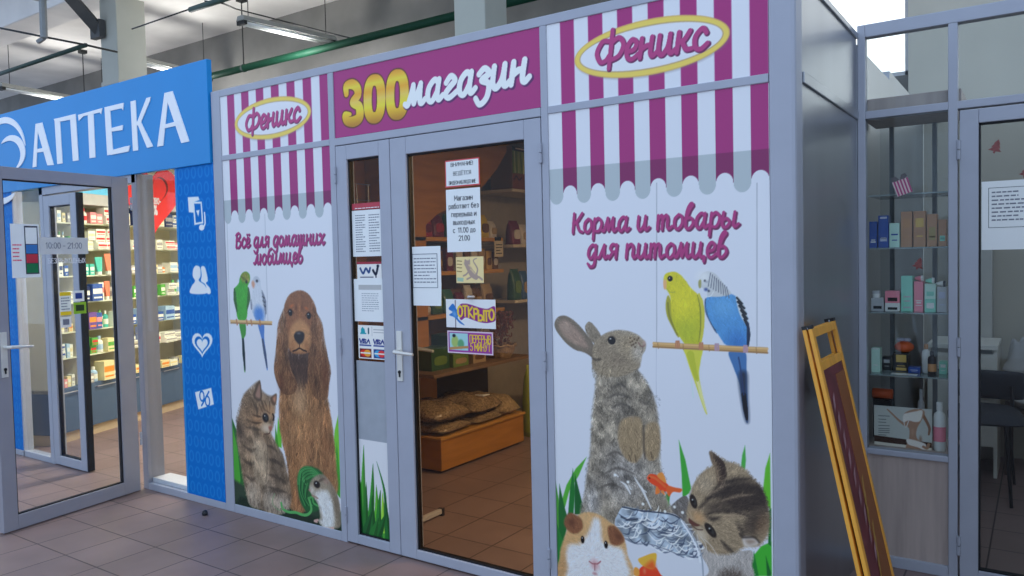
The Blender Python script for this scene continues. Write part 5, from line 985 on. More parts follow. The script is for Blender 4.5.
A.line([(ox - .002, zc - .014), (ox + .036, zc - .014)], .007, (36, 150, 176)); A.line([(ox + .055, zc - .012), (ox + .055, zc + .012)], .01, (60, 90, 110)); A.line([(x0 + w + .012, zc + .008), (x1 - .014, zc + .008)], .004, (150, 155, 170)); A.line([(x0 + w + .012, zc - .006), (x1 - .02, zc - .006)], .004, (170, 174, 188)); A.line([(x0 + w, b[2] + h * 2.05), (x0 + w, b[3] - .006)], .002, (150, 155, 170)); A.build('card_logos', M_PRINTM, s, th=.0008)
# frosted lower film and grass print on the narrow leaf
zg = FAC.at(372, 442)[1]
s = sheet('frosted_window_film', FAC.shift(-.0215), -2.125, -1.912, zg, b[2] - .012, mat('pale_blue_grey_film', pc(146, 156, 178, .8), .35), 'plain blue grey film on the narrow door glass below the card sticker', 'film')
A = Art(FAC.shift(-.0205), -2.125, -1.912, .062, zg, .003, (206, 212, 232)); T = A.T(345, 430, 4)
T = A.T(200, 400, 4)
for base, tip, w, c, bd in (((650, 560), (655, 180), .05, (70, 160, 60), 0), ((672, 560), (692, 255), .05, (50, 140, 52), .01), ((700, 560), (705, 340), .05, (88, 176, 56), .01), ((740, 560), (748, 420), .05, (66, 150, 56), 0), ((745, 470), (706, 245), .022, (44, 128, 60), .02), ((640, 560), (642, 320), .05, (44, 130, 52), 0), ((660, 560), (665, 330), .05, (36, 116, 48), 0), ((690, 570), (688, 380), .06, (30, 106, 46), 0), ((720, 570), (722, 360), .05, (40, 124, 50), -.01), ((735, 520), (730, 370), .035, (150, 214, 70), 0), ((650, 570), (690, 440), .06, (24, 92, 44), 0), ((755, 570), (738, 380), .05, (28, 104, 46), 0), ((700, 580), (745, 450), .06, (26, 100, 44), 0), ((640, 580), (640, 420), .06, (22, 88, 42), 0), ((680, 585), (715, 470), .07, (34, 112, 48), 0)): blade(A, T, base, tip, w, c, bd)
tag(A.build('grass_print', M_PRINT, th=.0012), 'white print with tall green grass at the foot of the narrow door', 'poster')
# wide leaf
b = q4(445, 161, 480, 183); s = sheet('red_edged_notice', GW, b[0], b[1], b[2] - .008, b[3], mat('print_190_70_80', pc(190, 74, 84), .5), 'small red edged notice at the top of the wide door glass', 'notice'); x0, x1 = b[0], b[1]; z0, z1 = b[2] - .008, b[3]
card(GW, x0 + .006, x1 - .006, z0 + .006, z1 - .006, M_PAPER, s, 'paper_face', .0011); xm = (x0 + x1) / 2; dz = (z1 - z0) / 3
for k, t in enumerate(('ВНИМАНИЕ!', 'ВЕДЁТСЯ', 'ВИДЕОНАБЛЮДЕНИЕ')): text(t, GW, xm, z1 - dz * (k + .52), .017 if k < 2 else .0155, M_INK, s, off=.0021, sx=1.2 if k < 2 else .86, wt=.11)
a = GW.at(446, 190); c = GW.at(481.5, 250); x0, x1, z0, z1 = a[0], c[0], c[1] - .006, a[1]
s = sheet('working_hours_notice', GW, x0, x1, z0, z1, M_PAPER, 'white working hours sheet in the middle of the wide door glass', 'notice', curl=.0)
for k, t in enumerate(('Магазин', 'работает без', 'перерыва и', 'выходных', 'с  11.00 до', '21.00')): text(t, GW, (x0 + x1) / 2 + .003, z1 - .042 - k * .0375, .0225, M_INK, s, off=.0014, sx=1.02, wt=.12)
a = GW.at(409, 247); c = GW.at(442, 306); x0, x1, z0, z1 = a[0], c[0], c[1], a[1]
s = sheet('framed_text_notice', GW, x0, x1, z0, z1, M_PAPER, 'white sheet with boxed small print, near the door handle', 'notice', curl=.004)
mb = MB(); bx0, bx1, bz0, bz1 = x0 + .02, x1 - .02, z0 + (z1 - z0) * .3, z1 - .035
for k in ((bx0, bx1, bz0, bz0 + .003), (bx0, bx1, bz1 - .003, bz1), (bx0, bx0 + .003, bz0, bz1), (bx1 - .003, bx1, bz0, bz1)): mb.box(k[0], k[1], .0014, .0026, k[2], k[3], 0, GW)
mb.build('printed_border', M_INKG, s); rules(GW, bx0 + .01, bx1 - .01, bz0 + .02, bz1 - .015, 8, M_INKG, s, .0015, seed=8, h=.3)
a = GW.at(456, 257); c = GW.at(484, 283)
A = Art(GW.shift(.0012), a[0], c[0], c[1], a[1], .0022, (216, 200, 158)); T = A.T(400, 240, 4.8); CC = (160, 142, 142)
A.line(T((318, 118), (345, 160), (365, 178)), [.018, .034, .026], CC); A.line(T((362, 178), (372, 140), (352, 100), (368, 88)), [.01, .008, .006, .004], CC); A.line(T((330, 150), (318, 165), (305, 172)), .008, CC); A.line(T((365, 180), (378, 178), (394, 190)), .01, CC); A.line(T((345, 165), (340, 178), (322, 188)), .008, CC); A.blob(T((322, 112))[0], .022, .018, CC, 0, 1, .6); A.poly(T((310, 105), (312, 92), (322, 102)), CC); A.poly(T((326, 102), (334, 92), (336, 106)), CC)
for q in ([(330, 120), (345, 135)], [(338, 140), (352, 150)], [(348, 150), (360, 162)]): A.line(T(*q), .006, (196, 178, 150))
for y in (100, 116, 132, 150): A.line(T((274, y), (296, y + 2)), .004, (130, 110, 80))
A.poly(T((274, 180), (305, 182), (304, 200), (276, 198)), (150, 180, 170), smooth=False)
tag(A.build('cat_flyer', M_PRINTM, th=.0012), 'beige flyer picturing a stretching grey cat on the wide door glass', 'poster')
a = GW.at(446.5, 299); c = GW.at(496.5, 329); x0, x1, z0, z1 = a[0], c[0], c[1], a[1]
s = thing('open_sign', 'white open sign with purple wave banner hanging on the wide door glass', 'sign', GW.p((x0 + x1) / 2, z0))
A = Art(GW.shift(.005), x0, x1, z0, z1, .002, (210, 216, 234)); T = A.T(400, 240, 4.8)
A.poly(T((285, 315), (310, 305), (345, 312), (385, 325), (420, 330), (455, 320), (460, 382), (425, 398), (385, 395), (345, 382), (315, 372), (296, 384), (286, 372)), (130, 50, 130)); A.line(T((265, 290), (268, 420)), .006, (120, 112, 130))
A.poly(T((240, 318), (255, 306), (270, 330), (284, 352), (278, 376), (310, 408), (286, 398), (262, 372), (236, 360), (252, 346), (234, 332)), (50, 112, 196)); A.blob(T((262, 355))[0], .02, .03, (120, 170, 226), 30, .7)
A.build('sign_face', M_PRINTM, s, th=.003); M_GOLD = mat('print_gold_lettering', pc(232, 186, 60), .5)
p = [GW.at(400 + x / 4.8, 240 + y / 4.8) for x, y in ((292, 338), (316, 336), (342, 342), (368, 350), (393, 358), (418, 360), (443, 354))]
for ch, (x, z) in zip('ОТКРЫТО', p): text(ch, GW, x, z - .004, .047, M_GOLD, s, off=.0053, sx=.9, wt=.2)
MB().lathe([(.014, -.006), (.02, 0), (.014, .006)], GW.p((x0 + x1) / 2 + .01, z1 + .012, .01), 14).build('suction_cup', mat('clear_grey_rubber', (.5, .48, .46), .25), s)
a = GW.at(448, 332); c = GW.at(494, 358); x0, x1, z0, z1 = a[0], c[0], c[1] + .012, a[1] + .008
s = thing('break_sign', 'purple short break sign with bird picture hanging below the open sign', 'sign', GW.p((x0 + x1) / 2, z0))
A = Art(GW.shift(.005), x0, x1, z0, z1, .002, (150, 70, 150)); A.poly([(x0, z0), (x1, z0), (x1, z1), (x0, z1)], (206, 200, 222), smooth=False); e = .006; A.poly([(x0 + e, z0 + e), (x1 - e, z0 + e), (x1 - e, z1 - e), (x0 + e, z1 - e)], (142, 62, 148), smooth=False)
w = x1 - x0; h = z1 - z0; A.poly([(x0 + w * .05, z0 + h * .14), (x0 + w * .46, z0 + h * .14), (x0 + w * .46, z0 + h * .9), (x0 + w * .05, z0 + h * .9)], (150, 196, 214), smooth=False)
A.blob((x0 + w * .17, z0 + h * .52), w * .1, h * .33, (150, 176, 110), 0, 1, .6); A.blob((x0 + w * .3, z0 + h * .42), w * .09, h * .26, (90, 150, 120), 0, 1, .6); A.blob((x0 + w * .15, z0 + h * .78), w * .05, h * .1, (40, 44, 60), 0, 1, .5); A.line([(x0 + w * .06, z0 + h * .2), (x0 + w * .45, z0 + h * .3)], .012, (170, 130, 90))
A.build('sign_face', M_PRINTM, s, th=.003); text('ПЕРЕРЫВ', GW, x0 + w * .73, z0 + h * .68, .034, M_GOLD, s, off=.0053, sx=.70, wt=.12); text('5 МИНУТ', GW, x0 + w * .73, z0 + h * .32, .034, M_GOLD, s, off=.0053, sx=.70, wt=.12)

# ------------------------------------------------------------------ pet shop interior (left wall fittings)
M_OR = mat('orange_beech_laminate', (.46, .20, .032), .4, 0, .4, .14, 3, (1, 1, 7)); M_ORD = mat('orange_panel_edge', (.54, .27, .05), .4, 0, .4, .08); M_BRN = mat('brown_counter_board', (.22, .14, .085), .5, 0, .3, .12, 5)
M_DKP = mat('dark_grey_back_panel', (.09, .075, .06), .6)
strip_light(-.45, 1.6, 2.41, .25, 1.6, 62, (1, .80, .56), 'added unseen flat ceiling lamp as fill light in the pet shop')  # added lamp, hidden behind the right poster, to light bags under the counter
fb = thing('low_display_platform', 'low orange wooden platform under bags of feed inside the pet shop', 'platform', (-2.89, 1.78, 0))
MB().box(-3.17, -2.6, 1.257, 2.29, .02, .235).build('platform_body', M_OR, fb, bevel=.004); MB().box(-3.175, -2.585, 1.24, 2.3, .235, .255).build('platform_top', M_ORD, fb, bevel=.004); MB().box(-3.15, -2.64, 1.29, 2.27, 0, .02).build('plinth', M_DKP, fb)
su = thing('pet_shop_shelving', 'orange arched shelving unit with counter along the pet shop left wall', 'shelf', (-2.88, 1.9, .255))
P = [(1.18, .70), (1.45, .70), (1.45, 1.74), (1.58, 1.82), (1.8, 1.9), (2.0, 1.97), (2.16, 2.065), (2.35, 2.21), (2.52, 2.39), (2.56, 2.448), (1.18, 2.448)]
MB().prism(P, lambda a, b: (-2.85, a, b), lambda a, b: (-2.87, a, b)).build('arched_front_panel', M_OR, su)
MB().box(-3.175, -2.87, 1.18, 1.2, .255, 2.44).build('end_panel', M_OR, su); MB().box(-3.172, -3.15, 1.2, 2.42, .70, 2.4).build('back_panel', mat('amber_back_panel', (.20, .10, .04), .5, 0, .3, .15), su)
for z in (1.08, 1.40, 1.655): MB().box(-3.15, -2.85, 1.2, 2.42, z - .03, z).build('shelf', M_ORD, su, bevel=.002)
MB().box(-3.17, -2.6, 1.2, 2.42, .675, .70).build('counter_top', M_BRN, su, bevel=.003); MB().box(-3.0, -2.98, 1.2, 1.68, .257, .675).build('lower_front_panel', M_OR, su); MB().box(-3.06, -3.04, 1.68, 2.42, .257, .675).build('dark_lower_panel', M_DKP, su)
rk = thing('cream_display_rack', 'cream slatted display rack beyond the orange shelving', 'rack', (-2.85, 2.95, 0)); M_CRK = mat('cream_rack_metal', (.62, .55, .42), .5)
for z in (.10, 1.135, 1.6, 2.06): MB().box(-3.15, -2.78, 2.47, 3.45, z - .025, z).build('shelf', M_CRK, rk, bevel=.002)
MB().box(-3.172, -3.15, 2.47, 3.45, 0, 2.4).build('back_panel', mat('perforated_rack_back', (.36, .32, .26), .6), rk)
for y in (2.45, 3.45): MB().box(-3.17, -3.12, y, y + .02, 0, 2.4).build('upright', M_CRK, rk)
def pillow(c, sx, sy, sz, yaw=0., seed=0, sq=.55, lump=.05):
    """a filled bag lying flat: rectangular footprint, fat middle, pinched edges"""
    r = np.random.default_rng(seed); ph = r.uniform(0, 6, 6); mb = MB(); N = 18; g = np.linspace(-1, 1, N + 1); vs = []; fs = []
    for side in (0, 1):
        for y in g:
            for x in g:
                e = max(0, 1 - abs(x) ** 3.2) ** .55 * max(0, 1 - abs(y) ** 3.2) ** .55
                k = 1 + lump * (2.2 * math.sin(4 * x + ph[0]) * math.sin(5 * y + ph[1]) + 1.2 * math.sin(9 * x + ph[2] + 6 * y) + .8 * math.sin(13 * y + ph[3] - 5 * x))
                z = .30 + .70 * e * k if side else .30 - .30 * e
                rx = 1 - .10 * (1 - abs(y)) * abs(x) * 0 - .07 * abs(y) ** 4; ry = 1 - .07 * abs(x) ** 4
                X, Y = x * rx * sx / 2, y * ry * sy / 2
                vs.append((c[0] + X * math.cos(yaw) - Y * math.sin(yaw), c[1] + X * math.sin(yaw) + Y * math.cos(yaw), c[2] + z * sz))
    M = (N + 1) ** 2
    for j in range(N):
        for i in range(N):
            q = (j * (N + 1) + i, j * (N + 1) + i + 1, (j + 1) * (N + 1) + i + 1, (j + 1) * (N + 1) + i); fs += [q[::-1], tuple(t + M for t in q)]
    edge = [i for i in range(N + 1)] + [j * (N + 1) + N for j in range(1, N + 1)] + [N * (N + 1) + i for i in range(N - 1, -1, -1)] + [j * (N + 1) for j in range(N - 1, 0, -1)]
    for k in range(len(edge)): e, f = edge[k], edge[(k + 1) % len(edge)]; fs.append((e, f, f + M, e + M))
    return mb.add(vs, fs)
def seed_mat(name, c, c2):
    m = mat(name, c, .22, 0, .6, .1); nt = m.node_tree; b = nt.nodes['Principled BSDF']
    v = nt.nodes.new('ShaderNodeTexVoronoi'); v.inputs['Scale'].default_value = 90; tc = nt.nodes.new('ShaderNodeTexCoord'); nt.links.new(tc.outputs['Object'], v.inputs['Vector'])
    rp = nt.nodes.new('ShaderNodeValToRGB'); rp.color_ramp.elements[0].color = (*c, 1); rp.color_ramp.elements[1].color = (*c2, 1); nt.links.new(v.outputs['Color'], rp.inputs[0]); nt.links.new(rp.outputs[0], b.inputs['Base Color'])
    nz = nt.nodes.new('ShaderNodeTexNoise'); nz.inputs['Scale'].default_value = 18; nt.links.new(tc.outputs['Object'], nz.inputs['Vector']); bp = nt.nodes.new('ShaderNodeBump'); bp.inputs['Strength'].default_value = .7; bp.inputs['Distance'].default_value = .02; nt.links.new(nz.outputs[0], bp.inputs['Height']); nt.links.new(bp.outputs[0], b.inputs['Normal'])
    return m
M_FEED = seed_mat('brown_pellets_in_clear_film', (.14, .095, .05), (.42, .30, .17)); M_FEEDL = seed_mat('tan_grain_in_clear_film', (.22, .15, .08), (.55, .40, .22))
for (c, sx, sy, sz, yw, m, lb) in (((-2.85, 1.45, .255), .50, .40, .085, .08, M_FEED, 'flat brown bag of feed, lower of the two nearest the shop door'), ((-2.86, 1.44, .335), .52, .42, .13, -.06, M_FEED, 'plump brown bag of feed lying on top, nearest the shop door'), ((-2.84, 1.86, .255), .48, .38, .075, .05, M_FEED, 'thin brown feed bag at the bottom in the middle of the platform'),
   ((-2.85, 1.85, .325), .50, .40, .135, .1, M_FEED, 'plump brown bag of feed with a white tag, middle of the platform'), ((-2.84, 2.15, .255), .50, .24, .15, -.06, M_FEEDL, 'pale tan bag of grain at the far end of the platform')):
    bgo = thing('feed_bag', lb, 'bag', c, 'feed bags on the orange platform'); pillow(c, sx, sy, sz, yw, int(c[1] * 100), .5).build('bag_body', m, bgo, smooth=True)
    if 'white tag' in lb: MB().box(-2.74, -2.66, 1.84, 1.92, .446, .452).build('paper_tag', M_PAPER, bgo)
def pouch(name, y, z, w, h, d, col, col2, label, x=-2.9, cat='packet', group='packets on the pet shop shelves', kind='pouch'):
    """standing packet seen from +x"""
    m = mat('packet_%02x%02x%02x' % tuple(int(c * 255) for c in col), col, .35, 0, .5, .1, 12); m2 = mat('packet_%02x%02x%02x' % tuple(int(c * 255) for c in col2), col2, .4, 0, .4, .1, 12)
    t = thing(name, label, cat, (x - d / 2, y, z), group); mb = MB()
    if kind == 'box': mb.box(x - d, x, y - w / 2, y + w / 2, z, z + h)
    else:
        rows = [(0, 1), (.1, 1.), (.5, .95), (.82, .6), (.93, .12), (1, .1)]; vs = []; fs = []
        for zz, dd in rows:
            for i in range(16):
                p = 2 * math.pi * i / 16; s_ = lambda v: math.copysign(abs(v) ** .45, v)
                vs.append((x - d / 2 + s_(math.cos(p)) * d / 2 * dd, y + s_(math.sin(p)) * w / 2 * (1 if zz < .9 else .96), z + h * zz))
        for j in range(len(rows) - 1):
            for i in range(16): fs.append((j * 16 + i, j * 16 + (i + 1) % 16, (j + 1) * 16 + (i + 1) % 16, (j + 1) * 16 + i))
        fs += [tuple(range(16))[::-1], tuple(range(80, 96))]; mb.add(vs, fs)
    mb.build('packet_body', m, t, bevel=.002 if kind == 'box' else 0, smooth=kind != 'box')
    MB().prism([(y + w * .36 * math.copysign(abs(math.cos(a)) ** .6, math.cos(a)), z + h * .42 + h * .2 * math.copysign(abs(math.sin(a)) ** .6, math.sin(a))) for a in np.linspace(0, 2 * math.pi, 21)[:-1]], lambda a, b: (x + .003, a, b), lambda a, b: (x - .004, a, b)).build('printed_label', m2, t)
RED, MAR, YEL, GRN, DGR, TAN, WHI, BRW, GLD, BLU = (.38, .03, .05), (.16, .02, .05), (.62, .45, .04), (.16, .26, .06), (.04, .11, .05), (.42, .30, .16), (.6, .56, .5), (.16, .08, .03), (.55, .36, .10), (.05, .12, .26)
pouch('pet_food_pouch', 1.53, 1.655, .14, .16, .10, RED, MAR, 'glossy red pouch on the top orange shelf, nearest the arch'); pouch('pet_food_pouch', 1.67, 1.655, .13, .17, .10, MAR, RED, 'dark maroon pouch on the top orange shelf, second from the arch')
pouch('pet_food_pouch', 1.83, 1.655, .13, .18, .10, DGR, TAN, 'dark green pouch hidden behind the working hours sheet'); pouch('pet_food_pouch', 1.98, 1.655, .12, .19, .10, (.10, .16, .18), GRN, 'grey green pouch beside the yellow one on the top shelf')
pouch('pet_food_pouch', 2.12, 1.655, .11, .2, .10, GRN, YEL, 'lime green pouch on the top orange shelf'); pouch('pet_food_pouch', 2.25, 1.655, .12, .19, .10, YEL, BRW, 'bright yellow pouch on the top orange shelf'); pouch('pet_food_pouch', 2.37, 1.655, .09, .14, .08, WHI, TAN, 'cream pouch at the right end of the top shelf')
for k, (y, w, h, c, c2, n) in enumerate(((1.55, .08, .12, TAN, BRW, 'tan'), (1.65, .09, .15, BRW, GLD, 'brown'), (1.78, .08, .17, MAR, WHI, 'maroon'), (1.90, .08, .17, WHI, TAN, 'cream'), (2.0, .07, .16, BRW, TAN, 'dark brown'), (2.09, .08, .15, WHI, BRW, 'ivory'), (2.19, .08, .17, TAN, WHI, 'sandy'), (2.29, .08, .15, GLD, BRW, 'golden'), (2.38, .07, .14, BRW, WHI, 'walnut brown'))):
    pouch('treat_box', y, 1.40, w, h, .07, c, c2, '%s treat box standing on the middle orange shelf, %s from the left' % (n, ORD[k]), kind='box', cat='box', group='treat boxes on the middle shelf')
for k, (y, w, h, c, c2, n) in enumerate(((1.50, .1, .1, TAN, WHI, 'tan'), (1.63, .12, .19, DGR, GRN, 'dark green'), (1.77, .12, .18, (.05, .16, .12), GRN, 'blue green'), (1.92, .1, .15, MAR, WHI, 'maroon'), (2.03, .09, .2, WHI, BRW, 'cream'), (2.14, .1, .17, BRW, TAN, 'brown'), (2.28, .13, .2, TAN, BRW, 'sandy'))):
    pouch('treat_packet', y, 1.08, w, h, .08, c, c2, '%s packet on the lower orange shelf, %s from the left' % (n, ORD[k]), group='packets on the lower shelf')
for k, (y, z, w, h, c, c2, n, x) in enumerate(((1.42, .70, .2, .16, DGR, GRN, 'dark green box on the counter nearest the door handle', -2.72), (1.63, .70, .18, .10, GRN, TAN, 'light green box lying on the counter', -2.70), (1.66, .80, .16, .13, DGR, GRN, 'mossy green box stacked on the light green one', -2.78), (1.86, .70, .16, .11, TAN, BRW, 'tan carton on the counter below the break sign', -2.70), (2.0, .70, .1, .2, GLD, YEL, 'golden packet standing at the back of the counter', -2.98))):
    pouch('counter_box', y, z, w, h, .16, c, c2, n, x=x, kind='box', cat='box', group='boxes on the pet shop counter')
# wicker basket
bk_ = thing('wicker_basket', 'round tan wicker basket on the counter beside the break sign', 'basket', (-2.74, 2.18, .70))
mb = MB(); n = 48; vs = []; fs = []; prof = [(.085, 0), (.10, .02), (.115, .05), (.125, .085), (.132, .10), (.124, .10), (.112, .06), (.09, .02), (.0, .015)]
for r_, z in prof:
    for i in range(n): w = 1 + .025 * math.sin(i * math.pi * .5 + z * 260) * (r_ > .02); vs.append((-2.74 + r_ * w * math.cos(2 * math.pi * i / n), 2.18 + r_ * w * math.sin(2 * math.pi * i / n), .70 + z))
for j in range(len(prof) - 1):
    for i in range(n): fs.append((j * n + i, j * n + (i + 1) % n, (j + 1) * n + (i + 1) % n, (j + 1) * n + i))
fs.append(tuple(range(n))[::-1]); mb.add(vs, fs); mb.build('basket_body', mat('tan_wicker', (.36, .24, .12), .6, 0, .3, .3, 60), bk_)
mb = MB(); mb.tube([(-2.74 + .13 * math.cos(t), 2.18 + .13 * math.sin(t), .80 + .006 * math.sin(9 * t)) for t in np.linspace(0, 2 * math.pi, 40)], .009, 8); mb.build('rim', MATS['tan_wicker'], bk_, smooth=True)
mb = MB(); rr = random.Random(5)
for k in range(26): a = rr.uniform(0, 6.3); r_ = .085 * math.sqrt(rr.random()); mb.sphere((-2.74 + r_ * math.cos(a), 2.18 + r_ * math.sin(a), .755 + rr.uniform(0, .035)), rr.uniform(.016, .026), 8, 6)
tag(mb.build('dried_treats', mat('mixed_brown_treats', (.2, .11, .05), .6, 0, .3, .3, 30), smooth=True), 'heap of small brown dried treats filling the wicker basket', 'treats', kind='stuff')
# hanging bundle of dark red-brown chews
mb = MB(); rr = random.Random(9)
for k in range(150):
    y, z = rr.uniform(2.16, 2.41), rr.uniform(.86, 1.04) if rr.random() < .5 else rr.uniform(.74, 1.05); x = -2.80 + rr.uniform(-.03, .04); a = rr.uniform(0, 6.28); R0 = rr.uniform(.012, .02); tl = rr.uniform(-.8, .8)
    mb.tube([(x + R0 * math.sin(t) * tl, y + R0 * math.cos(t + a), z + R0 * math.sin(t + a)) for t in np.linspace(0, 4.6, 8)], .0055, 5)
tag(mb.build('dried_chew_bundle', mat('dark_red_brown_chews', (.17, .05, .03), .35, 0, .5, .35, 40)), 'dense hanging bundle of dark red brown curled chews near the cream rack', 'treats', kind='stuff')
t = thing('large_food_sack', 'boxy dog food pack with green forest picture and black top, high on the cream rack', 'sack', (-2.9, 2.62, 2.06))
MB().box(-3.02, -2.80, 2.5, 2.78, 2.06, 2.42).build('pack_body', mat('brown_pack_side', (.16, .08, .04), .5), t, bevel=.004)
fr = Frame((-2.798, 0, 0), (0, 1, 0), (1, 0, 0)); A = Art(fr, 2.505, 2.775, 2.065, 2.415, .004, (96, 130, 60)); A.poly([(2.5, 2.05), (2.78, 2.05), (2.78, 2.2), (2.5, 2.19)], (110, 62, 40), smooth=False); A.poly([(2.5, 2.38), (2.78, 2.38), (2.78, 2.42), (2.5, 2.42)], (24, 22, 30), smooth=False)
for k in range(16): x = rng.uniform(2.51, 2.77); A.line([(x, 2.2), (x + rng.uniform(-.02, .02), 2.37)], rng.uniform(.008, .02), [(60, 92, 40), (150, 170, 90), (190, 190, 150)][k % 3], .8)
A.line([(2.53, 2.14), (2.56, 2.17), (2.6, 2.14), (2.64, 2.16)], .014, (40, 22, 18)); A.line([(2.7, 2.1), (2.72, 2.16), (2.76, 2.15)], .016, (50, 30, 20)); A.line([(2.56, 2.4), (2.74, 2.4)], .012, (190, 190, 200)); A.build('printed_front', M_PRINTM, t, th=.002)
for k, (y, z, w, h, c, c2, n) in enumerate(((2.56, 1.6, .13, .2, MAR, WHI, 'maroon'), (2.7, 1.6, .12, .17, WHI, TAN, 'ivory'), (2.56, 1.135, .12, .26, DGR, GRN, 'green'), (2.69, 1.135, .11, .24, BLU, TAN, 'blue'))):
    pouch('rack_packet', y, z, w, h, .09, c, c2, '%s packet on the cream rack, %s' % (n, 'upper shelf' if z > 1.3 else 'lower shelf'), x=-2.8, group='packets on the cream rack')
pouch('cat_food_sack', 2.6, 0, .24, .6, .14, (.40, .46, .06), GRN, 'yellow green sack standing low beyond the platform', x=-2.62, cat='sack', group='sacks by the cream rack'); pouch('cat_food_sack', 2.87, 0, .2, .6, .14, (.03, .03, .03), WHI, 'black and white sack standing beside the yellow green one', x=-2.60, cat='sack', group='sacks by the cream rack')
t = thing('floor_bar', 'pale metal bar lying on the pet shop floor just inside the door', 'bar', (-2.06, .48, .0)); MB().box(-2.072, -2.045, .33, .60, .012, .04).build('rod', mat('pale_bar_metal', (.55, .52, .48), .4), t, bevel=.004); MB().box(-2.075, -2.042, .585, .605, .0, .042).build('end_cap', M_BLACK, t); MB().box(-2.075, -2.042, .335, .355, .0, .042).build('end_cap', M_BLACK, t)
pt = thing('price_tag', 'small cream price tag with handwriting clipped to the shelf edge', 'tag', (-2.84, 2.34, 1.5)); MB().box(-2.842, -2.838, 2.28, 2.40, 1.50, 1.63).build('card', mat('cream_card', (.6, .52, .36), .6), pt); MB().box(-2.85, -2.842, 2.30, 2.38, 1.62, 1.66).build('clip', M_BLACK, pt)
rules(Frame((-2.8375, 0, 0), (0, 1, 0), (1, 0, 0)), 2.3, 2.385, 1.515, 1.61, 4, M_INK, pt, .0005, seed=2)
# wire rack glimpsed through the top of the narrow leaf
wr = thing('wire_rack', 'small wire rack with red packets seen at the top of the narrow door', 'rack', (-3.1, .75, 1.55)); MW = mat('dull_rack_wire', (.30, .29, .27), .4, .7)
mb = MB()
for k in range(7): mb.tube([(-3.05, .42 + .11 * k, 1.55), (-3.05, .42 + .11 * k, 2.02)], .004, 5)
for z in (1.55, 1.67, 1.79, 1.91, 2.02): mb.tube([(-3.05, .40, z), (-3.05, 1.10, z)], .004, 5)
mb.build('front_grid', MW, wr)
for z in (1.55, 1.79): MB().box(-3.175, -3.05, .40, 1.10, z - .006, z).build('shelf', MW, wr)
for k, y in enumerate((.48, .66, .84, 1.02)): pouch('rack_packet', y, 1.55, .1, .15, .06, RED if k % 2 else MAR, WHI, '%s red packet in the small wire rack, %s from the left' % ('bright' if k % 2 else 'dark', ORD[k]), x=-3.07, group='red packets in the wire rack')
# ------------------------------------------------------------------ salon display
sc = thing('salon_display_cabinet', 'tall glass shelved display cabinet behind the salon window', 'cabinet', (.315, 1.31, .552))
M_GSH = mat('green_edge_glass_shelf', (.22, .27, .26), .12, 0, .6)
for z in (1.747, 1.498, 1.194, .898): MB().box(.15, .48, 1.165, 1.47, z - .006, z).build('shelf', M_GSH, sc)
MB().box(.135, .50, 1.162, 1.48, .535, .552).build('floor_board', M_WOOD, sc); MB().box(.13, .53, 1.17, 1.48, 2.10, 2.20).build('top_board', M_WOOD, sc, bevel=.003)
for x in (.205, .395): MB().box(x - .01, x + .01, 1.46, 1.48, .552, 2.10).build('back_post', mat('dark_grey_post', (.16, .18, .19), .5), sc)
MB().box(.15, .5, 1.474, 1.478, .552, 2.10).build('back_pane', M_GLASS, sc)
def IT(y): return Frame((0, y, 0), (1, 0, 0), (0, -1, 0))
COLS = {'blue': (38, 74, 160), 'white': (206, 212, 226), 'brown': (164, 124, 98), 'olive': (150, 132, 84), 'pink': (222, 130, 158), 'teal': (130, 202, 196), 'grey': (168, 174, 192), 'black': (28, 28, 34), 'gold': (190, 160, 90), 'orange': (206, 92, 56), 'cyan': (176, 212, 214), 'lavender': (170, 180, 216), 'tan': (172, 128, 92)}
def cm(c): return mat('cosmetic_' + c, pc(*COLS[c], .8), .4, 0, .4, .04, 20)
def cbox(u0, u1, vt, z, c, bc, label, y=1.22, d=.06, name='cosmetic_box', base=None, grp='boxes on the salon shelves', bands=((.55, .8),)):
    fr = IT(y); x0 = fr.at(u0, 300)[0]; x1 = fr.at(u1, 300)[0]; h = fr.at((u0 + u1) / 2, vt)[1] - z
    t = thing(name, label, 'box', ((x0 + x1) / 2, y + d / 2, z), grp); MB().box(x0, x1 - .0015, y, y + d, z, z + h).build('carton', cm(c), t, bevel=.0015)
    w = x1 - x0
    for a, b in bands: MB().box(x0 + w * .18, x1 - w * .18, y - .0008, y, z + h * a, z + h * b).build('printed_label', cm(bc), t)
    for s_ in (.3,): MB().box(x0 + w * .25, x1 - w * .25, y - .0008, y, z + h * .28, z + h * .32).build('printed_line', cm(bc), t)
    return z + h
Z1, Z2, Z3, Z4 = 1.4985, 1.1945, .8985, .5525
cbox(869.5, 877.5, 221.5, Z1, 'blue', 'white', 'short dark blue box at the left end of the salon upper shelf', bands=((.2, .25),)); cbox(878.5, 889, 215.5, Z1, 'blue', 'lavender', 'taller blue box second from left on the salon upper shelf', bands=((.2, .3), (.9, .96)))
cbox(889.5, 900, 223, Z1, 'cyan', 'blue', 'white box between the blue and brown boxes on the salon shelf', bands=((.5, .56),)); cbox(901, 912.5, 211.5, Z1, 'brown', 'tan', 'tall brown box beside the white one on the salon shelf'); cbox(913.5, 926, 211, Z1, 'brown', 'gold', 'second tall brown box, wider, in the middle of the salon shelf')
cbox(927, 937.5, 214, Z1, 'brown', 'olive', 'brown box with green label on the salon upper shelf', bands=((.2, .6),)); cbox(938.5, 946.5, 219.5, Z1, 'brown', 'teal', 'smallest brown box with teal mark, right end of the salon upper shelf', bands=((.2, .4),))
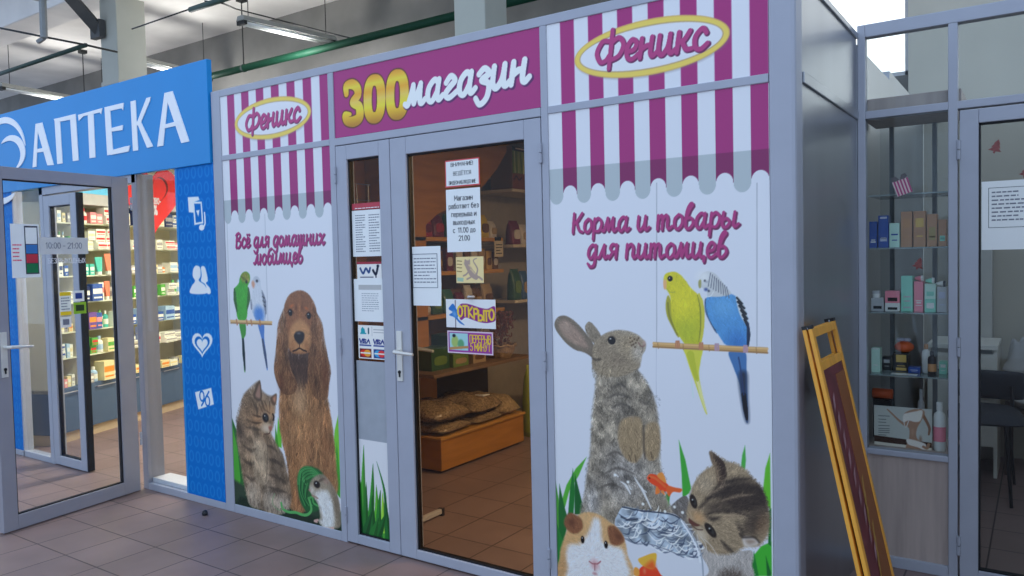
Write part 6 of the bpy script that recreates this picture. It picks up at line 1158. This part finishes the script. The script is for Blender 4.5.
zt = cbox(871, 884, 298, Z2, 'grey', 'black', 'small pale box with black label under a white jar', bands=((.18, .4),)); jr = thing('cosmetic_jar', 'small white jar standing on the leftmost pale box', 'jar', (IT(1.24).at(876, 295)[0], 1.25, zt)); q = tuple(jr.location); MB().lathe([(.016, 0), (.018, .004), (.018, .02)], q, 16).build('jar_body', cm('white'), jr); MB().lathe([(.0185, .02), (.0185, .032), (.014, .034)], q, 16).build('lid', cm('grey'), jr)
zt = cbox(885, 900, 303, Z2, 'white', 'black', 'square white box under a pink one on the salon shelf', bands=((.2, .5),)); cbox(885, 900, 291, zt, 'pink', 'black', 'pink box with black label stacked on a white one', bands=((.15, .45),))
cbox(901, 913, 276, Z2, 'teal', 'grey', 'tall teal box in the salon window', bands=((.4, .44), (.1, .14))); zp = cbox(914, 923.5, 281.5, Z2, 'pink', 'white', 'tall slim pink box beside the teal one', bands=((.35, .38), (.2, .22)))
zt = cbox(924.5, 936, 299, Z2, 'teal', 'white', 'lower pale teal box in the stack right of the pink one', bands=((.3, .7),)); zz = cbox(924.5, 936, 284, zt, 'cyan', 'teal', 'white and teal box stacked right of the pink one', bands=((.2, .5),)); zr = cbox(937, 947, 287, Z2, 'grey', 'lavender', 'pale grey box at the right end of the salon middle shelf')
def ltube(x, z, c, cap, label, ln=.04):
    t = thing('cosmetic_tube', label, 'tube', (x, 1.25, z), 'tubes lying on the salon boxes'); MB().tube([(x - ln / 2, 1.25, z + .014), (x + ln * .25, 1.25, z + .014)], [.006, .0135], 12).build('tube_body', cm(c), t, smooth=True); MB().tube([(x + ln * .25, 1.25, z + .014), (x + ln / 2, 1.25, z + .014)], .014, 12).build('cap', cm(cap), t)
ltube(IT(1.25).at(919, 280)[0], zp, 'pink', 'white', 'pink tube lying on top of the slim pink box', .035); ltube(IT(1.25).at(930, 280)[0], zz, 'teal', 'white', 'teal and white tube lying on the stacked boxes', .036); ltube(IT(1.25).at(941, 282)[0], zr, 'white', 'black', 'white tube with black cap on the pale grey box', .038)
cbox(871, 880, 348, Z3, 'cyan', 'white', 'tall pale box at the left end of the salon third shelf', bands=((.95, .99),)); cbox(882, 891, 357, Z3, 'black', 'grey', 'dark box behind the pale one on the salon third shelf', y=1.32)
t1 = cbox(893, 909, 353, Z3, 'black', 'gold', 'black box with gold pattern on the salon third shelf', y=1.3, bands=((.5, .9), (.05, .2)))
pk = thing('orange_gift_bag', 'small orange and red wrapped gift on the gold patterned box', 'gift', (IT(1.33).at(904, 345)[0], 1.33, t1)); q = tuple(pk.location); MB().sphere((q[0], q[1], q[2] + .028), (.042, .035, .028), 14, 8, fn=lambda d: (d[0] * (1 + .08 * math.cos(5 * math.atan2(d[1], d[0]))), d[1], d[2])).build('wrapped_gift', cm('orange'), pk, smooth=True)
mb = MB(); mb.sphere((q[0] - .015, q[1], q[2] + .062), (.018, .01, .010), 10, 6); mb.sphere((q[0] + .015, q[1], q[2] + .062), (.018, .01, .010), 10, 6); mb.build('bow', cm('lavender'), pk, smooth=True)
wf = cbox(890, 917, 377.5, Z3, 'white', 'grey', 'flat white box at the front of the salon third shelf', y=1.19, d=.05, bands=((.3, .6),)); cbox(908, 920, 367.5, Z3, 'blue', 'lavender', 'small blue box behind the flat white one', y=1.26, bands=((.5, .6),))
def bottle(u, vt, z, r, c, c2, label, y=1.24, pr=None, name='cosmetic_bottle', lab=None):
    fr = IT(y); x, h = fr.at(u, vt); h -= z; t = thing(name, label, 'bottle', (x, y, z), 'bottles on the salon shelves')
    pr = pr or [(.9, 0), (1, .02), (1, .68), (.85, .76), (.4, .81), (.4, .84)]
    MB().lathe([(r * a, h * b) for a, b in pr], (x, y, z), 18).build('bottle_body', cm(c), t, smooth=True); MB().lathe([(r * .5, h * .83), (r * .5, h * .99), (r * .4, h)], (x, y, z), 14).build('cap', cm(c2), t)
    if lab: MB().lathe([(r * 1.015, h * .2), (r * 1.015, h * .5)], (x, y, z), 18).build('printed_label', cm(lab), t)
    return t
b_ = bottle(932, 351, Z3, .018, 'black', 'black', 'dark spray bottle with gold print on the salon third shelf', 1.20, lab='tan'); bottle(926, 344, Z3, .019, 'white', 'tan', 'white bottle with brown cap behind the dark spray bottle', 1.30)
cbox(939, 947, 362, Z3, 'teal', 'white', 'small teal box at the right end of the salon third shelf', y=1.28)
bottle(939.5, 402, Z4, .026, 'white', 'white', 'large white lotion bottle with pink label at the salon window foot', 1.21, lab='pink'); bottle(921, 389, Z4, .016, 'grey', 'grey', 'slim grey bottle behind the printed card', 1.36)
og = thing('orange_towel_roll', 'orange rolled towel behind the printed card', 'towel', (IT(1.36).at(882, 400)[0], 1.38, Z4)); q = tuple(og.location); hh = IT(1.36).at(882, 389)[1] - Z4; MB().box(q[0] - .04, q[0] + .04, 1.35, 1.41, Z4, Z4 + hh - .05).build('stand', cm('black'), og)
MB().tube([(q[0] - .045, 1.38, Z4 + hh - .025), (q[0] + .045, 1.38, Z4 + hh - .025)], .025, 14).build('towel', cm('orange'), og, smooth=True)
# printed display card with a person in white swimwear
fr = IT(1.185); a = fr.at(874, 405); c = fr.at(932, 454); x0, x1, z0, z1 = a[0], c[0], Z4 + .001, a[1]
A = Art(fr, x0, x1, z0, z1, .0016, (176, 182, 190)); T = A.T(865, 330, 4.11)
A.poly([(x0, z0), (x1, z0), (x1, z0 + .036), (x0, z0 + .046)], (62, 44, 40), smooth=False); A.poly([(x0, z0), (x1, z0), (x1, z0 + .012), (x0, z0 + .016)], (200, 198, 200), smooth=False)
for y in (352, 366, 378, 392, 404, 412, 420, 430): A.line(T((56, y), (56 + (30 if y % 4 else 44), y + 2)), .004, (110, 116, 126))
SK = (158, 124, 110)
A.line(T((262, 430), (264, 400), (240, 352), (228, 330)), [.008, .012, .014, .014], (134, 100, 88)); A.line(T((168, 392), (140, 372), (112, 345), (92, 326)), [.014, .010, .008, .006], SK)
A.poly(T((165, 340), (205, 325), (245, 335), (232, 372), (214, 405), (212, 440), (240, 480), (236, 525), (172, 525), (168, 480), (180, 450), (182, 410), (166, 385), (158, 362)), SK, 1.5); A.blob(T((196, 420))[0], .012, .03, (178, 144, 128), 0, .7); A.blob(T((228, 450))[0], .012, .03, (128, 94, 82), 0, .7)
A.poly(T((158, 348), (180, 340), (205, 335), (236, 332), (228, 372), (205, 378), (180, 372), (158, 378)), (216, 214, 222), 1.5); A.line(T((180, 372), (168, 400), (160, 380)), .004, (200, 196, 204)); A.poly(T((172, 448), (215, 456), (250, 470), (244, 492), (216, 482), (178, 470)), (214, 210, 218), 1.5)
A.line(T((240, 480), (255, 486), (262, 470)), .012, SK)
dc = thing('display_card', 'printed card picturing a person in white swimwear at the salon window foot', 'poster', fr.p((x0 + x1) / 2, Z4)); A.build('printed_card', M_PRINTM, dc, th=.003); MB().prism([(0, 0), (.05, 0), (0, .1)], lambda a, b: (x0 + .04, 1.1885 + a, Z4 + b), lambda a, b: (x0 + .046, 1.1885 + a, Z4 + b)).build('strut', cm('grey'), dc)
# stickers on the salon glass
SG = SALF.shift(-.0075); SGD = SALF.shift(-.0215)
M_STK = mat('dull_red_glitter_sticker', pc(128, 78, 84, .7), .6, 0, .3, .35, 90); M_STKW = mat('pale_sticker', pc(186, 176, 190, .8), .5)
def tree_sticker(fr, u, v, s, label, m=None):
    a, b = fr.at(u, v); t = thing('christmas_tree_sticker', label, 'sticker', fr.p(a, b - s, 0)); P = []
    for k, (w, h) in enumerate(((.12, -.8), (.12, -.55), (.75, -.5), (.35, -.1), (.55, -.05), (.25, .35), (.38, .4), (0, 1.0))): P.append((w, h))
    P = P + [(-x, y) for x, y in P[-2::-1]]; r = math.radians(-18)
    MB().prism([(a + s * (x * math.cos(r) - y * math.sin(r)), b + s * (x * math.sin(r) + y * math.cos(r))) for x, y in P], lambda a, b: fr.p(a, b, .0012), lambda a, b: fr.p(a, b, 0.0002)).build('sticker_body', m or M_STK, t)
tree_sticker(SG, 918.5, 264, .032, 'dull red fir tree sticker on the salon display window'); tree_sticker(SGD, 996, 147, .034, 'dull red fir tree sticker at the top of the salon door glass'); tree_sticker(SGD, 1026, 172, .03, 'dull red fir tree sticker at the right edge of the salon door glass')
a, b = SG.at(902, 186); t = thing('gift_sticker', 'pink and white striped gift sticker with a bow on the salon display window', 'sticker', SG.p(a, b - .05)); r = math.radians(18); W_ = lambda x, y: (a + x * math.cos(r) - y * math.sin(r), b + x * math.sin(r) + y * math.cos(r))
mb = MB(); mb.prism([W_(*q) for q in ((-.032, -.04), (.032, -.04), (.034, .03), (-.034, .03))], lambda x, y: SG.p(x, y, .001), lambda x, y: SG.p(x, y, .0002)); mb.build('gift_body', M_STKW, t)
mb = MB()
for k in range(5): x = -.028 + k * .0135; mb.prism([W_(*q) for q in ((x, -.04), (x + .007, -.04), (x + .0075, .03), (x, .03))], lambda x, y: SG.p(x, y, .0016), lambda x, y: SG.p(x, y, .001))
mb.build('stripes', mat('plum_sticker_stripe', pc(150, 70, 120), .5), t)
mb = MB()
for sgn in (-1, 1): mb.prism([W_(*q) for q in ((0, .03), (sgn * .012, .05), (sgn * .03, .05), (sgn * .034, .036), (sgn * .02, .028))], lambda x, y: SG.p(x, y, .0018), lambda x, y: SG.p(x, y, .001))
mb.build('bow', mat('dark_grey_bow', pc(84, 84, 96), .5), t)
a = SGD.at(981.5, 181.5); x1 = a[0] + .215; z1 = a[1] - .002; z0 = SGD.at(982, 250)[1]
s = sheet('salon_notice', SGD, a[0], x1, z0, z1, M_PAPER, 'white sheet with boxed small print on the salon door glass', 'notice'); mb = MB(); bx0, bx1, bz0, bz1 = a[0] + .026, x1 - .026, z0 + (z1 - z0) * .32, z1 - .028
for k in ((bx0, bx1, bz0, bz0 + .002), (bx0, bx1, bz1 - .002, bz1), (bx0, bx0 + .002, bz0, bz1), (bx1 - .002, bx1, bz0, bz1)): mb.box(k[0], k[1], .0014, .0018, k[2], k[3], 0, SGD)
mb.build('printed_border', M_INK, s); rules(SGD, bx0 + .012, bx1 - .012, bz0 + .025, bz1 - .012, 8, M_INKG, s, .0015, seed=12, h=.35)
# salon interior
M_DKC = mat('charcoal_upholstery', (.035, .038, .045), .6, 0, .3); M_DKM = mat('dark_chair_metal', (.03, .03, .034), .35, .6)
ch = thing('salon_chair', 'dark upholstered chair with thin metal legs inside the salon', 'chair', (.55, 2.6, 0)); pillow((.55, 2.6, .435), .40, .44, .10, .1, 4, .5, .01).build('seat', M_DKC, ch, smooth=True)
mb = pillow((0, 0, 0), .40, .34, .09, 0, 6, .5, .01); mb.v = [(.55 + x, 2.36 + .2 * 0 + z * 1.0 - y * .12, .62 + y * .55) for x, y, z in mb.v]; bkr = MB(); bkr.v = [(x, 2.86 + (y - 2.36), z) for x, y, z in mb.v]; bkr.f = mb.f; bkr.m = mb.m; bkr.build('backrest', M_DKC, ch, smooth=True)
for x, y, dx, dy in ((.40, 2.43, -.03, -.05), (.66, 2.43, .03, -.08), (.40, 2.78, -.03, .1), (.66, 2.78, .03, .1)): MB().tube([(x, y, .45), (x + dx, y + dy, 0)], [.012, .009], 8).build('leg', M_DKM, ch)
for x in (.42, .68): MB().tube([(x, 2.78, .46), (x, 2.84, .62)], .011, 8).build('back_strut', M_DKM, ch)
M_WD = mat('white_desk_laminate', pc(196, 198, 204, .8), .5)
dk = thing('white_salon_desk', 'white side desk panel behind the salon door', 'desk', (.45, 3.2, 0)); MB().box(.2, .60, 2.95, 3.45, .83, .86).build('desk_top', M_WD, dk, bevel=.002); MB().box(.575, .595, 2.97, 3.43, 0, .83).build('side_panel', M_WD, dk); MB().box(.2, .22, 2.97, 3.43, 0, .83).build('side_panel', M_WD, dk); MB().box(.22, .575, 2.97, 2.99, .2, .80).build('front_panel', M_WD, dk)
lk = thing('cream_tall_cabinet', 'tall cream cabinet against the rear salon partition', 'cabinet', (.44, 3.5, 0)); MB().box(.30, .545, 3.46, 3.59, 0, 1.75).build('cabinet_body', mat('cream_cabinet_paint', (.5, .47, .40), .5), lk, bevel=.003); MB().box(.42, .424, 3.455, 3.46, .1, 1.7).build('door_gap', M_BLACK, lk); MB().box(.44, .45, 3.44, 3.46, .9, 1.0).build('handle', M_STEEL, lk)
tw = thing('towel_pile', 'rumpled pale towels piled on a low brown bench in the salon', 'towels', (.78, 3.3, .42)); pillow((.78, 3.3, .42), .30, .36, .22, .3, 8, .7, .12).build('lower_towel', mat('pale_towel', (.42, .40, .37), .9, 0, .1), tw, smooth=True); pillow((.76, 3.3, .60), .24, .28, .26, -.3, 9, .8, .16).build('upper_towel', MATS['pale_towel'], tw, smooth=True)
bn = thing('low_brown_bench', 'low dark brown bench under the rumpled towels', 'bench', (.78, 3.3, 0)); MB().box(.62, 1.2, 3.08, 3.5, .36, .42).build('bench_top', mat('dark_brown_bench', (.08, .05, .04), .5), bn, bevel=.004)
for x in (.65, 1.17):
    for y in (3.11, 3.47): MB().box(x - .02, x + .02, y - .02, y + .02, 0, .36).build('leg', MATS['dark_brown_bench'], bn)

# ------------------------------------------------------------------ folded pavement sign leaning on the metal wall
M_YEL = mat('yellow_varnished_pine', pc(226, 164, 70, .72), .45, 0, .4, .12, 5, (6, 6, .6))
M_BRD = mat('maroon_printed_board', (.17, .03, .035), .4, 0, .4, .35, 7); M_BRO = mat('orange_brown_board_edge', (.30, .10, .03), .5)
eb = thing('folding_pavement_sign', 'folded yellow wooden pavement sign leaning on the grey metal wall', 'sign', (.28, .18, 0))
def eframe(xt, xb, zt, y0, y1, board):
    # local: a along y, c up the slope
    top = np.array([xt, 0, zt]); bot = np.array([xb, 0, .0]); L = np.linalg.norm(top - bot); ax = (top - bot) / L; nx = np.array([ax[2], 0, -ax[0]])
    if nx[0] < 0: nx = -nx
    def pt(a, c, o): q = bot + ax * c + nx * o; return (q[0], a, q[2])
    def bx(a0, a1, c0, c1, o0, o1): mb = MB(); mb.add([pt(a, c, o) for c in (c0, c1) for o in (o0, o1) for a in (a0, a1)], [(0, 2, 3, 1), (4, 5, 7, 6), (0, 1, 5, 4), (1, 3, 7, 5), (3, 2, 6, 7), (2, 0, 4, 6)]); return mb
    t = .014
    for a in (y0, y1 - .03): st = bx(a, a + .03, .012, L - .012, -t / 2, t / 2).build('stile', M_YEL, eb, bevel=.002); bx(a, a + .03, L - .012, L, -t / 2, t / 2).build('black_cap', M_BLACK, st); bx(a, a + .03, 0, .012, -t / 2, t / 2).build('black_cap', M_BLACK, st)
    for c in (L - .045, L - .165, .14): bx(y0 + .03, y1 - .03, c, c + .032, -t / 2 + .001, t / 2 - .001).build('rail', M_YEL, eb, bevel=.002)
    bd = bx(y0 + .03, y1 - .03, .172, L - .165, -.003, .003).build('board', M_BRD, eb)
    if board:
        bx(y0 + .2, y1 - .03, .172, L - .2, .003, .0045).build('orange_print', M_BRO, bd)
        mb = MB(); r = random.Random(4)
        for k in range(9):
            a = y0 + .06 + .012 * k; c = L - .32 - .07 * k; mb.add([pt(a + x, c + y, .0052) for x, y in ((0, 0), (.03, .02), (.05, .07), (.012, .05))], [(0, 1, 2, 3)])
        mb.build('pale_flourish', mat('pale_rose_print', (.42, .22, .24), .5), bd)
        mb = MB()
        for k in range(6): a = y0 + .16 + .015 * (k % 3); c = .3 + .055 * k; mb.add([pt(a + x, c + y, .0052) for x, y in ((0, 0), (.02, .01), (.06, .1), (.035, .09))], [(0, 1, 2, 3)])
        mb.build('gold_flourish', mat('gold_print', (.5, .28, .06), .5), bd)
eframe(.136, .392, 1.226, -.02, .355, False); eframe(.156, .418, 1.23, -.02, .355, True)
for y in (0.0, .335): MB().tube([(.13, y, 1.215), (.165, y, 1.218)], .006, 8).build('hinge_pin', M_STEEL, eb)

# ------------------------------------------------------------------ hall fixtures under the ceiling
M_GRN = mat('dark_green_pipe_paint', (.006, .052, .027), .6, 0, .25); M_CBL = mat('black_cable', (.02, .022, .022), .6); M_DGR = mat('dark_green_conduit', (.02, .05, .04), .5)
pi = thing('green_pipe', 'dark green pipe running level along the hall above the shop fronts', 'pipe', (-11, 5.0, 4.56)); MB().tube([(-21.9, 5.0, 4.56), (-1.9, 5.0, 4.56)], .055, 12).build('pipe_run', M_GRN, pi, smooth=True)
for x in (-19.5, -14.4, -9.55, -5.2): MB().tube([(x, 5.0, 4.5), (x, 5.0, 5.65)], .010, 6).build('hanger_rod', M_CBL, pi); MB().tube([(x - .02, 5.0, 4.56), (x + .02, 5.0, 4.56)], .064, 12).build('clamp', M_DGR, pi); MB().box(x - .06, x + .06, 4.94, 5.06, 5.59, 5.65).build('ceiling_plate', M_CBL, pi)
def tube_lamp(x, y0, y1, z, dx, label):
    t = thing('fluorescent_lamp', label, 'light', (x, (y0 + y1) / 2, z), 'fluorescent lamps hung in the hall'); L = y1 - y0
    def P(s, o, h): return (x + dx * s + o, y0 + L * s, z + h)
    mb = MB(); mb.prism([(-.09, 0), (.09, 0), (.06, .07), (-.06, .07)], lambda a, b: P(0, a, b), lambda a, b: P(1, a, b)); mb.build('lamp_housing', mat('grey_lamp_housing', (.32, .33, .31), .5), t)
    for o in (-.05, .05): MB().tube([P(.02, o, -.025), P(.98, o, -.025)], .02, 8).build('tube', mat('milky_lamp_tube', (.8, .82, .8), .3), t, smooth=True)
    for s in (.0, .97): MB().prism([(-.08, -.05), (.08, -.05), (.08, .01), (-.08, .01)], lambda a, b: P(s, a, b), lambda a, b: P(s + .03, a, b)).build('end_cap', M_CBL, t)
    lp = bpy.data.lights.new('lamp', 'POINT'); lp.energy = 72; lp.shadow_soft_size = .12; lp.color = (1, .99, .97); lo = bpy.data.objects.new('lamp', lp); COL.objects.link(lo); lo.parent = t; lo.location = (0, 0, -.42)
    for s in (.08, .92): MB().tube([P(s, 0, .07), (P(s, 0, 0)[0], P(s, 0, 0)[1], 5.65)], .006, 5).build('hanging_wire', M_CBL, t)
tube_lamp(-8.0, 3.80, 5.25, 4.72, .2, 'hanging fluorescent lamp nearest the magenta sign, above the green pipe'); tube_lamp(-10.95, 4.05, 5.5, 4.72, -.2, 'hanging fluorescent lamp just right of the left column'); tube_lamp(-14.45, 3.55, 5.7, 4.72, -.3, 'long hanging fluorescent lamp at the far left over the pharmacy sign')
def run(name, pts, r, label, cat='cable', m=None): tag(MB().tube(pts, r, 6).build(name, m or M_CBL, smooth=True), label, cat)
fx = FAC.shift(-2.4); fy = lambda u, v, f: f.p(*f.at(u, v))
run('conduit', [fy(-60, 94, fx), fy(86, 45, fx)], .028, 'dark conduit slanting left below the ceiling, left of the left column', 'conduit', M_DGR)
run('ceiling_cable', [fy(-40, 20, FAC.shift(-1.6)), fy(40, 36, FAC.shift(-2.0)), fy(86, 45, fx), fy(117, 52, FAC.shift(-2.95))], .014, 'black cable running from the wall bracket to the left column')
br = thing('ceiling_bracket', 'grey metal bracket hanging from the ceiling at the upper left', 'bracket', fy(44, 38, FAC.shift(-2.0))); q = np.array(br.location); MB().tube([q, q + np.array([.01, 0, .5])], .045, 8).build('drop_bar', mat('grey_bracket_metal', (.22, .23, .23), .5), br)
MB().box(q[0] - .2, q[0] + .25, q[1] - .1, q[1] + .1, q[2] + .5, q[2] + .66).build('junction_box', mat('pale_grey_box', (.42, .42, .40), .6), br, bevel=.01); MB().tube([q + np.array([0, 0, .62]), (q[0], q[1], 5.65)], .02, 6).build('hanger_rod', M_CBL, br)
MB().tube([q, q + np.array([-.15, 0, -.02])], .03, 6).build('foot', MATS['grey_bracket_metal'], br)
f2 = FAC.shift(-2.2); run('conduit', [fy(190, 10, f2), fy(240, -6, f2)], .03, 'short dark green conduit end at the top, above the first hanging lamp', 'conduit', M_DGR); run('ceiling_cable', [fy(132, 29, f2), fy(190, 9, f2)], .008, 'thin wire strung from the left column to the short conduit')
run('ceiling_cable', [fy(205, 1, f2), fy(222, 3, f2), fy(236, 9, FAC.shift(-3.8)), fy(330, 33, FAC.shift(-5.0)), fy(350, 38, FAC.shift(-5.0))], .010, 'thin black cable running along the top of the nearest hanging lamp')
bx_ = thing('diagonal_brace', 'dark steel brace running up from the left column to the ceiling', 'brace', fy(98, 30, FAC.shift(-2.95))); a = np.array(fy(99, 30, FAC.shift(-2.96))); b = np.array(fy(64, -10, FAC.shift(-2.5))); d = (b - a); 
MB().tube([a, a + d * min(1, (5.63 - a[2]) / d[2])], .10, 4).build('brace_bar', mat('dark_grey_steel', (.07, .07, .07), .6), bx_); MB().box(a[0] - .12, a[0] + .12, a[1] - .06, a[1] + .02, a[2] - .12, a[2] + .12).build('bracket_plate', MATS['dark_grey_steel'], bx_)
# crumb on the floor
q = FAC; d = F_ + R_ * (205 - 512) / FPX - U_ * (515 - 288) / FPX; g = CAM + d * (-CAM[2] / d[2])
mb = MB(); mb.lathe([(.016, 0), (.017, .012), (.012, .026), (.004, .03)], (g[0], g[1], 0), 10); mb.sphere((g[0] + .014, g[1] - .004, .012), .011, 8, 6)
tag(mb.build('black_plug', M_BLACK), 'small black plug lying on the tiles before the pharmacy panel', 'plug')
